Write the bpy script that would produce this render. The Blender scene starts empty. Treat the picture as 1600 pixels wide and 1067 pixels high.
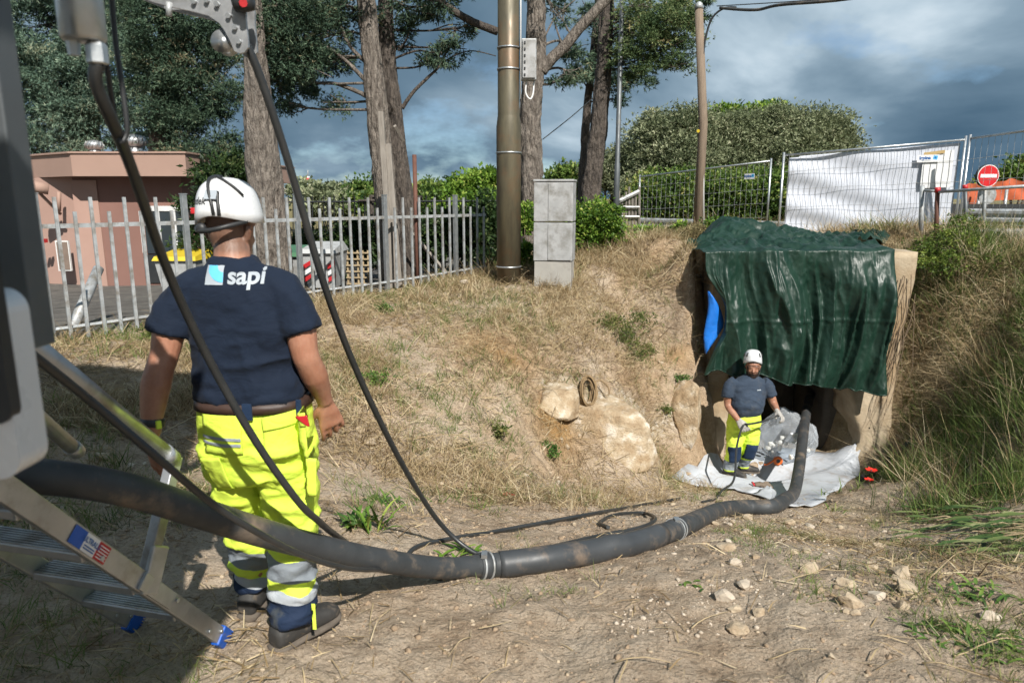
import bpy, bmesh, math, random
import numpy as np
from mathutils import Vector, Matrix
from mathutils.bvhtree import BVHTree

# ------------------------------------------------------------------ camera, sky, sun, exposure
SC = bpy.context.scene
COL = SC.collection
CAMZ = 1.72
TILT = math.radians(11.46)
FPX = 1100.0                       # focal length in pixels of a 1600 px wide frame
cam_d = bpy.data.cameras.new('camera')
cam = bpy.data.objects.new('camera', cam_d)
COL.objects.link(cam)
cam.location = (0, 0, CAMZ)
cam.rotation_euler = (math.pi / 2 - TILT, 0, 0)
cam_d.sensor_width = 36.0
cam_d.lens = 36.0 * FPX / 1600.0
cam_d.clip_start = 0.05
cam_d.clip_end = 3000
cam_d.dof.use_dof = True
cam_d.dof.focus_distance = 5.5
cam_d.dof.aperture_fstop = 4.0
SC.camera = cam

SUN_EL = math.radians(43.0)
SUN_AZ = Vector((0.38, -0.925, 0)).normalized()      # horizontal direction towards the sun
SUN_DIR = Vector((SUN_AZ.x * math.cos(SUN_EL), SUN_AZ.y * math.cos(SUN_EL), math.sin(SUN_EL)))
sun_d = bpy.data.lights.new('sun', 'SUN')
sun_d.energy = 5.0
sun_d.angle = math.radians(0.55)
sun_d.color = (1.0, 0.955, 0.885)
sun = bpy.data.objects.new('sun', sun_d)
COL.objects.link(sun)
sun.rotation_euler = SUN_DIR.to_track_quat('Z', 'Y').to_euler()
sun.location = SUN_DIR * 30

W = bpy.data.worlds.new('World')
SC.world = W
W.use_nodes = True
wt = W.node_tree
for n in list(wt.nodes):
    wt.nodes.remove(n)
def wn(t, **k):
    n = wt.nodes.new(t)
    for a, b in k.items():
        setattr(n, a, b)
    return n
def wl(a, b):
    wt.links.new(a, b)
w_out = wn('ShaderNodeOutputWorld')
w_sky = wn('ShaderNodeTexSky', sky_type='NISHITA', sun_disc=False)
w_sky.sun_elevation = SUN_EL
w_sky.sun_rotation = math.atan2(SUN_AZ.x, SUN_AZ.y)
w_sky.air_density = 1.1
w_sky.dust_density = 0.0
w_sky.ozone_density = 3.0
w_bg = wn('ShaderNodeBackground')
w_bg.inputs['Strength'].default_value = 0.075
w_tint = wn('ShaderNodeMix', data_type='RGBA', blend_type='MULTIPLY')
w_tint.inputs[0].default_value = 1.0
w_tint.inputs[7].default_value = (0.80, 0.95, 1.12, 1)
wl(w_sky.outputs[0], w_tint.inputs[6]); wl(w_tint.outputs[2], w_bg.inputs['Color'])
w_tc = wn('ShaderNodeTexCoord')
w_sep = wn('ShaderNodeSeparateXYZ')
wl(w_tc.outputs['Generated'], w_sep.inputs[0])
w_add = wn('ShaderNodeMath', operation='ADD')
wl(w_sep.outputs['Z'], w_add.inputs[0]); w_add.inputs[1].default_value = 0.42
w_mx = wn('ShaderNodeMath', operation='MAXIMUM'); w_mx.inputs[1].default_value = 0.05
wl(w_add.outputs[0], w_mx.inputs[0])
w_dx = wn('ShaderNodeMath', operation='DIVIDE'); wl(w_sep.outputs['X'], w_dx.inputs[0]); wl(w_mx.outputs[0], w_dx.inputs[1])
w_dy = wn('ShaderNodeMath', operation='DIVIDE'); wl(w_sep.outputs['Y'], w_dy.inputs[0]); wl(w_mx.outputs[0], w_dy.inputs[1])
w_cmb = wn('ShaderNodeCombineXYZ'); wl(w_dx.outputs[0], w_cmb.inputs[0]); wl(w_dy.outputs[0], w_cmb.inputs[1])
w_map = wn('ShaderNodeMapping'); wl(w_cmb.outputs[0], w_map.inputs[0])
w_map.inputs['Location'].default_value = (8.8, 3.3, 0.7)
w_n1 = wn('ShaderNodeTexNoise'); wl(w_map.outputs[0], w_n1.inputs['Vector'])
w_n1.inputs["Scale"].default_value = 1.15; w_n1.inputs['Detail'].default_value = 7; w_n1.inputs['Roughness'].default_value = 0.5
w_n1.inputs['Distortion'].default_value = 0.25
w_n2 = wn('ShaderNodeTexNoise'); wl(w_map.outputs[0], w_n2.inputs['Vector'])
w_n2.inputs["Scale"].default_value = 2.0; w_n2.inputs['Detail'].default_value = 9; w_n2.inputs['Roughness'].default_value = 0.55
# cloud body colour: slate grey undersides to bright tops
w_r1 = wn('ShaderNodeValToRGB'); wl(w_n1.outputs['Fac'], w_r1.inputs[0])
cr = w_r1.color_ramp
cr.elements[0].position = 0.345; cr.elements[0].color = (0.050, 0.098, 0.150, 1)
cr.elements[1].position = 0.645; cr.elements[1].color = (0.62, 0.69, 0.74, 1)
e = cr.elements.new(0.455); e.color = (0.106, 0.170, 0.232, 1)
e = cr.elements.new(0.53); e.color = (0.205, 0.285, 0.355, 1)
e = cr.elements.new(0.58); e.color = (0.37, 0.46, 0.53, 1)
w_e = wn('ShaderNodeEmission'); wl(w_r1.outputs[0], w_e.inputs['Color']); w_e.inputs['Strength'].default_value = 1.0
w_r2 = wn('ShaderNodeValToRGB'); wl(w_n2.outputs['Fac'], w_r2.inputs[0])
w_r2.color_ramp.elements[0].position = 0.27; w_r2.color_ramp.elements[0].color = (0, 0, 0, 1)
w_r2.color_ramp.elements[1].position = 0.42; w_r2.color_ramp.elements[1].color = (1, 1, 1, 1)
w_mix = wn('ShaderNodeMixShader')
wl(w_r2.outputs[0], w_mix.inputs[0]); wl(w_bg.outputs[0], w_mix.inputs[1]); wl(w_e.outputs[0], w_mix.inputs[2])
wl(w_mix.outputs[0], w_out.inputs['Surface'])

SC.view_settings.view_transform = 'Standard'
SC.view_settings.look = 'None'
SC.view_settings.exposure = 0.46
SC.view_settings.gamma = 1.0
SC.view_settings.use_curve_mapping = False
SC.render.engine = 'CYCLES'
SC.cycles.use_denoising = True
SC.cycles.max_bounces = 6
SC.cycles.diffuse_bounces = 3
SC.cycles.glossy_bounces = 3
SC.cycles.use_adaptive_sampling = True
SC.cycles.adaptive_threshold = 0.02
SC.cycles.transparent_max_bounces = 12
SC.cycles.caustics_reflective = False
SC.cycles.caustics_refractive = False

# ------------------------------------------------------------------ small maths
RNG = np.random.default_rng(7)
random.seed(7)
def R(a): return math.radians(a)
def V(*a): return Vector(a)
def smooth(a, b, x):
    t = np.clip((np.asarray(x, float) - a) / (b - a), 0, 1)
    return t * t * (3 - 2 * t)
def P(px, py, Y):
    """world point on the sight line of a photo pixel at distance Y ahead of the camera"""
    u = (px - 800) / FPX; v = (py - 533.5) / FPX
    c, s = math.cos(TILT), math.sin(TILT)
    d = Vector((u, c - v * s, -s - v * c))
    k = Y / d.y
    return Vector((d.x * k, Y, CAMZ + d.z * k))
def px_of(p):
    c, s = math.cos(TILT), math.sin(TILT)
    dz = p[2] - CAMZ
    zc = p[1] * c - dz * s
    return 800 + FPX * p[0] / zc, 533.5 + FPX * (-(dz * c + p[1] * s)) / zc
def _hash(ix, iy, iz, seed):
    h = (ix * 374761393 + iy * 668265263 + iz * 2147483647 + seed * 974634777) & 0xffffffff
    h = ((h ^ (h >> 13)) * 1274126177) & 0xffffffff
    h = ((h ^ (h >> 16)) * 2246822519) & 0xffffffff
    return ((h ^ (h >> 15)) & 0xffffff) / float(0xffffff)
def vnoise(p, seed=0):
    p = np.asarray(p, float)
    i = np.floor(p).astype(np.int64); f = p - i
    f = f * f * (3 - 2 * f)
    r = 0
    for dx in (0, 1):
        for dy in (0, 1):
            for dz in (0, 1):
                w = (f[:, 0] if dx else 1 - f[:, 0]) * (f[:, 1] if dy else 1 - f[:, 1]) * (f[:, 2] if dz else 1 - f[:, 2])
                r = r + w * _hash(i[:, 0] + dx, i[:, 1] + dy, i[:, 2] + dz, seed)
    return r * 2 - 1
def fbm(p, octaves=4, seed=0, gain=0.5):
    p = np.asarray(p, float); a = 1.0; r = 0; t = 0
    for k in range(octaves):
        r = r + a * vnoise(p * (2.03 ** k) + 11.3 * k, seed + k); t += a; a *= gain
    return r / t
def catmull(pts, k=8):
    pts = [np.array(p, float) for p in pts]
    out = []
    n = len(pts)
    for i in range(n - 1):
        p0 = pts[max(i - 1, 0)]; p1 = pts[i]; p2 = pts[i + 1]; p3 = pts[min(i + 2, n - 1)]
        for j in range(k):
            t = j / k
            out.append(0.5 * ((2 * p1) + (-p0 + p2) * t + (2 * p0 - 5 * p1 + 4 * p2 - p3) * t * t + (-p0 + 3 * p1 - 3 * p2 + p3) * t ** 3))
    out.append(pts[-1])
    return np.array(out)

# ------------------------------------------------------------------ mesh helpers
def np_mesh(name, verts, faces, smooth_=False):
    """faces: (N,k) int array"""
    verts = np.asarray(verts, np.float32); faces = np.asarray(faces, np.int32)
    me = bpy.data.meshes.new(name)
    n, k = faces.shape
    me.vertices.add(len(verts)); me.vertices.foreach_set('co', verts.ravel())
    me.loops.add(n * k); me.loops.foreach_set('vertex_index', faces.ravel())
    me.polygons.add(n)
    me.polygons.foreach_set('loop_start', np.arange(0, n * k, k, dtype=np.int32))
    if smooth_:
        me.polygons.foreach_set('use_smooth', np.ones(n, bool))
    me.update(calc_edges=True)
    return me
def vattr(me, name, vals):
    a = me.attributes.new(name, 'FLOAT', 'POINT')
    a.data.foreach_set('value', np.asarray(vals, np.float32))
def wloc(o):
    p = Vector(o.location)
    while o.parent is not None:
        o = o.parent; p = p + Vector(o.location)
    return p
def link(name, me, mat, parent=None):
    """me in world coordinates; moved into the frame of its parent"""
    o = bpy.data.objects.new(name, me)
    COL.objects.link(o)
    if mat is not None and len(me.materials) == 0:
        for m in (mat if isinstance(mat, (list, tuple)) else [mat]):
            me.materials.append(m)
    if parent is not None:
        me.transform(Matrix.Translation(-wloc(parent)))
        o.parent = parent
    return o
def recenter(o, p):
    """put the origin of a parentless mesh object at p without moving it"""
    o.data.transform(Matrix.Translation(-Vector(p))); o.location = p
    return o
def tag(o, label=None, cat=None, group=None, kind=None):
    if label: o['label'] = label
    if cat: o['category'] = cat
    if group: o['group'] = group
    if kind: o['kind'] = kind
    return o
def thing(name, label, cat, loc=(0, 0, 0), group=None):
    o = bpy.data.objects.new(name, None); COL.objects.link(o)
    o.empty_display_size = 0.1
    o.location = loc
    return tag(o, label, cat, group)
def copy_tree(o, parent=None, delta=None):
    c = o.copy(); COL.objects.link(c); c.parent = parent
    if delta is not None: c.location = Vector(o.location) + Vector(delta)
    for ch in list(o.children): copy_tree(ch, c)
    return c
class MB:
    def __init__(s): s.v = []; s.f = []; s.sm = []; s.mi = []
    def add(s, vs, fs, sm=False, mi=0):
        b = len(s.v)
        s.v += [tuple(float(c) for c in p) for p in vs]
        for f in fs:
            s.f.append(tuple(int(i) + b for i in f)); s.sm.append(sm); s.mi.append(mi)
        return s
    def box(s, c, size, rot=None, bev=0.0, mi=0):
        c = Vector(c); hx, hy, hz = (a / 2 for a in size)
        M = rot if rot is not None else Matrix.Identity(3)
        if bev <= 0:
            q = [(-hx, -hy, -hz), (hx, -hy, -hz), (hx, hy, -hz), (-hx, hy, -hz), (-hx, -hy, hz), (hx, -hy, hz), (hx, hy, hz), (-hx, hy, hz)]
            f = [(0, 3, 2, 1), (4, 5, 6, 7), (0, 1, 5, 4), (1, 2, 6, 5), (2, 3, 7, 6), (3, 0, 4, 7)]
            return s.add([c + M @ Vector(p) for p in q], f, mi=mi)
        bm = bmesh.new(); bmesh.ops.create_cube(bm, size=1)
        for v in bm.verts: v.co = Vector((v.co.x * 2 * hx, v.co.y * 2 * hy, v.co.z * 2 * hz))
        bmesh.ops.bevel(bm, geom=list(bm.edges), offset=bev, segments=2, affect='EDGES', profile=0.5)
        bm.verts.index_update()
        s.add([c + M @ v.co for v in bm.verts], [[v.index for v in f.verts] for f in bm.faces], mi=mi)
        bm.free()
        return s
    def tube(s, pts, rad, n=8, caps=True, sm=True, mi=0, flat=None):
        pts = [Vector(p) for p in pts]
        m = len(pts)
        rad = [rad] * m if not hasattr(rad, '__len__') else list(rad)
        T = []
        for i in range(m):
            t = pts[min(i + 1, m - 1)] - pts[max(i - 1, 0)]
            T.append(t.normalized() if t.length > 1e-9 else Vector((0, 0, 1)))
        a = Vector((0, 0, 1)) if abs(T[0].z) < 0.9 else Vector((1, 0, 0))
        u = T[0].cross(a).normalized()
        vs = []; fs = []
        for i in range(m):
            u = (u - T[i] * u.dot(T[i])).normalized()
            w = T[i].cross(u)
            for k in range(n):
                an = 2 * math.pi * k / n
                vs.append(pts[i] + (u * math.cos(an) + w * math.sin(an)) * rad[i])
        for i in range(m - 1):
            for k in range(n):
                k2 = (k + 1) % n
                fs.append((i * n + k, i * n + k2, (i + 1) * n + k2, (i + 1) * n + k))
        s.add(vs, fs, sm, mi)
        if caps:
            b = len(s.v) - len(vs)
            s.f.append(tuple(b + k for k in range(n))[::-1]); s.sm.append(False); s.mi.append(mi)
            s.f.append(tuple(b + (m - 1) * n + k for k in range(n))); s.sm.append(False); s.mi.append(mi)
        return s
    def cyl(s, a, b, r, n=12, r2=None, sm=True, mi=0):
        return s.tube([a, b], [r, r if r2 is None else r2], n, True, sm, mi)
    def lathe(s, prof, c, axis=(0, 0, 1), n=20, sm=True, mi=0):
        """prof: (radius, height) pairs along axis"""
        ax = Vector(axis).normalized()
        a = Vector((0, 0, 1)) if abs(ax.z) < 0.9 else Vector((1, 0, 0))
        u = ax.cross(a).normalized(); w = ax.cross(u); c = Vector(c)
        vs = []; fs = []
        for r, h in prof:
            for k in range(n):
                an = 2 * math.pi * k / n
                vs.append(c + ax * h + (u * math.cos(an) + w * math.sin(an)) * r)
        m = len(prof)
        for i in range(m - 1):
            for k in range(n):
                k2 = (k + 1) % n
                fs.append((i * n + k, i * n + k2, (i + 1) * n + k2, (i + 1) * n + k))
        fs.append(tuple(range(n))[::-1]); fs.append(tuple((m - 1) * n + k for k in range(n)))
        return s.add(vs, fs, sm, mi)
    def loft(s, rings, n=24, sm=True, mi=0):
        """rings: (center, U, V, ru, rv[, power])"""
        vs = []; fs = []
        for r in rings:
            c, U, W_, ru, rv = r[:5]; pw = r[5] if len(r) > 5 else 2.0
            c = Vector(c); U = Vector(U); W_ = Vector(W_)
            for k in range(n):
                an = 2 * math.pi * k / n
                ca, sa = math.cos(an), math.sin(an)
                ca = math.copysign(abs(ca) ** (2 / pw), ca); sa = math.copysign(abs(sa) ** (2 / pw), sa)
                vs.append(c + U * (ca * ru) + W_ * (sa * rv))
        m = len(rings)
        for i in range(m - 1):
            for k in range(n):
                k2 = (k + 1) % n
                fs.append((i * n + k, i * n + k2, (i + 1) * n + k2, (i + 1) * n + k))
        fs.append(tuple(range(n))[::-1]); fs.append(tuple((m - 1) * n + k for k in range(n)))
        return s.add(vs, fs, sm, mi)
    def sphere(s, c, r, n=10, m=6, mi=0):
        c = Vector(c); rr = r if hasattr(r, '__len__') else (r, r, r)
        vs = [c + Vector((0, 0, -rr[2]))]
        for i in range(1, m):
            th = math.pi * i / m
            for k in range(n):
                an = 2 * math.pi * k / n
                vs.append(c + Vector((rr[0] * math.sin(th) * math.cos(an), rr[1] * math.sin(th) * math.sin(an), -rr[2] * math.cos(th))))
        vs.append(c + Vector((0, 0, rr[2])))
        fs = [(0, 1 + (k + 1) % n, 1 + k) for k in range(n)]
        for i in range(m - 2):
            for k in range(n):
                a = 1 + i * n + k; b = 1 + i * n + (k + 1) % n
                fs.append((a, b, b + n, a + n))
        L = len(vs) - 1
        fs += [(1 + (m - 2) * n + k, 1 + (m - 2) * n + (k + 1) % n, L) for k in range(n)]
        return s.add(vs, fs, True, mi)
    def prism(s, poly, d, mi=0):
        """extrude a planar polygon (3-D points) by vector d"""
        d = Vector(d); poly = [Vector(p) for p in poly]; n = len(poly)
        vs = poly + [p + d for p in poly]
        fs = [tuple(range(n))[::-1], tuple(range(n, 2 * n))]
        for k in range(n):
            k2 = (k + 1) % n; fs.append((k, k2, n + k2, n + k))
        return s.add(vs, fs, mi=mi)
    def mesh(s, name='m'):
        me = bpy.data.meshes.new(name)
        me.from_pydata(s.v, [], s.f)
        me.polygons.foreach_set('use_smooth', s.sm)
        me.polygons.foreach_set('material_index', s.mi)
        me.update()
        return me
    def build(s, name, mat, parent=None):
        me = s.mesh(name)
        bm = bmesh.new(); bm.from_mesh(me)
        bmesh.ops.recalc_face_normals(bm, faces=list(bm.faces))
        bm.to_mesh(me); bm.free()
        return link(name, me, mat, parent)
def rot_to(d, up=(0, 0, 1)):
    """matrix whose local Y runs along d and local Z near up"""
    y = Vector(d).normalized(); x = y.cross(Vector(up)).normalized(); z = x.cross(y)
    return Matrix((x, y, z)).transposed()
def remesh(mbs, voxel, iters=4, factor=0.5):
    m = MB()
    for b in mbs: m.add(b.v, b.f, True)
    me = m.mesh('tmp')
    o = bpy.data.objects.new('tmp', me); COL.objects.link(o)
    r = o.modifiers.new('r', 'REMESH'); r.mode = 'VOXEL'; r.voxel_size = voxel; r.use_smooth_shade = True
    if iters:
        q = o.modifiers.new('s', 'SMOOTH'); q.factor = factor; q.iterations = iters
    dg = bpy.context.evaluated_depsgraph_get(); dg.update()
    out = bpy.data.meshes.new_from_object(o.evaluated_get(dg))
    bpy.data.objects.remove(o); bpy.data.meshes.remove(me)
    out.polygons.foreach_set('use_smooth', np.ones(len(out.polygons), bool))
    return out
def get_co(me):
    a = np.empty(len(me.vertices) * 3, np.float32); me.vertices.foreach_get('co', a); return a.reshape(-1, 3).astype(float)
def get_no(me):
    a = np.empty(len(me.vertices) * 3, np.float32); me.vertices.foreach_get('normal', a); return a.reshape(-1, 3).astype(float)
def set_co(me, co):
    me.vertices.foreach_set('co', np.asarray(co, np.float32).ravel()); me.update()
def bvh_of(me):
    return BVHTree.FromPolygons([v.co.copy() for v in me.vertices], [tuple(p.vertices) for p in me.polygons])
def text_geo(s, size, bold=0.0, extrude=0.0):
    c = bpy.data.curves.new('txt', 'FONT'); c.body = s; c.size = size; c.offset = bold; c.extrude = extrude
    c.align_x = 'CENTER'; c.align_y = 'CENTER'; c.resolution_u = 4
    o = bpy.data.objects.new('txt', c); COL.objects.link(o)
    dg = bpy.context.evaluated_depsgraph_get(); dg.update()
    me = bpy.data.meshes.new_from_object(o.evaluated_get(dg))
    vs = [v.co.copy() for v in me.vertices]; fs = [tuple(p.vertices) for p in me.polygons]
    bpy.data.objects.remove(o); bpy.data.curves.remove(c); bpy.data.meshes.remove(me)
    return vs, fs
def flat_text(s, size, org, U, Vv, off=0.0, bold=0.0):
    vs, fs = text_geo(s, size, bold)
    org = Vector(org); U = Vector(U); Vv = Vector(Vv); N = U.cross(Vv).normalized()
    return MB().add([org + U * v.x + Vv * v.y + N * off for v in vs], fs)
def drape(vs2, fs, org, U, Vv, bvh, off, sm=True, shoot=0.4):
    """lay flat 2-D geometry on a surface: rays run along -(U x V) from in front"""
    org = Vector(org); U = Vector(U).normalized(); Vv = Vector(Vv).normalized(); N = U.cross(Vv).normalized()
    out = []
    for v in vs2:
        p = org + U * v[0] + Vv * v[1]
        h = bvh.ray_cast(p + N * shoot, -N, shoot * 2)
        out.append((h[0] + N * off) if h[0] is not None else p + N * off)
    return MB().add(out, fs, sm)
def grid2(w, h, nu, nv, shape=None):
    vs = []; fs = []
    for j in range(nv + 1):
        for i in range(nu + 1):
            a = -w / 2 + w * i / nu; b = -h / 2 + h * j / nv
            if shape: a, b = shape(a, b)
            vs.append((a, b))
    for j in range(nv):
        for i in range(nu):
            k = j * (nu + 1) + i; fs.append((k, k + 1, k + nu + 2, k + nu + 1))
    return vs, fs

# ------------------------------------------------------------------ materials
def new_mat(name):
    m = bpy.data.materials.new(name); m.use_nodes = True
    nt = m.node_tree
    b = nt.nodes['Principled BSDF']
    return m, nt, b
def nd(nt, t, **k):
    n = nt.nodes.new(t)
    for a, v in k.items(): setattr(n, a, v)
    return n
def c4(c): return (c[0], c[1], c[2], 1)
def ramp(nt, fac, stops):
    r = nd(nt, 'ShaderNodeValToRGB')
    el = r.color_ramp.elements
    while len(el) < len(stops): el.new(0.5)
    for e_, (p, c) in zip(el, stops):
        e_.position = p; e_.color = c4(c) if hasattr(c, '__len__') else (c, c, c, 1)
    nt.links.new(fac, r.inputs[0])
    return r.outputs[0]
def noise_(nt, vec, scale, detail=4, rough=0.55, dist=0.0):
    n = nd(nt, 'ShaderNodeTexNoise')
    n.inputs['Scale'].default_value = scale; n.inputs['Detail'].default_value = detail
    n.inputs['Roughness'].default_value = rough; n.inputs['Distortion'].default_value = dist
    nt.links.new(vec, n.inputs['Vector'])
    return n.outputs['Fac']
def mixc(nt, fac, a, b, mode='MIX'):
    n = nd(nt, 'ShaderNodeMix', data_type='RGBA', blend_type=mode)
    for sock, val in ((n.inputs[0], fac), (n.inputs[6], a), (n.inputs[7], b)):
        if hasattr(val, 'is_linked'): nt.links.new(val, sock)
        elif hasattr(val, '__len__'): sock.default_value = c4(val)
        else: sock.default_value = val
    return n.outputs[2]
def mth(nt, op, a, b=None):
    n = nd(nt, 'ShaderNodeMath', operation=op)
    for sock, val in ((n.inputs[0], a), (n.inputs[1], b)):
        if val is None: continue
        if hasattr(val, 'is_linked'): nt.links.new(val, sock)
        else: sock.default_value = val
    return n.outputs[0]
def pos(nt, scale=None):
    g = nd(nt, 'ShaderNodeNewGeometry').outputs['Position']
    if scale is None: return g
    m = nd(nt, 'ShaderNodeMapping'); m.inputs['Scale'].default_value = scale
    nt.links.new(g, m.inputs[0]); return m.outputs[0]
def bump_(nt, b, h, strength, dist=0.01, prev=None):
    n = nd(nt, 'ShaderNodeBump'); n.inputs['Strength'].default_value = strength; n.inputs['Distance'].default_value = dist
    nt.links.new(h, n.inputs['Height'])
    if prev is not None: nt.links.new(prev, n.inputs['Normal'])
    nt.links.new(n.outputs[0], b.inputs['Normal'])
    return n.outputs[0]
def attr(nt, name):
    return nd(nt, 'ShaderNodeAttribute', attribute_name=name).outputs['Fac']
def mat(name, col, col2=None, rough=0.6, scale=6.0, metal=0.0, bump=0.0, bscale=40.0, bdist=0.01, spec=0.5,
        dirt=None, dirt_amt=0.5, dscale=3.0, stretch=None, coat=0.0, sheen=0.0):
    m, nt, b = new_mat(name)
    p = pos(nt, stretch)
    c2 = col2 if col2 is not None else tuple(x * 0.72 for x in col)
    f = ramp(nt, noise_(nt, p, scale, 6, 0.6), [(0.30, 0.0), (0.70, 1.0)])
    c = mixc(nt, f, col, c2)
    if dirt is not None:
        g = ramp(nt, noise_(nt, pos(nt), dscale, 8, 0.65), [(0.62 - 0.35 * dirt_amt, 0.0), (0.82 - 0.3 * dirt_amt, 1.0)])
        c = mixc(nt, g, c, dirt)
    nt.links.new(c, b.inputs['Base Color'])
    b.inputs['Metallic'].default_value = metal
    b.inputs['Specular IOR Level'].default_value = spec
    if coat: b.inputs['Coat Weight'].default_value = coat
    if sheen: b.inputs['Sheen Weight'].default_value = sheen
    rr = ramp(nt, noise_(nt, p, scale * 2.3, 5), [(0.3, max(rough - 0.1, 0.02)), (0.7, min(rough + 0.1, 1))])
    nt.links.new(rr, b.inputs['Roughness'])
    if bump: bump_(nt, b, noise_(nt, pos(nt, stretch), bscale, 6, 0.6), bump, bdist)
    return m
def leaf_mat(name, stops, rough=0.55, trans=0.25):
    """stops: colour ramp over the per-leaf attribute 'var'"""
    m, nt, b = new_mat(name)
    c = ramp(nt, attr(nt, 'var'), stops)
    nt.links.new(c, b.inputs['Base Color'])
    b.inputs['Roughness'].default_value = rough
    b.inputs['Specular IOR Level'].default_value = 0.3
    t = nd(nt, 'ShaderNodeBsdfTranslucent'); nt.links.new(c, t.inputs['Color'])
    mx = nd(nt, 'ShaderNodeMixShader'); mx.inputs[0].default_value = trans
    nt.links.new(b.outputs[0], mx.inputs[1]); nt.links.new(t.outputs[0], mx.inputs[2])
    nt.links.new(mx.outputs[0], nt.nodes['Material Output'].inputs['Surface'])
    return m
M = {}
M['galv'] = mat('galvanised_steel', (0.50, 0.52, 0.53), (0.33, 0.35, 0.36), rough=0.5, scale=14, metal=0.3, dirt=(0.22, 0.20, 0.17), dirt_amt=0.5, dscale=9)
M['galv_bright'] = mat('bright_steel', (0.56, 0.58, 0.59), (0.40, 0.42, 0.43), rough=0.38, scale=14, metal=0.8)
M['alu'] = mat('aluminium', (0.50, 0.51, 0.52), (0.38, 0.39, 0.40), rough=0.42, scale=10, metal=0.75, dirt=(0.22, 0.19, 0.15), dirt_amt=0.3, dscale=5)
M['rust'] = mat('rusty_steel', (0.14, 0.060, 0.038), (0.095, 0.040, 0.028), rough=0.8, scale=12)
M['pole'] = mat('weathered_pole_steel', (0.150, 0.130, 0.082), (0.075, 0.066, 0.045), rough=0.5, scale=2.6, metal=0.3, dirt=(0.17, 0.095, 0.05), dirt_amt=0.4, dscale=1.9, stretch=(3, 3, 0.7))
M['concrete'] = mat('concrete', (0.40, 0.385, 0.35), (0.29, 0.275, 0.25), rough=0.9, scale=3, bump=0.5, bscale=60, bdist=0.004, dirt=(0.20, 0.185, 0.16), dirt_amt=0.25, dscale=4)
M['cab'] = mat('cabinet_grey', (0.40, 0.40, 0.40), (0.30, 0.305, 0.305), rough=0.75, scale=5, dirt=(0.21, 0.205, 0.19), dirt_amt=0.5, dscale=7, bump=.3, bscale=50, bdist=.004)
M['portal'] = mat('stained_concrete', (0.46, 0.385, 0.28), (0.29, 0.215, 0.13), rough=0.92, scale=1.6, bump=0.8, bscale=26, bdist=0.012, dirt=(0.26, 0.17, 0.085), dirt_amt=0.45, dscale=1.3)
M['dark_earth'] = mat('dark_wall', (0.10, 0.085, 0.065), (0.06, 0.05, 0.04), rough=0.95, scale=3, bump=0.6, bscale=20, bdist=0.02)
M['rubber'] = mat('black_hose_rubber', (0.048, 0.052, 0.055), (0.028, 0.031, 0.033), rough=0.6, scale=7, dirt=(0.18, 0.138, 0.10), dirt_amt=0.30, dscale=7.5, bump=0.25, bscale=50, bdist=0.003)
M['cable'] = mat('black_cable', (0.020, 0.023, 0.025), (0.035, 0.036, 0.036), rough=0.42, scale=9)
M['tunnel_hose'] = mat('dusty_hose', (0.07, 0.07, 0.068), (0.04, 0.04, 0.04), rough=0.7, scale=8, dirt=(0.20, 0.16, 0.12), dirt_amt=0.3, dscale=6)
M['wood'] = mat('weathered_wood', (0.30, 0.27, 0.235), (0.17, 0.150, 0.128), rough=0.9, scale=9, stretch=(5, 5, 0.5), bump=0.5, bscale=30, bdist=0.006)
M['pole_wood'] = mat('pole_wood', (0.25, 0.19, 0.138), (0.145, 0.108, 0.078), rough=0.85, scale=10, stretch=(5, 5, 0.4), bump=0.4, bscale=30, bdist=0.005)
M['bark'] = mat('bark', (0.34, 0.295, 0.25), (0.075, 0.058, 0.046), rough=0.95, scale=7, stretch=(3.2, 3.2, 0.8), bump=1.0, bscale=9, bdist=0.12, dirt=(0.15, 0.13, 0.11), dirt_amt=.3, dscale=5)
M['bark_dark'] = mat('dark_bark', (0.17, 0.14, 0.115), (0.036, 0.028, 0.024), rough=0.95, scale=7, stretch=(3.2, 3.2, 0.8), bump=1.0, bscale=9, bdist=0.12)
M['pvc'] = mat('white_plastic', (0.70, 0.70, 0.69), (0.60, 0.60, 0.59), rough=0.5, scale=8)
M['white_paint'] = mat('white_paint', (0.72, 0.73, 0.74), (0.64, 0.65, 0.66), rough=0.3, scale=3, coat=0.3)
M['truck_grey'] = mat('truck_grey_metal', (0.115, 0.128, 0.135), (0.085, 0.094, 0.10), rough=0.5, scale=4, metal=0.3, dirt=(0.16, 0.15, 0.13), dirt_amt=0.12, dscale=5)
M['black'] = mat('black_plastic', (0.018, 0.020, 0.022), (0.03, 0.031, 0.032), rough=0.5, scale=10)
M['pane_pale'] = mat('pale_glass', (0.20, 0.25, 0.28), (0.12, 0.16, 0.19), rough=0.15, scale=5, spec=0.8)
M['glass_dark'] = mat('dark_glass', (0.02, 0.03, 0.035), (0.03, 0.04, 0.05), rough=0.12, scale=2, spec=0.8)
M['blue'] = mat('blue_plastic', (0.010, 0.10, 0.48), (0.008, 0.075, 0.36), rough=0.5, scale=10, dirt=(0.2, 0.2, 0.2), dirt_amt=0.1, dscale=12)
M['sky_blue'] = mat('sky_blue_print', (0.11, 0.48, 0.82), rough=0.6, col2=(0.11, 0.46, 0.80))
M['print_grey'] = mat('grey_print', (0.36, 0.40, 0.44), (0.32, 0.36, 0.40), rough=0.6)
M['print_red'] = mat('red_print', (0.52, 0.022, 0.028), (0.45, 0.02, 0.025), rough=0.5)
M['print_white'] = mat('white_print', (0.80, 0.80, 0.80), (0.74, 0.74, 0.74), rough=0.5)
M['print_blue'] = mat('blue_print', (0.012, 0.11, 0.36), (0.012, 0.11, 0.34), rough=0.5)
M['print_black'] = mat('black_print', (0.02, 0.02, 0.022), (0.03, 0.03, 0.03), rough=0.5)
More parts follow.
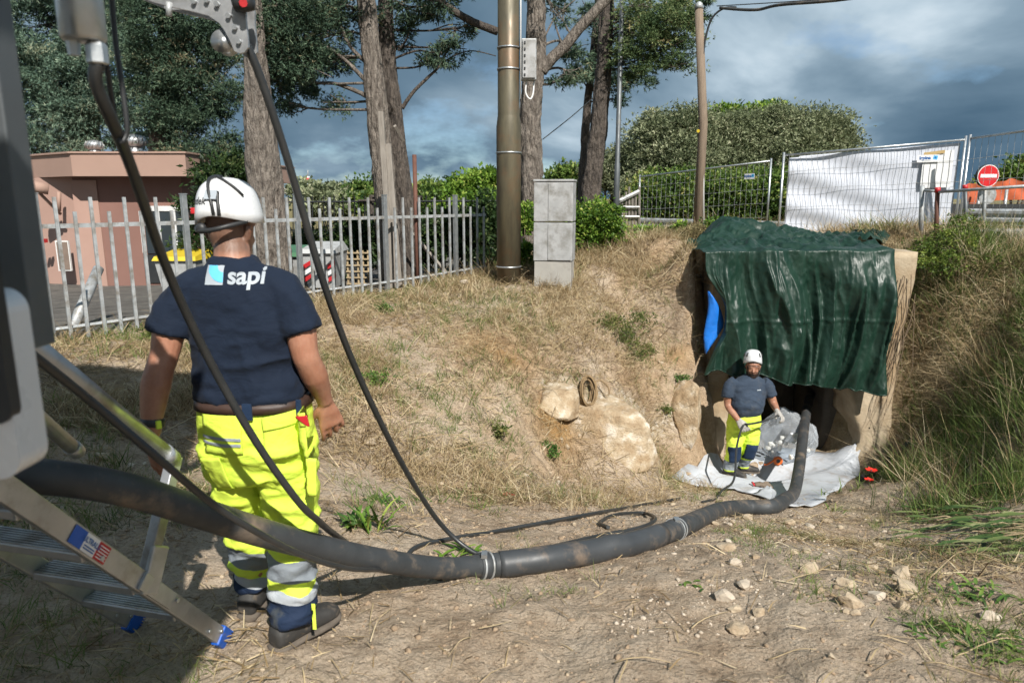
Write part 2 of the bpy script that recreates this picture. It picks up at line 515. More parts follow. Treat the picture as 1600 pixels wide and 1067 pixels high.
M['tape'] = mat('tan_tape', (0.50, 0.36, 0.16), (0.44, 0.31, 0.14), rough=0.5)
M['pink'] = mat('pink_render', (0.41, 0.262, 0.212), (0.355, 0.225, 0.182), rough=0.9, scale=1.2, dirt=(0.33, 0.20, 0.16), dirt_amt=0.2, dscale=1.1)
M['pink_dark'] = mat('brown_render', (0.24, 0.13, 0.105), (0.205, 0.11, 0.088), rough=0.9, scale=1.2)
M['fascia'] = mat('fascia_terracotta', (0.36, 0.235, 0.185), (0.32, 0.208, 0.164), rough=0.8, scale=1.0)
M['shutter'] = mat('old_board', (0.22, 0.165, 0.13), (0.16, 0.12, 0.095), rough=0.85, scale=6)
M['net'] = mat('orange_net', (0.50, 0.10, 0.035), (0.34, 0.085, 0.035), rough=0.7, scale=4)
M['sign_red'] = mat('sign_red', (0.55, 0.018, 0.022), (0.50, 0.016, 0.02), rough=0.35)
M['yellow'] = mat('yellow_lid', (0.62, 0.46, 0.03), (0.55, 0.40, 0.03), rough=0.45)
M['bin'] = mat('bin_grey', (0.42, 0.43, 0.43), (0.34, 0.35, 0.35), rough=0.55, dirt=(0.22, 0.21, 0.19), dirt_amt=0.25, dscale=6)
M['bin_green'] = mat('bin_green', (0.05, 0.16, 0.075), (0.04, 0.12, 0.06), rough=0.5)
M['rock'] = mat('limestone', (0.47, 0.385, 0.275), (0.34, 0.265, 0.18), rough=0.95, scale=7, bump=0.8, bscale=30, bdist=0.015, dirt=(0.27, 0.19, 0.115), dirt_amt=0.4, dscale=8)
M['rock_white'] = mat('white_limestone', (0.54, 0.47, 0.38), (0.40, 0.33, 0.25), rough=0.95, scale=9, bump=0.8, bscale=30, bdist=0.012)
M['rope'] = mat('hemp_rope', (0.27, 0.185, 0.095), (0.17, 0.115, 0.06), rough=0.95, scale=30, bump=0.8, bscale=120, bdist=0.004)
M['skin'] = None
M['straw'] = leaf_mat('dry_straw', [(0.0, (0.115, 0.075, 0.036)), (0.35, (0.27, 0.19, 0.095)), (0.7, (0.46, 0.36, 0.21)), (1.0, (0.62, 0.53, 0.36))], 0.7, 0.15)
M['grass_green'] = leaf_mat('green_grass', [(0.0, (0.045, 0.085, 0.018)), (0.45, (0.150, 0.215, 0.050)), (0.8, (0.20, 0.22, 0.075)), (1.0, (0.40, 0.33, 0.16))], 0.55, 0.3)
M['weed'] = leaf_mat('weed_leaf', [(0.0, (0.033, 0.078, 0.018)), (0.5, (0.091, 0.182, 0.036)), (1.0, (0.221, 0.312, 0.065))], 0.5, 0.3)
M['cypress'] = leaf_mat('cypress_spray', [(0.0, (0.019, 0.041, 0.027)), (0.5, (0.072, 0.124, 0.075)), (0.85, (0.159, 0.216, 0.135)), (1.0, (0.282, 0.234, 0.141))], 0.7, 0.10)
M['cypress_grey'] = leaf_mat('grey_green_spray', [(0.0, (0.028, 0.061, 0.045)), (0.5, (0.142, 0.223, 0.158)), (0.85, (0.293, 0.374, 0.274)), (1.0, (0.425, 0.446, 0.304))], 0.7, 0.12)
M['cypress_light'] = leaf_mat('light_green_spray', [(0.0, (0.038, 0.075, 0.030)), (0.5, (0.128, 0.188, 0.075)), (0.85, (0.277, 0.323, 0.143)), (1.0, (0.390, 0.315, 0.165))], 0.7, 0.15)  # lighter green foliage of the right hand trunk
M['olive'] = leaf_mat('olive_leaf', [(0.0, (0.075, 0.10, 0.05)), (0.5, (0.22, 0.25, 0.135)), (0.85, (0.36, 0.385, 0.235)), (1.0, (0.48, 0.47, 0.31))], 0.6, 0.25)
M['hedge'] = leaf_mat('hedge_leaf', [(0.0, (0.022, 0.051, 0.013)), (0.5, (0.104, 0.176, 0.035)), (0.85, (0.240, 0.312, 0.072)), (1.0, (0.384, 0.352, 0.128))], 0.5, 0.25)
M['dark_leaf'] = leaf_mat('dark_leaf', [(0.0, (0.008, 0.020, 0.006)), (0.5, (0.030, 0.060, 0.018)), (0.85, (0.075, 0.115, 0.035)), (1.0, (0.13, 0.15, 0.06))], 0.45, 0.2)
M['bright'] = leaf_mat('bright_leaf', [(0.0, (0.030, 0.074, 0.011)), (0.5, (0.128, 0.236, 0.030)), (0.85, (0.297, 0.419, 0.068)), (1.0, (0.486, 0.513, 0.135))], 0.5, 0.3)
M['scrub'] = leaf_mat('dry_scrub', [(0.0, (0.078, 0.058, 0.029)), (0.4, (0.189, 0.156, 0.072)), (0.75, (0.325, 0.267, 0.137)), (1.0, (0.195, 0.221, 0.065))], 0.7, 0.2)
M['poppy'] = mat('poppy_petal', (0.72, 0.030, 0.012), (0.60, 0.02, 0.01), rough=0.6, scale=40)
M['stem'] = mat('plant_stem', (0.10, 0.13, 0.04), (0.075, 0.095, 0.03), rough=0.7)
M['twig'] = mat('dry_twig', (0.42, 0.33, 0.20), (0.30, 0.225, 0.13), rough=0.85, scale=20)
M['brown_stem'] = mat('brown_stem', (0.13, 0.095, 0.065), (0.085, 0.06, 0.042), rough=0.9, scale=14)

# ------------------------------------------------------------------ terrain
def pc(px, py, Y):
    p = P(px, py, Y); return (p.x, p.y, p.z)
CP = [(-1, 2.5, 0), (-3, 2.2, .05), (0, 1, 0), (-3, -2, 0), (3, -2, .1), (1, 2.5, -.02), (2.2, 2.5, .02), (4, 2.2, .1), (6, 3, .15), (8, -2, .5), (-8, -2, 0),
      (0.1, 3.4, -.20), (1.0, 4.8, -.60), (1.2, 3.6, -.22), (1.9, 6.0, -1.05), (2.6, 7.2, -1.52), (3.1, 8.0, -1.80), (3.06, 8.8, -1.90), (3.9, 8.8, -1.92), (3.7, 8.0, -1.80), (3.4, 7.2, -1.53),
      (2.4, 7.6, -1.58), (3.0, 9.5, -1.92), (4.0, 9.6, -1.94), (4.4, 9.0, -1.92), (2.6, 6.0, -1.05), (2.1, 4.6, -.62),
      pc(1300, 850, 4.6), pc(1400, 760, 7.0), pc(1550, 760, 6.3), pc(1600, 850, 3.8), pc(1600, 700, 6.2), pc(1600, 600, 7.6), pc(1600, 500, 8.7), pc(1500, 390, 10.0), pc(1500, 470, 9.4),
      pc(1460, 560, 9.35), pc(1430, 700, 9.1), pc(1420, 640, 9.4), pc(1500, 640, 8.75), pc(1600, 420, 9.6), pc(1480, 720, 8.1), pc(1530, 560, 9.0),
      pc(600, 740, 5.2), pc(500, 720, 4.9), pc(300, 730, 4.4), pc(100, 700, 4.2), pc(620, 820, 3.9),
      (-4.3, 6.5, .37), (-.4, 11.2, .52), (-2.35, 8.85, .44), (-5.5, 5.1, .33), (-1.4, 10.0, .48), (-3.4, 7.6, .40),
      pc(560, 470, 8.7), pc(600, 600, 6.5), pc(470, 560, 6.7), pc(200, 560, 6.0), pc(150, 620, 5.2), pc(300, 640, 5.3), pc(500, 640, 5.7), pc(700, 480, 9.0), pc(690, 560, 7.4),
      pc(800, 600, 7.2), pc(800, 500, 8.6), pc(800, 440, 10.0), pc(800, 700, 6.3), pc(800, 770, 5.5), pc(700, 690, 6.0), pc(700, 770, 5.2),
      pc(950, 430, 10.3), pc(950, 500, 9.3), pc(950, 580, 8.45), pc(960, 650, 8.15), pc(970, 730, 7.5), pc(870, 600, 7.9), pc(860, 680, 7.2), pc(880, 750, 6.4), pc(880, 510, 8.9),
      pc(1050, 430, 10.6), pc(1050, 520, 9.7), pc(1050, 600, 9.15), pc(1050, 680, 8.85), pc(1040, 730, 8.2), pc(1010, 640, 8.6),
      pc(1090, 440, 10.1), pc(1090, 520, 9.75), pc(1110, 620, 9.5), pc(1100, 690, 9.2), pc(1130, 560, 9.9),
      pc(1080, 385, 11.3), pc(1000, 385, 12.0), (3.3, 11.0, .95), (2.44, 10.2, .88), (2.42, 10.8, 1.0), (2.3, 12.0, 1.0), (2.55, 9.75, .55), (2.62, 10.1, .9), (5.0, 11.5, 1.0), (6, 13, 1.0), (3.5, 16, .92), (9, 12, 1.0), (12, 14, 1.05), (8, 9, .75), (9, 6, .2), (7.2, 7.6, .1), (0, 14, .58), (1.5, 13, .75),
      (-4, 12, .18), (-8, 14, -.05), (-6, 9, .25), (-9, 5, .25), (0, 22, .35), (9, 22, .95), (-9, 20, -.1), (14, 20, 1.0), (16, 6, 1.0), (-3, 15, .2)]
CP = np.array(CP, float)
def tps_fit(X, z, lam=0.002):
    n = len(X)
    d = np.linalg.norm(X[:, None] - X[None], axis=2)
    K = np.where(d > 0, d * d * np.log(np.maximum(d, 1e-9)), 0) + lam * np.eye(n)
    Pm = np.c_[np.ones(n), X]
    A = np.block([[K, Pm], [Pm.T, np.zeros((3, 3))]])
    return np.linalg.solve(A, np.r_[z, 0, 0, 0])
TW = tps_fit(CP[:, :2], CP[:, 2])
def tps(X):
    out = np.empty(len(X))
    for a in range(0, len(X), 20000):
        x = X[a:a + 20000]
        d2 = ((x[:, None] - CP[None, :, :2]) ** 2).sum(2)
        K = 0.5 * d2 * np.log(np.maximum(d2, 1e-12))
        out[a:a + 20000] = K @ TW[:-3] + TW[-3] + x @ TW[-2:]
    return out
def coords(segs):
    r = []
    for a, b, st in segs:
        r += list(np.arange(a, b - 1e-6, st))
    return np.array(r + [segs[-1][1]])
GX = coords([(-900, -200, 100), (-200, -40, 20), (-40, -14, 2), (-14, -6, .25), (-6, -3.2, .08), (-3.2, 6.4, .035), (6.4, 9, .08), (9, 16, .4), (16, 40, 2), (40, 200, 20), (200, 900, 100)])
GY = coords([(-300, -40, 40), (-40, -4, 4), (-4, 1.6, .2), (1.6, 11.2, .035), (11.2, 14, .1), (14, 26, .5), (26, 60, 3), (60, 200, 20), (200, 1500, 130)])
XX, YY = np.meshgrid(GX, GY)
XY = np.c_[XX.ravel(), YY.ravel()]
core = (np.abs(XY[:, 0] - 2) < 26) & (XY[:, 1] > -12) & (XY[:, 1] < 34)
Z0 = np.full(len(XY), 0.35)
Z0[core] = tps(XY[core])
wfar = np.maximum(smooth(9, 22, np.abs(XY[:, 0] - 2)), np.maximum(smooth(15, 28, XY[:, 1]), smooth(2, 9, -XY[:, 1])))
zfar = 0.35 + 0.55 * smooth(0, 9, XY[:, 0])
Z0 = Z0 * (1 - wfar) + zfar * wfar
def gsl(Z):
    Zg = Z.reshape(XX.shape)
    gx = np.gradient(Zg, GX, axis=1); gy = np.gradient(Zg, GY, axis=0)
    return np.sqrt(gx ** 2 + gy ** 2).ravel()
SL = gsl(Z0)
def blob_w(c, r, p3): q = (p3 - np.array(c)) / np.array(r); return np.exp(-(q * q).sum(1))
X3 = np.c_[XY, Z0]
near = (np.abs(XY[:, 0]) < 14) & (XY[:, 1] < 24) & (XY[:, 1] > -5)
det = np.zeros(len(XY))
n3 = X3[near]
steep = smooth(0.35, 1.1, SL[near])
yard = smooth(0.2, 0.9, (XY[near, 1] - 6.5) - (XY[near, 0] + 4.3) * 1.23)      # beyond the palisade fence
yard = yard * smooth(0.6, -0.6, XY[near, 0])
det[near] = (0.035 * fbm(n3 * 1.4, 3, 1) + 0.034 * fbm(n3 * 4.2, 3, 2) + 0.022 * fbm(n3 * 11, 3, 3) + 0.014 * (0.3 - np.abs(fbm(n3 * 7, 3, 9)))) * (1 - 0.85 * yard) \
    + steep * (0.17 * fbm(n3 * np.array([2.0, 2.0, 1.4]), 4, 4) + 0.12 * (0.35 - np.abs(fbm(n3 * np.array([4.5, 4.5, 3.5]), 3, 5))) + 0.075 * fbm(n3 * 11, 3, 6) + 0.03 * (0.3 - np.abs(fbm(n3 * 19, 2, 8))) + 0.09 * (0.3 - np.abs(fbm(np.c_[(n3[:, 0] + .5 * n3[:, 1]) * 5.0, n3[:, 1] * 1.6, n3[:, 2] * 1.2], 3, 7))))
Z1 = Z0 + det
# limestone boulder pushing out of the bank, with a gully on its right
bul = blob_w(P(945, 655, 7.9), (.55, .55, .9), X3) * .30 - blob_w(P(1030, 660, 8.6), (.16, .5, .9), X3) * .22
Z1 = Z1 + near * bul
# mound along the foreground path and ruts
Z1 += near * (0.05 * np.exp(-((XY[:, 0] - 0.75) ** 2) / 0.25 - ((XY[:, 1] - 3.3) ** 2) / 0.3))
# the hole of the tunnel: floor runs on behind the portal
hole = smooth(2.80, 3.05, XY[:, 0]) * smooth(4.95, 4.62, XY[:, 0]) * smooth(9.15, 9.5, XY[:, 1]) * smooth(11.35, 11.1, XY[:, 1])
Z1 = Z1 * (1 - hole) + (-1.95) * hole
ZG = Z1.reshape(XX.shape)
def H(x, y):
    x = np.atleast_1d(np.asarray(x, float)); y = np.atleast_1d(np.asarray(y, float))
    i = np.clip(np.searchsorted(GX, x) - 1, 0, len(GX) - 2); j = np.clip(np.searchsorted(GY, y) - 1, 0, len(GY) - 2)
    a = np.clip((x - GX[i]) / (GX[i + 1] - GX[i]), 0, 1); b = np.clip((y - GY[j]) / (GY[j + 1] - GY[j]), 0, 1)
    return ZG[j, i] * (1 - a) * (1 - b) + ZG[j, i + 1] * a * (1 - b) + ZG[j + 1, i] * (1 - a) * b + ZG[j + 1, i + 1] * a * b
def h1(x, y): return float(H(x, y)[0])
def G(x, y, up=0.0): return Vector((x, y, h1(x, y) + up))
def Pg(px, py, y0=1.5, y1=40):
    """first ground point along the sight line of a photo pixel"""
    a = P(px, py, 1.0); o = np.array([0, 0, CAMZ]); d = np.array(a) - o
    t = np.linspace(y0, y1, 4000)
    q = o + d * t[:, None]
    below = q[:, 2] < H(q[:, 0], q[:, 1])
    k = int(np.argmax(below)) if below.any() else len(t) - 1
    return Vector(q[k])
def Hn(x, y, e=0.05):
    gx = (H(x + e, y) - H(x - e, y)) / (2 * e); gy = (H(x, y + e) - H(x, y - e)) / (2 * e)
    n = np.c_[-gx, -gy, np.ones(len(gx))]
    return n / np.linalg.norm(n, axis=1)[:, None]
# colour masks that belong to the soil itself
def blob(px, py, Y, rx, ry, rz, p3):
    c = np.array(P(px, py, Y)); q = (p3 - c) / np.array([rx, ry, rz]); return np.exp(-(q * q).sum(1))
P3 = np.c_[XY, Z1]
rock = np.zeros(len(XY)); ochre = np.zeros(len(XY)); moss = np.zeros(len(XY)); pave = np.zeros(len(XY))
pn = P3[near]
rk = 1.2 * blob(960, 660, 8.1, .45, .7, .42, pn) + 0.8 * blob(870, 600, 7.7, .38, .5, .16, pn) + 0.7 * blob(1005, 700, 8.3, .4, .5, .4, pn) + .6 * blob(900, 640, 7.6, .3, .5, .3, pn) \
    + .55 * blob(1060, 640, 8.9, .5, .5, .5, pn) + .5 * blob(1130, 600, 9.6, .4, .5, .5, pn) + .35 * blob(1440, 540, 9.1, .4, .6, .6, pn)
rock[near] = np.clip((rk * (1.15 + 0.9 * fbm(pn * 3.2, 4, 21)) - .42) * 3.5, 0, 1)
oc = 0.95 * blob(865, 665, 7.3, .30, .5, .30, pn) + .55 * blob(790, 560, 7.6, .5, .6, .3, pn) + .4 * blob(1070, 560, 9.4, .4, .5, .3, pn) + .4 * blob(760, 530, 8.0, .6, .6, .25, pn)
ochre[near] = np.clip(oc * (1 + 0.7 * fbm(pn * 3, 3, 31)), 0, 1)
ochre[near] = np.clip(ochre[near] + .42 * smooth(.3, .8, SL[near]) * smooth(-.35, .35, fbm(pn * 1.7, 3, 33)) * (1 - rock[near]), 0, 1)
pave[near] = yard
far_ = ~near
moss[far_] = 1
moss[near] = np.clip(smooth(12.5, 15.5, XY[near, 1]) + .8 * smooth(4.4, 6.2, XY[near, 0]) * smooth(3.2, 5, XY[near, 1]) + 0.6 * smooth(0.1, 0.7, fbm(pn * 0.9, 3, 41)) * smooth(2.0, 3.6, XY[near, 0]), 0, 1) * (1 - yard)
idx = np.arange(XX.size).reshape(XX.shape)
F = np.stack([idx[:-1, :-1], idx[:-1, 1:], idx[1:, 1:], idx[1:, :-1]], -1).reshape(-1, 4)
g_me = np_mesh('ground', P3, F, True)
for n_, v_ in (('rock', rock), ('ochre', ochre), ('moss', moss), ('pave', pave)): vattr(g_me, n_, v_)
m, nt, b = new_mat('soil')
p = pos(nt)
big = noise_(nt, p, 1.1, 6, 0.6); mid = noise_(nt, p, 6.5, 8, 0.65); fine = noise_(nt, p, 38, 6, 0.7); grit = noise_(nt, p, 120, 3, 0.6)
soil = ramp(nt, mid, [(0.28, (0.27, 0.188, 0.12)), (0.45, (0.43, 0.322, 0.222)), (0.60, (0.535, 0.42, 0.308)), (0.78, (0.60, 0.50, 0.385))])
soil = mixc(nt, ramp(nt, big, [(0.40, 0.0), (0.64, 0.7)]), soil, (0.60, 0.50, 0.385))
soil = mixc(nt, ramp(nt, fine, [(0.34, 0.45), (0.47, 0.0)]), soil, (0.14, 0.092, 0.054))
soil = mixc(nt, ramp(nt, grit, [(0.60, 0.0), (0.70, 0.7)]), soil, (0.58, 0.50, 0.40))
soil = mixc(nt, ramp(nt, noise_(nt, p, 75, 4, .7), [(0.36, 0.5), (0.45, 0.0)]), soil, (0.17, 0.115, 0.07))
soil = mixc(nt, ramp(nt, noise_(nt, p, 2.6, 5, .6), [(0.54, 0.0), (0.70, 0.4)]), soil, (0.28, 0.185, 0.115))
rk_c = ramp(nt, noise_(nt, p, 9, 8, 0.65), [(0.32, (0.33, 0.245, 0.155)), (0.48, (0.47, 0.375, 0.26)), (0.56, (0.56, 0.48, 0.37)), (0.62, (0.70, 0.64, 0.55))])
c = mixc(nt, attr(nt, 'rock'), soil, rk_c)
c = mixc(nt, attr(nt, 'ochre'), c, ramp(nt, mid, [(0.3, (0.29, 0.165, 0.065)), (0.7, (0.46, 0.29, 0.13))]))
gr = ramp(nt, mid, [(0.3, (0.13, 0.105, 0.05)), (0.5, (0.20, 0.175, 0.08)), (0.7, (0.32, 0.255, 0.145))])
c = mixc(nt, attr(nt, 'moss'), c, gr)
pv = ramp(nt, noise_(nt, p, 3.2, 8, 0.6), [(0.3, (0.10, 0.093, 0.085)), (0.55, (0.17, 0.16, 0.145)), (0.75, (0.25, 0.225, 0.19))])
c = mixc(nt, attr(nt, 'pave'), c, pv)
nt.links.new(c, b.inputs['Base Color'])
b.inputs['Roughness'].default_value = 0.95; b.inputs['Specular IOR Level'].default_value = 0.15
vo = nd(nt, 'ShaderNodeTexVoronoi'); vo.inputs['Scale'].default_value = 16; nt.links.new(p, vo.inputs['Vector'])
vo2 = nd(nt, 'ShaderNodeTexVoronoi'); vo2.inputs['Scale'].default_value = 48; nt.links.new(p, vo2.inputs['Vector'])
n1 = bump_(nt, b, mid, 0.9, 0.06)
n2 = bump_(nt, b, fine, 1.0, 0.035, n1)
n3_ = bump_(nt, b, vo.outputs['Distance'], 0.55, 0.03, n2)
n4_ = bump_(nt, b, vo2.outputs['Distance'], 0.6, 0.012, n3_)
bump_(nt, b, grit, 0.8, 0.008, n4_)
ground = link('ground', g_me, m); tag(ground, 'bare tan earth bank and trench floor with straw', None, None, 'structure')

# ------------------------------------------------------------------ concrete culvert mouth, tarpaulin, sheet on the floor
def rough_block(corners_lo, corners_hi, nx, ny, nz, amp, seed, freq=3.0, keep=None):
    """a box between two corners with an uneven surface, one closed mesh"""
    lo = np.array(corners_lo, float); hi = np.array(corners_hi, float)
    bm = bmesh.new()
    bmesh.ops.create_cube(bm, size=1)
    for v in bm.verts: v.co = Vector(lo + (np.array(v.co) + .5) * (hi - lo))
    def cut(ax, n):
        for k in range(1, n):
            p_ = lo.copy(); p_[ax] = lo[ax] + (hi[ax] - lo[ax]) * k / n
            no = [0, 0, 0]; no[ax] = 1
            bmesh.ops.bisect_plane(bm, geom=list(bm.verts) + list(bm.edges) + list(bm.faces), plane_co=p_, plane_no=no)
    cut(0, nx); cut(1, ny); cut(2, nz)
    bmesh.ops.recalc_face_normals(bm, faces=list(bm.faces))
    co = np.array([v.co for v in bm.verts]); no = np.array([v.normal for v in bm.verts])
    d = amp * fbm(co * freq, 4, seed)
    co = co + no * d[:, None]
    if keep: co = keep(co)
    me = bpy.data.meshes.new('block')
    bm.verts.index_update()
    me.from_pydata([tuple(c_) for c_ in co], [], [[v.index for v in f.verts] for f in bm.faces])
    bm.free()
    me.polygons.foreach_set('use_smooth', np.ones(len(me.polygons), bool))
    me.update()
    return me
culv = thing('culvert', 'stained concrete culvert mouth cut into the bank under the green tarpaulin', 'culvert', (3.8, 9.4, -1.95))
def bite(co):
    # broken inner edge low down on the right wing wall
    zz = co[:, 2]; m_ = (co[:, 0] < 4.90)
    off = 0.10 * smooth(-0.9, -1.15, zz) + 0.10 * smooth(-1.25, -1.45, zz) - 0.05 * smooth(-1.6, -1.9, zz) + 0.05 * fbm(co * 5, 3, 8)
    co[:, 0] += np.where(m_, off, 0)
    co[:, 0] += np.where(co[:, 0] > 5.15, 0.12 * smooth(-0.6, 1.05, zz) - .06 + 0.03 * fbm(co * 3, 3, 9), 0)
    return co
link('wing_wall', rough_block((4.66, 9.38, -2.1), (5.33, 10.0, 1.03), 12, 6, 34, 0.020, 5, 4.0, bite), M['portal'], culv)
link('wing_wall', rough_block((2.76, 9.66, -2.1), (3.08, 10.2, .98), 8, 6, 30, 0.11, 6, 3.0), M['portal'], culv)
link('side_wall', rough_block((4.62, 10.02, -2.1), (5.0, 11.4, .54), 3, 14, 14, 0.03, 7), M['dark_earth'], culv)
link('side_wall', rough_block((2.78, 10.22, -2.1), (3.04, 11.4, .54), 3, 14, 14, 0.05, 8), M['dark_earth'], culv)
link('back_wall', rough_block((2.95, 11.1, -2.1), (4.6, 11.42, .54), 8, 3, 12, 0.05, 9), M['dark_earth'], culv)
link('top_slab', rough_block((2.77, 9.42, .55), (5.30, 11.5, 1.0), 18, 20, 4, 0.02, 10), M['portal'], culv)
rts = MB(); rr_ = random.Random(8)
for k in range(15):
    x_ = rr_.uniform(5.12, 5.36); zt_ = rr_.uniform(-.1, .75); pts = [Vector((x_ + .04, 9.33 - rr_.uniform(0, .03), zt_))]
    for j in range(5):
        q_ = pts[-1] + Vector((rr_.uniform(-.11, .03), rr_.uniform(-.015, .012), -rr_.uniform(.15, .38))); q_.y = min(q_.y, 9.35); pts.append(q_)
    rts.tube(catmull(pts, 3), list(np.linspace(.006, .002, 16)), 4, caps=False)
rts.build('root_strand', mat('pale_root', (.24, .175, .115), (.17, .12, .08), rough=.9), culv)['kind'] = 'stuff'
# supplies on the slab that lift the sheet
# tarpaulin: one sheet, top lying on the slab, front hanging
def tarp_mesh(x0, x1, nx, ny_top, ny_front, seed):
    us = np.linspace(0, 1, nx + 1)
    rows = []
    rng = np.random.default_rng(seed)
    ph = rng.uniform(0, 6.28, 12)
    def folds(u, amt, t=0.0):
        w = u * (x1 - x0)
        s = 0.8 * np.sin(w * 6.1 + ph[0] + 1.9 * np.sin(w * 2.3 + ph[1])) + 0.5 * np.sin(w * 12.3 + ph[2] + 1.6 * np.sin(w * 3.1)) + 0.30 * np.sin(w * 26 + ph[3] + 2 * np.sin(w * 5.3))
        q1 = np.c_[w * 2.6 + 3.1 + .25 * np.sin(t * 3 + w * 2), w * 0 + t * 0.60, w * 0]; rdg = 1.6 * (0.5 - np.abs(fbm(q1, 2, 65)) * 1.7) + .7 * (0.5 - np.abs(fbm(q1 * 2.7, 2, 66)) * 1.7)
        return (0.35 * s + rdg) * amt
    ztop = 1.055 + .035 * fbm(np.c_[us * 7, us * 0, us * 0], 3, 67) - .03 * smooth(.12, 0, us)
    for j in range(ny_top):                       # from the back edge to the lip
        t = j / ny_top
        y = 11.75 - (11.75 - 9.30) * t
        x = x0 + (x1 - x0) * us
        back = smooth(0.62, 0.15, t)
        x = x + (.55 + .50 * us) * back
        bulge = 0.27 * back * (0.55 + 0.45 * np.sin(us * 5.4 + 0.9)) * smooth(-0.02, .12, us) * smooth(1.02, .88, us)
        q = np.c_[x * 2.2, np.full_like(x, y * 2.0), np.zeros_like(x)]
        r = 0.24 * (0.42 - np.abs(fbm(q * 1.3, 3, 61))) + 0.10 * (0.3 - np.abs(fbm(q * 3.0, 3, 62)))
        r = r * smooth(1.0, 0.75, t) + folds(us, 0.034) * smooth(0.45, 1.0, t)
        rows.append(np.c_[x, np.full_like(x, y), ztop + bulge + r])
    zb_l, zb_r = -0.52, -0.82
    for j in range(ny_front + 1):
        t = j / ny_front
        zb = zb_l + (zb_r - zb_l) * smooth(-.05, .9, us) - 0.06 * np.exp(-((us - .94) / .06) ** 2) + .03 * np.sin(us * 21 + 1) + .05 * np.exp(-((us - .82) / .02) ** 2)
        z = ztop + (zb - ztop) * t
        a = 0.034 + 0.125 * smooth(0, .30, t)
        f = folds(us + 0.012 * np.sin(t * 5 + ph[5]), 1.0, t) * a
        x = x0 + (x1 - x0) * us + .012 * np.sin(us * 40 + t * 3)
        q = np.c_[x * 4, z * 1.6, np.full_like(x, .3)]
        cr_ = 0.060 * (0.4 - np.abs(fbm(q, 3, 63))) + 0.018 * (.3 - np.abs(fbm(q * np.array([3.5, 4.5, 1]), 3, 64)))
        # a horizontal packing crease
        cr_ += 0.012 * np.exp(-((z - 0.12 - .03 * us) / 0.025) ** 2) + 0.010 * np.exp(-((x - 4.42) / .02) ** 2) + .01 * np.exp(-((x - 3.45) / .02) ** 2)
        lean = 0.10 * t + .05 * np.sin(t * math.pi)
        y = 9.27 - f - cr_ - lean * 0.7
        # left edge pulled aside, opening the blue flap
        pull = smooth(.14, 0.0, us) * smooth(.12, .5, t) * smooth(1.05, .62, t)
        x = x + 0.27 * pull + 0.02 * smooth(.1, 0, us) * t
        z = z + .10 * smooth(.08, 0, us) * smooth(.8, 1, t) * -1
        rows.append(np.c_[x, y, z])
    V_ = np.concatenate(rows)
    nr = len(rows)
    id_ = np.arange(nr * (nx + 1)).reshape(nr, nx + 1)
    F_ = np.stack([id_[:-1, :-1], id_[:-1, 1:], id_[1:, 1:], id_[1:, :-1]], -1).reshape(-1, 4)
    return np_mesh('tarpaulin', V_, F_, True)
m, nt, b = new_mat('green_tarpaulin'); M['tarp'] = m
p = pos(nt)
c = ramp(nt, noise_(nt, p, 3, 5), [(0.3, (0.007, 0.026, 0.017)), (0.7, (0.013, 0.038, 0.025))])
dust = ramp(nt, noise_(nt, p, 2.0, 8, .65), [(0.6, 0.0), (0.9, 0.10)])
c = mixc(nt, dust, c, (0.10, 0.12, 0.09))
nt.links.new(c, b.inputs['Base Color'])
nt.links.new(ramp(nt, noise_(nt, p, 6, 6), [(0.3, 0.36), (0.7, 0.55)]), b.inputs['Roughness'])
b.inputs['Specular IOR Level'].default_value = 0.42
wv = nd(nt, 'ShaderNodeTexVoronoi'); wv.inputs['Scale'].default_value = 9; nt.links.new(pos(nt), wv.inputs['Vector'])
n1 = bump_(nt, b, noise_(nt, pos(nt, (1, 1, .45)), 7, 5, .6, .6), 0.35, 0.03)
n2 = bump_(nt, b, wv.outputs['Distance'], 0.28, 0.02, n1)
bump_(nt, b, noise_(nt, p, 70, 3), 0.2, 0.004, n2)
tarp_me = tarp_mesh(2.53, 4.99, 250, 70, 110, 12)
tarp = link('green_tarpaulin', tarp_me, M['tarp'])
so = tarp.modifiers.new('thick', 'SOLIDIFY'); so.thickness = 0.003
recenter(tarp, (3.85, 9.6, 1.05)); tag(tarp, 'dark green plastic tarpaulin draped over the culvert mouth', 'tarpaulin')
# hem and a torn shred
hem = MB()
cof = get_co(tarp_me).reshape(-1, 251, 3)[-1] + np.array([3.85, 9.6, 1.05])
hem.tube([tuple(q + np.array([0, -.004, .01])) for q in cof[::3]], 0.010, 6)
hem.build('hem', M['tarp'], tarp)
blue_t = mat('blue_tarpaulin', (0.012, 0.17, 0.62), (0.010, 0.13, 0.50), rough=0.42, scale=5, bump=0.4, bscale=12, bdist=0.03)
fl = []
for j in range(13):
    t = j / 12
    zt = P(1112, 455, 9.3).z + (P(1112, 552, 9.3).z - P(1112, 455, 9.3).z) * t
    w = 0.27 * math.sin(min(t * 1.35, 1) * math.pi * .5 + .0) * (1 - max(0, (t - .55) / .45)) + .012
    for i in range(6):
        u = i / 5
        fl.append((2.60 + u * w + .02 * math.sin(t * 7), 9.30 - .02 * math.sin(u * 3) + .015 * math.sin(t * 9 + u * 4), zt))
bf = MB().add(fl, [(j * 6 + i, j * 6 + i + 1, j * 6 + i + 7, j * 6 + i + 6) for j in range(12) for i in range(5)], True).build('blue_flap', blue_t)
bf.modifiers.new('t', 'SOLIDIFY').thickness = 0.004
recenter(bf, (2.7, 9.3, .1)); bf.name = 'blue_sheet'; tag(bf, 'bright blue plastic sheet showing at the left edge of the green tarpaulin', 'sheet')
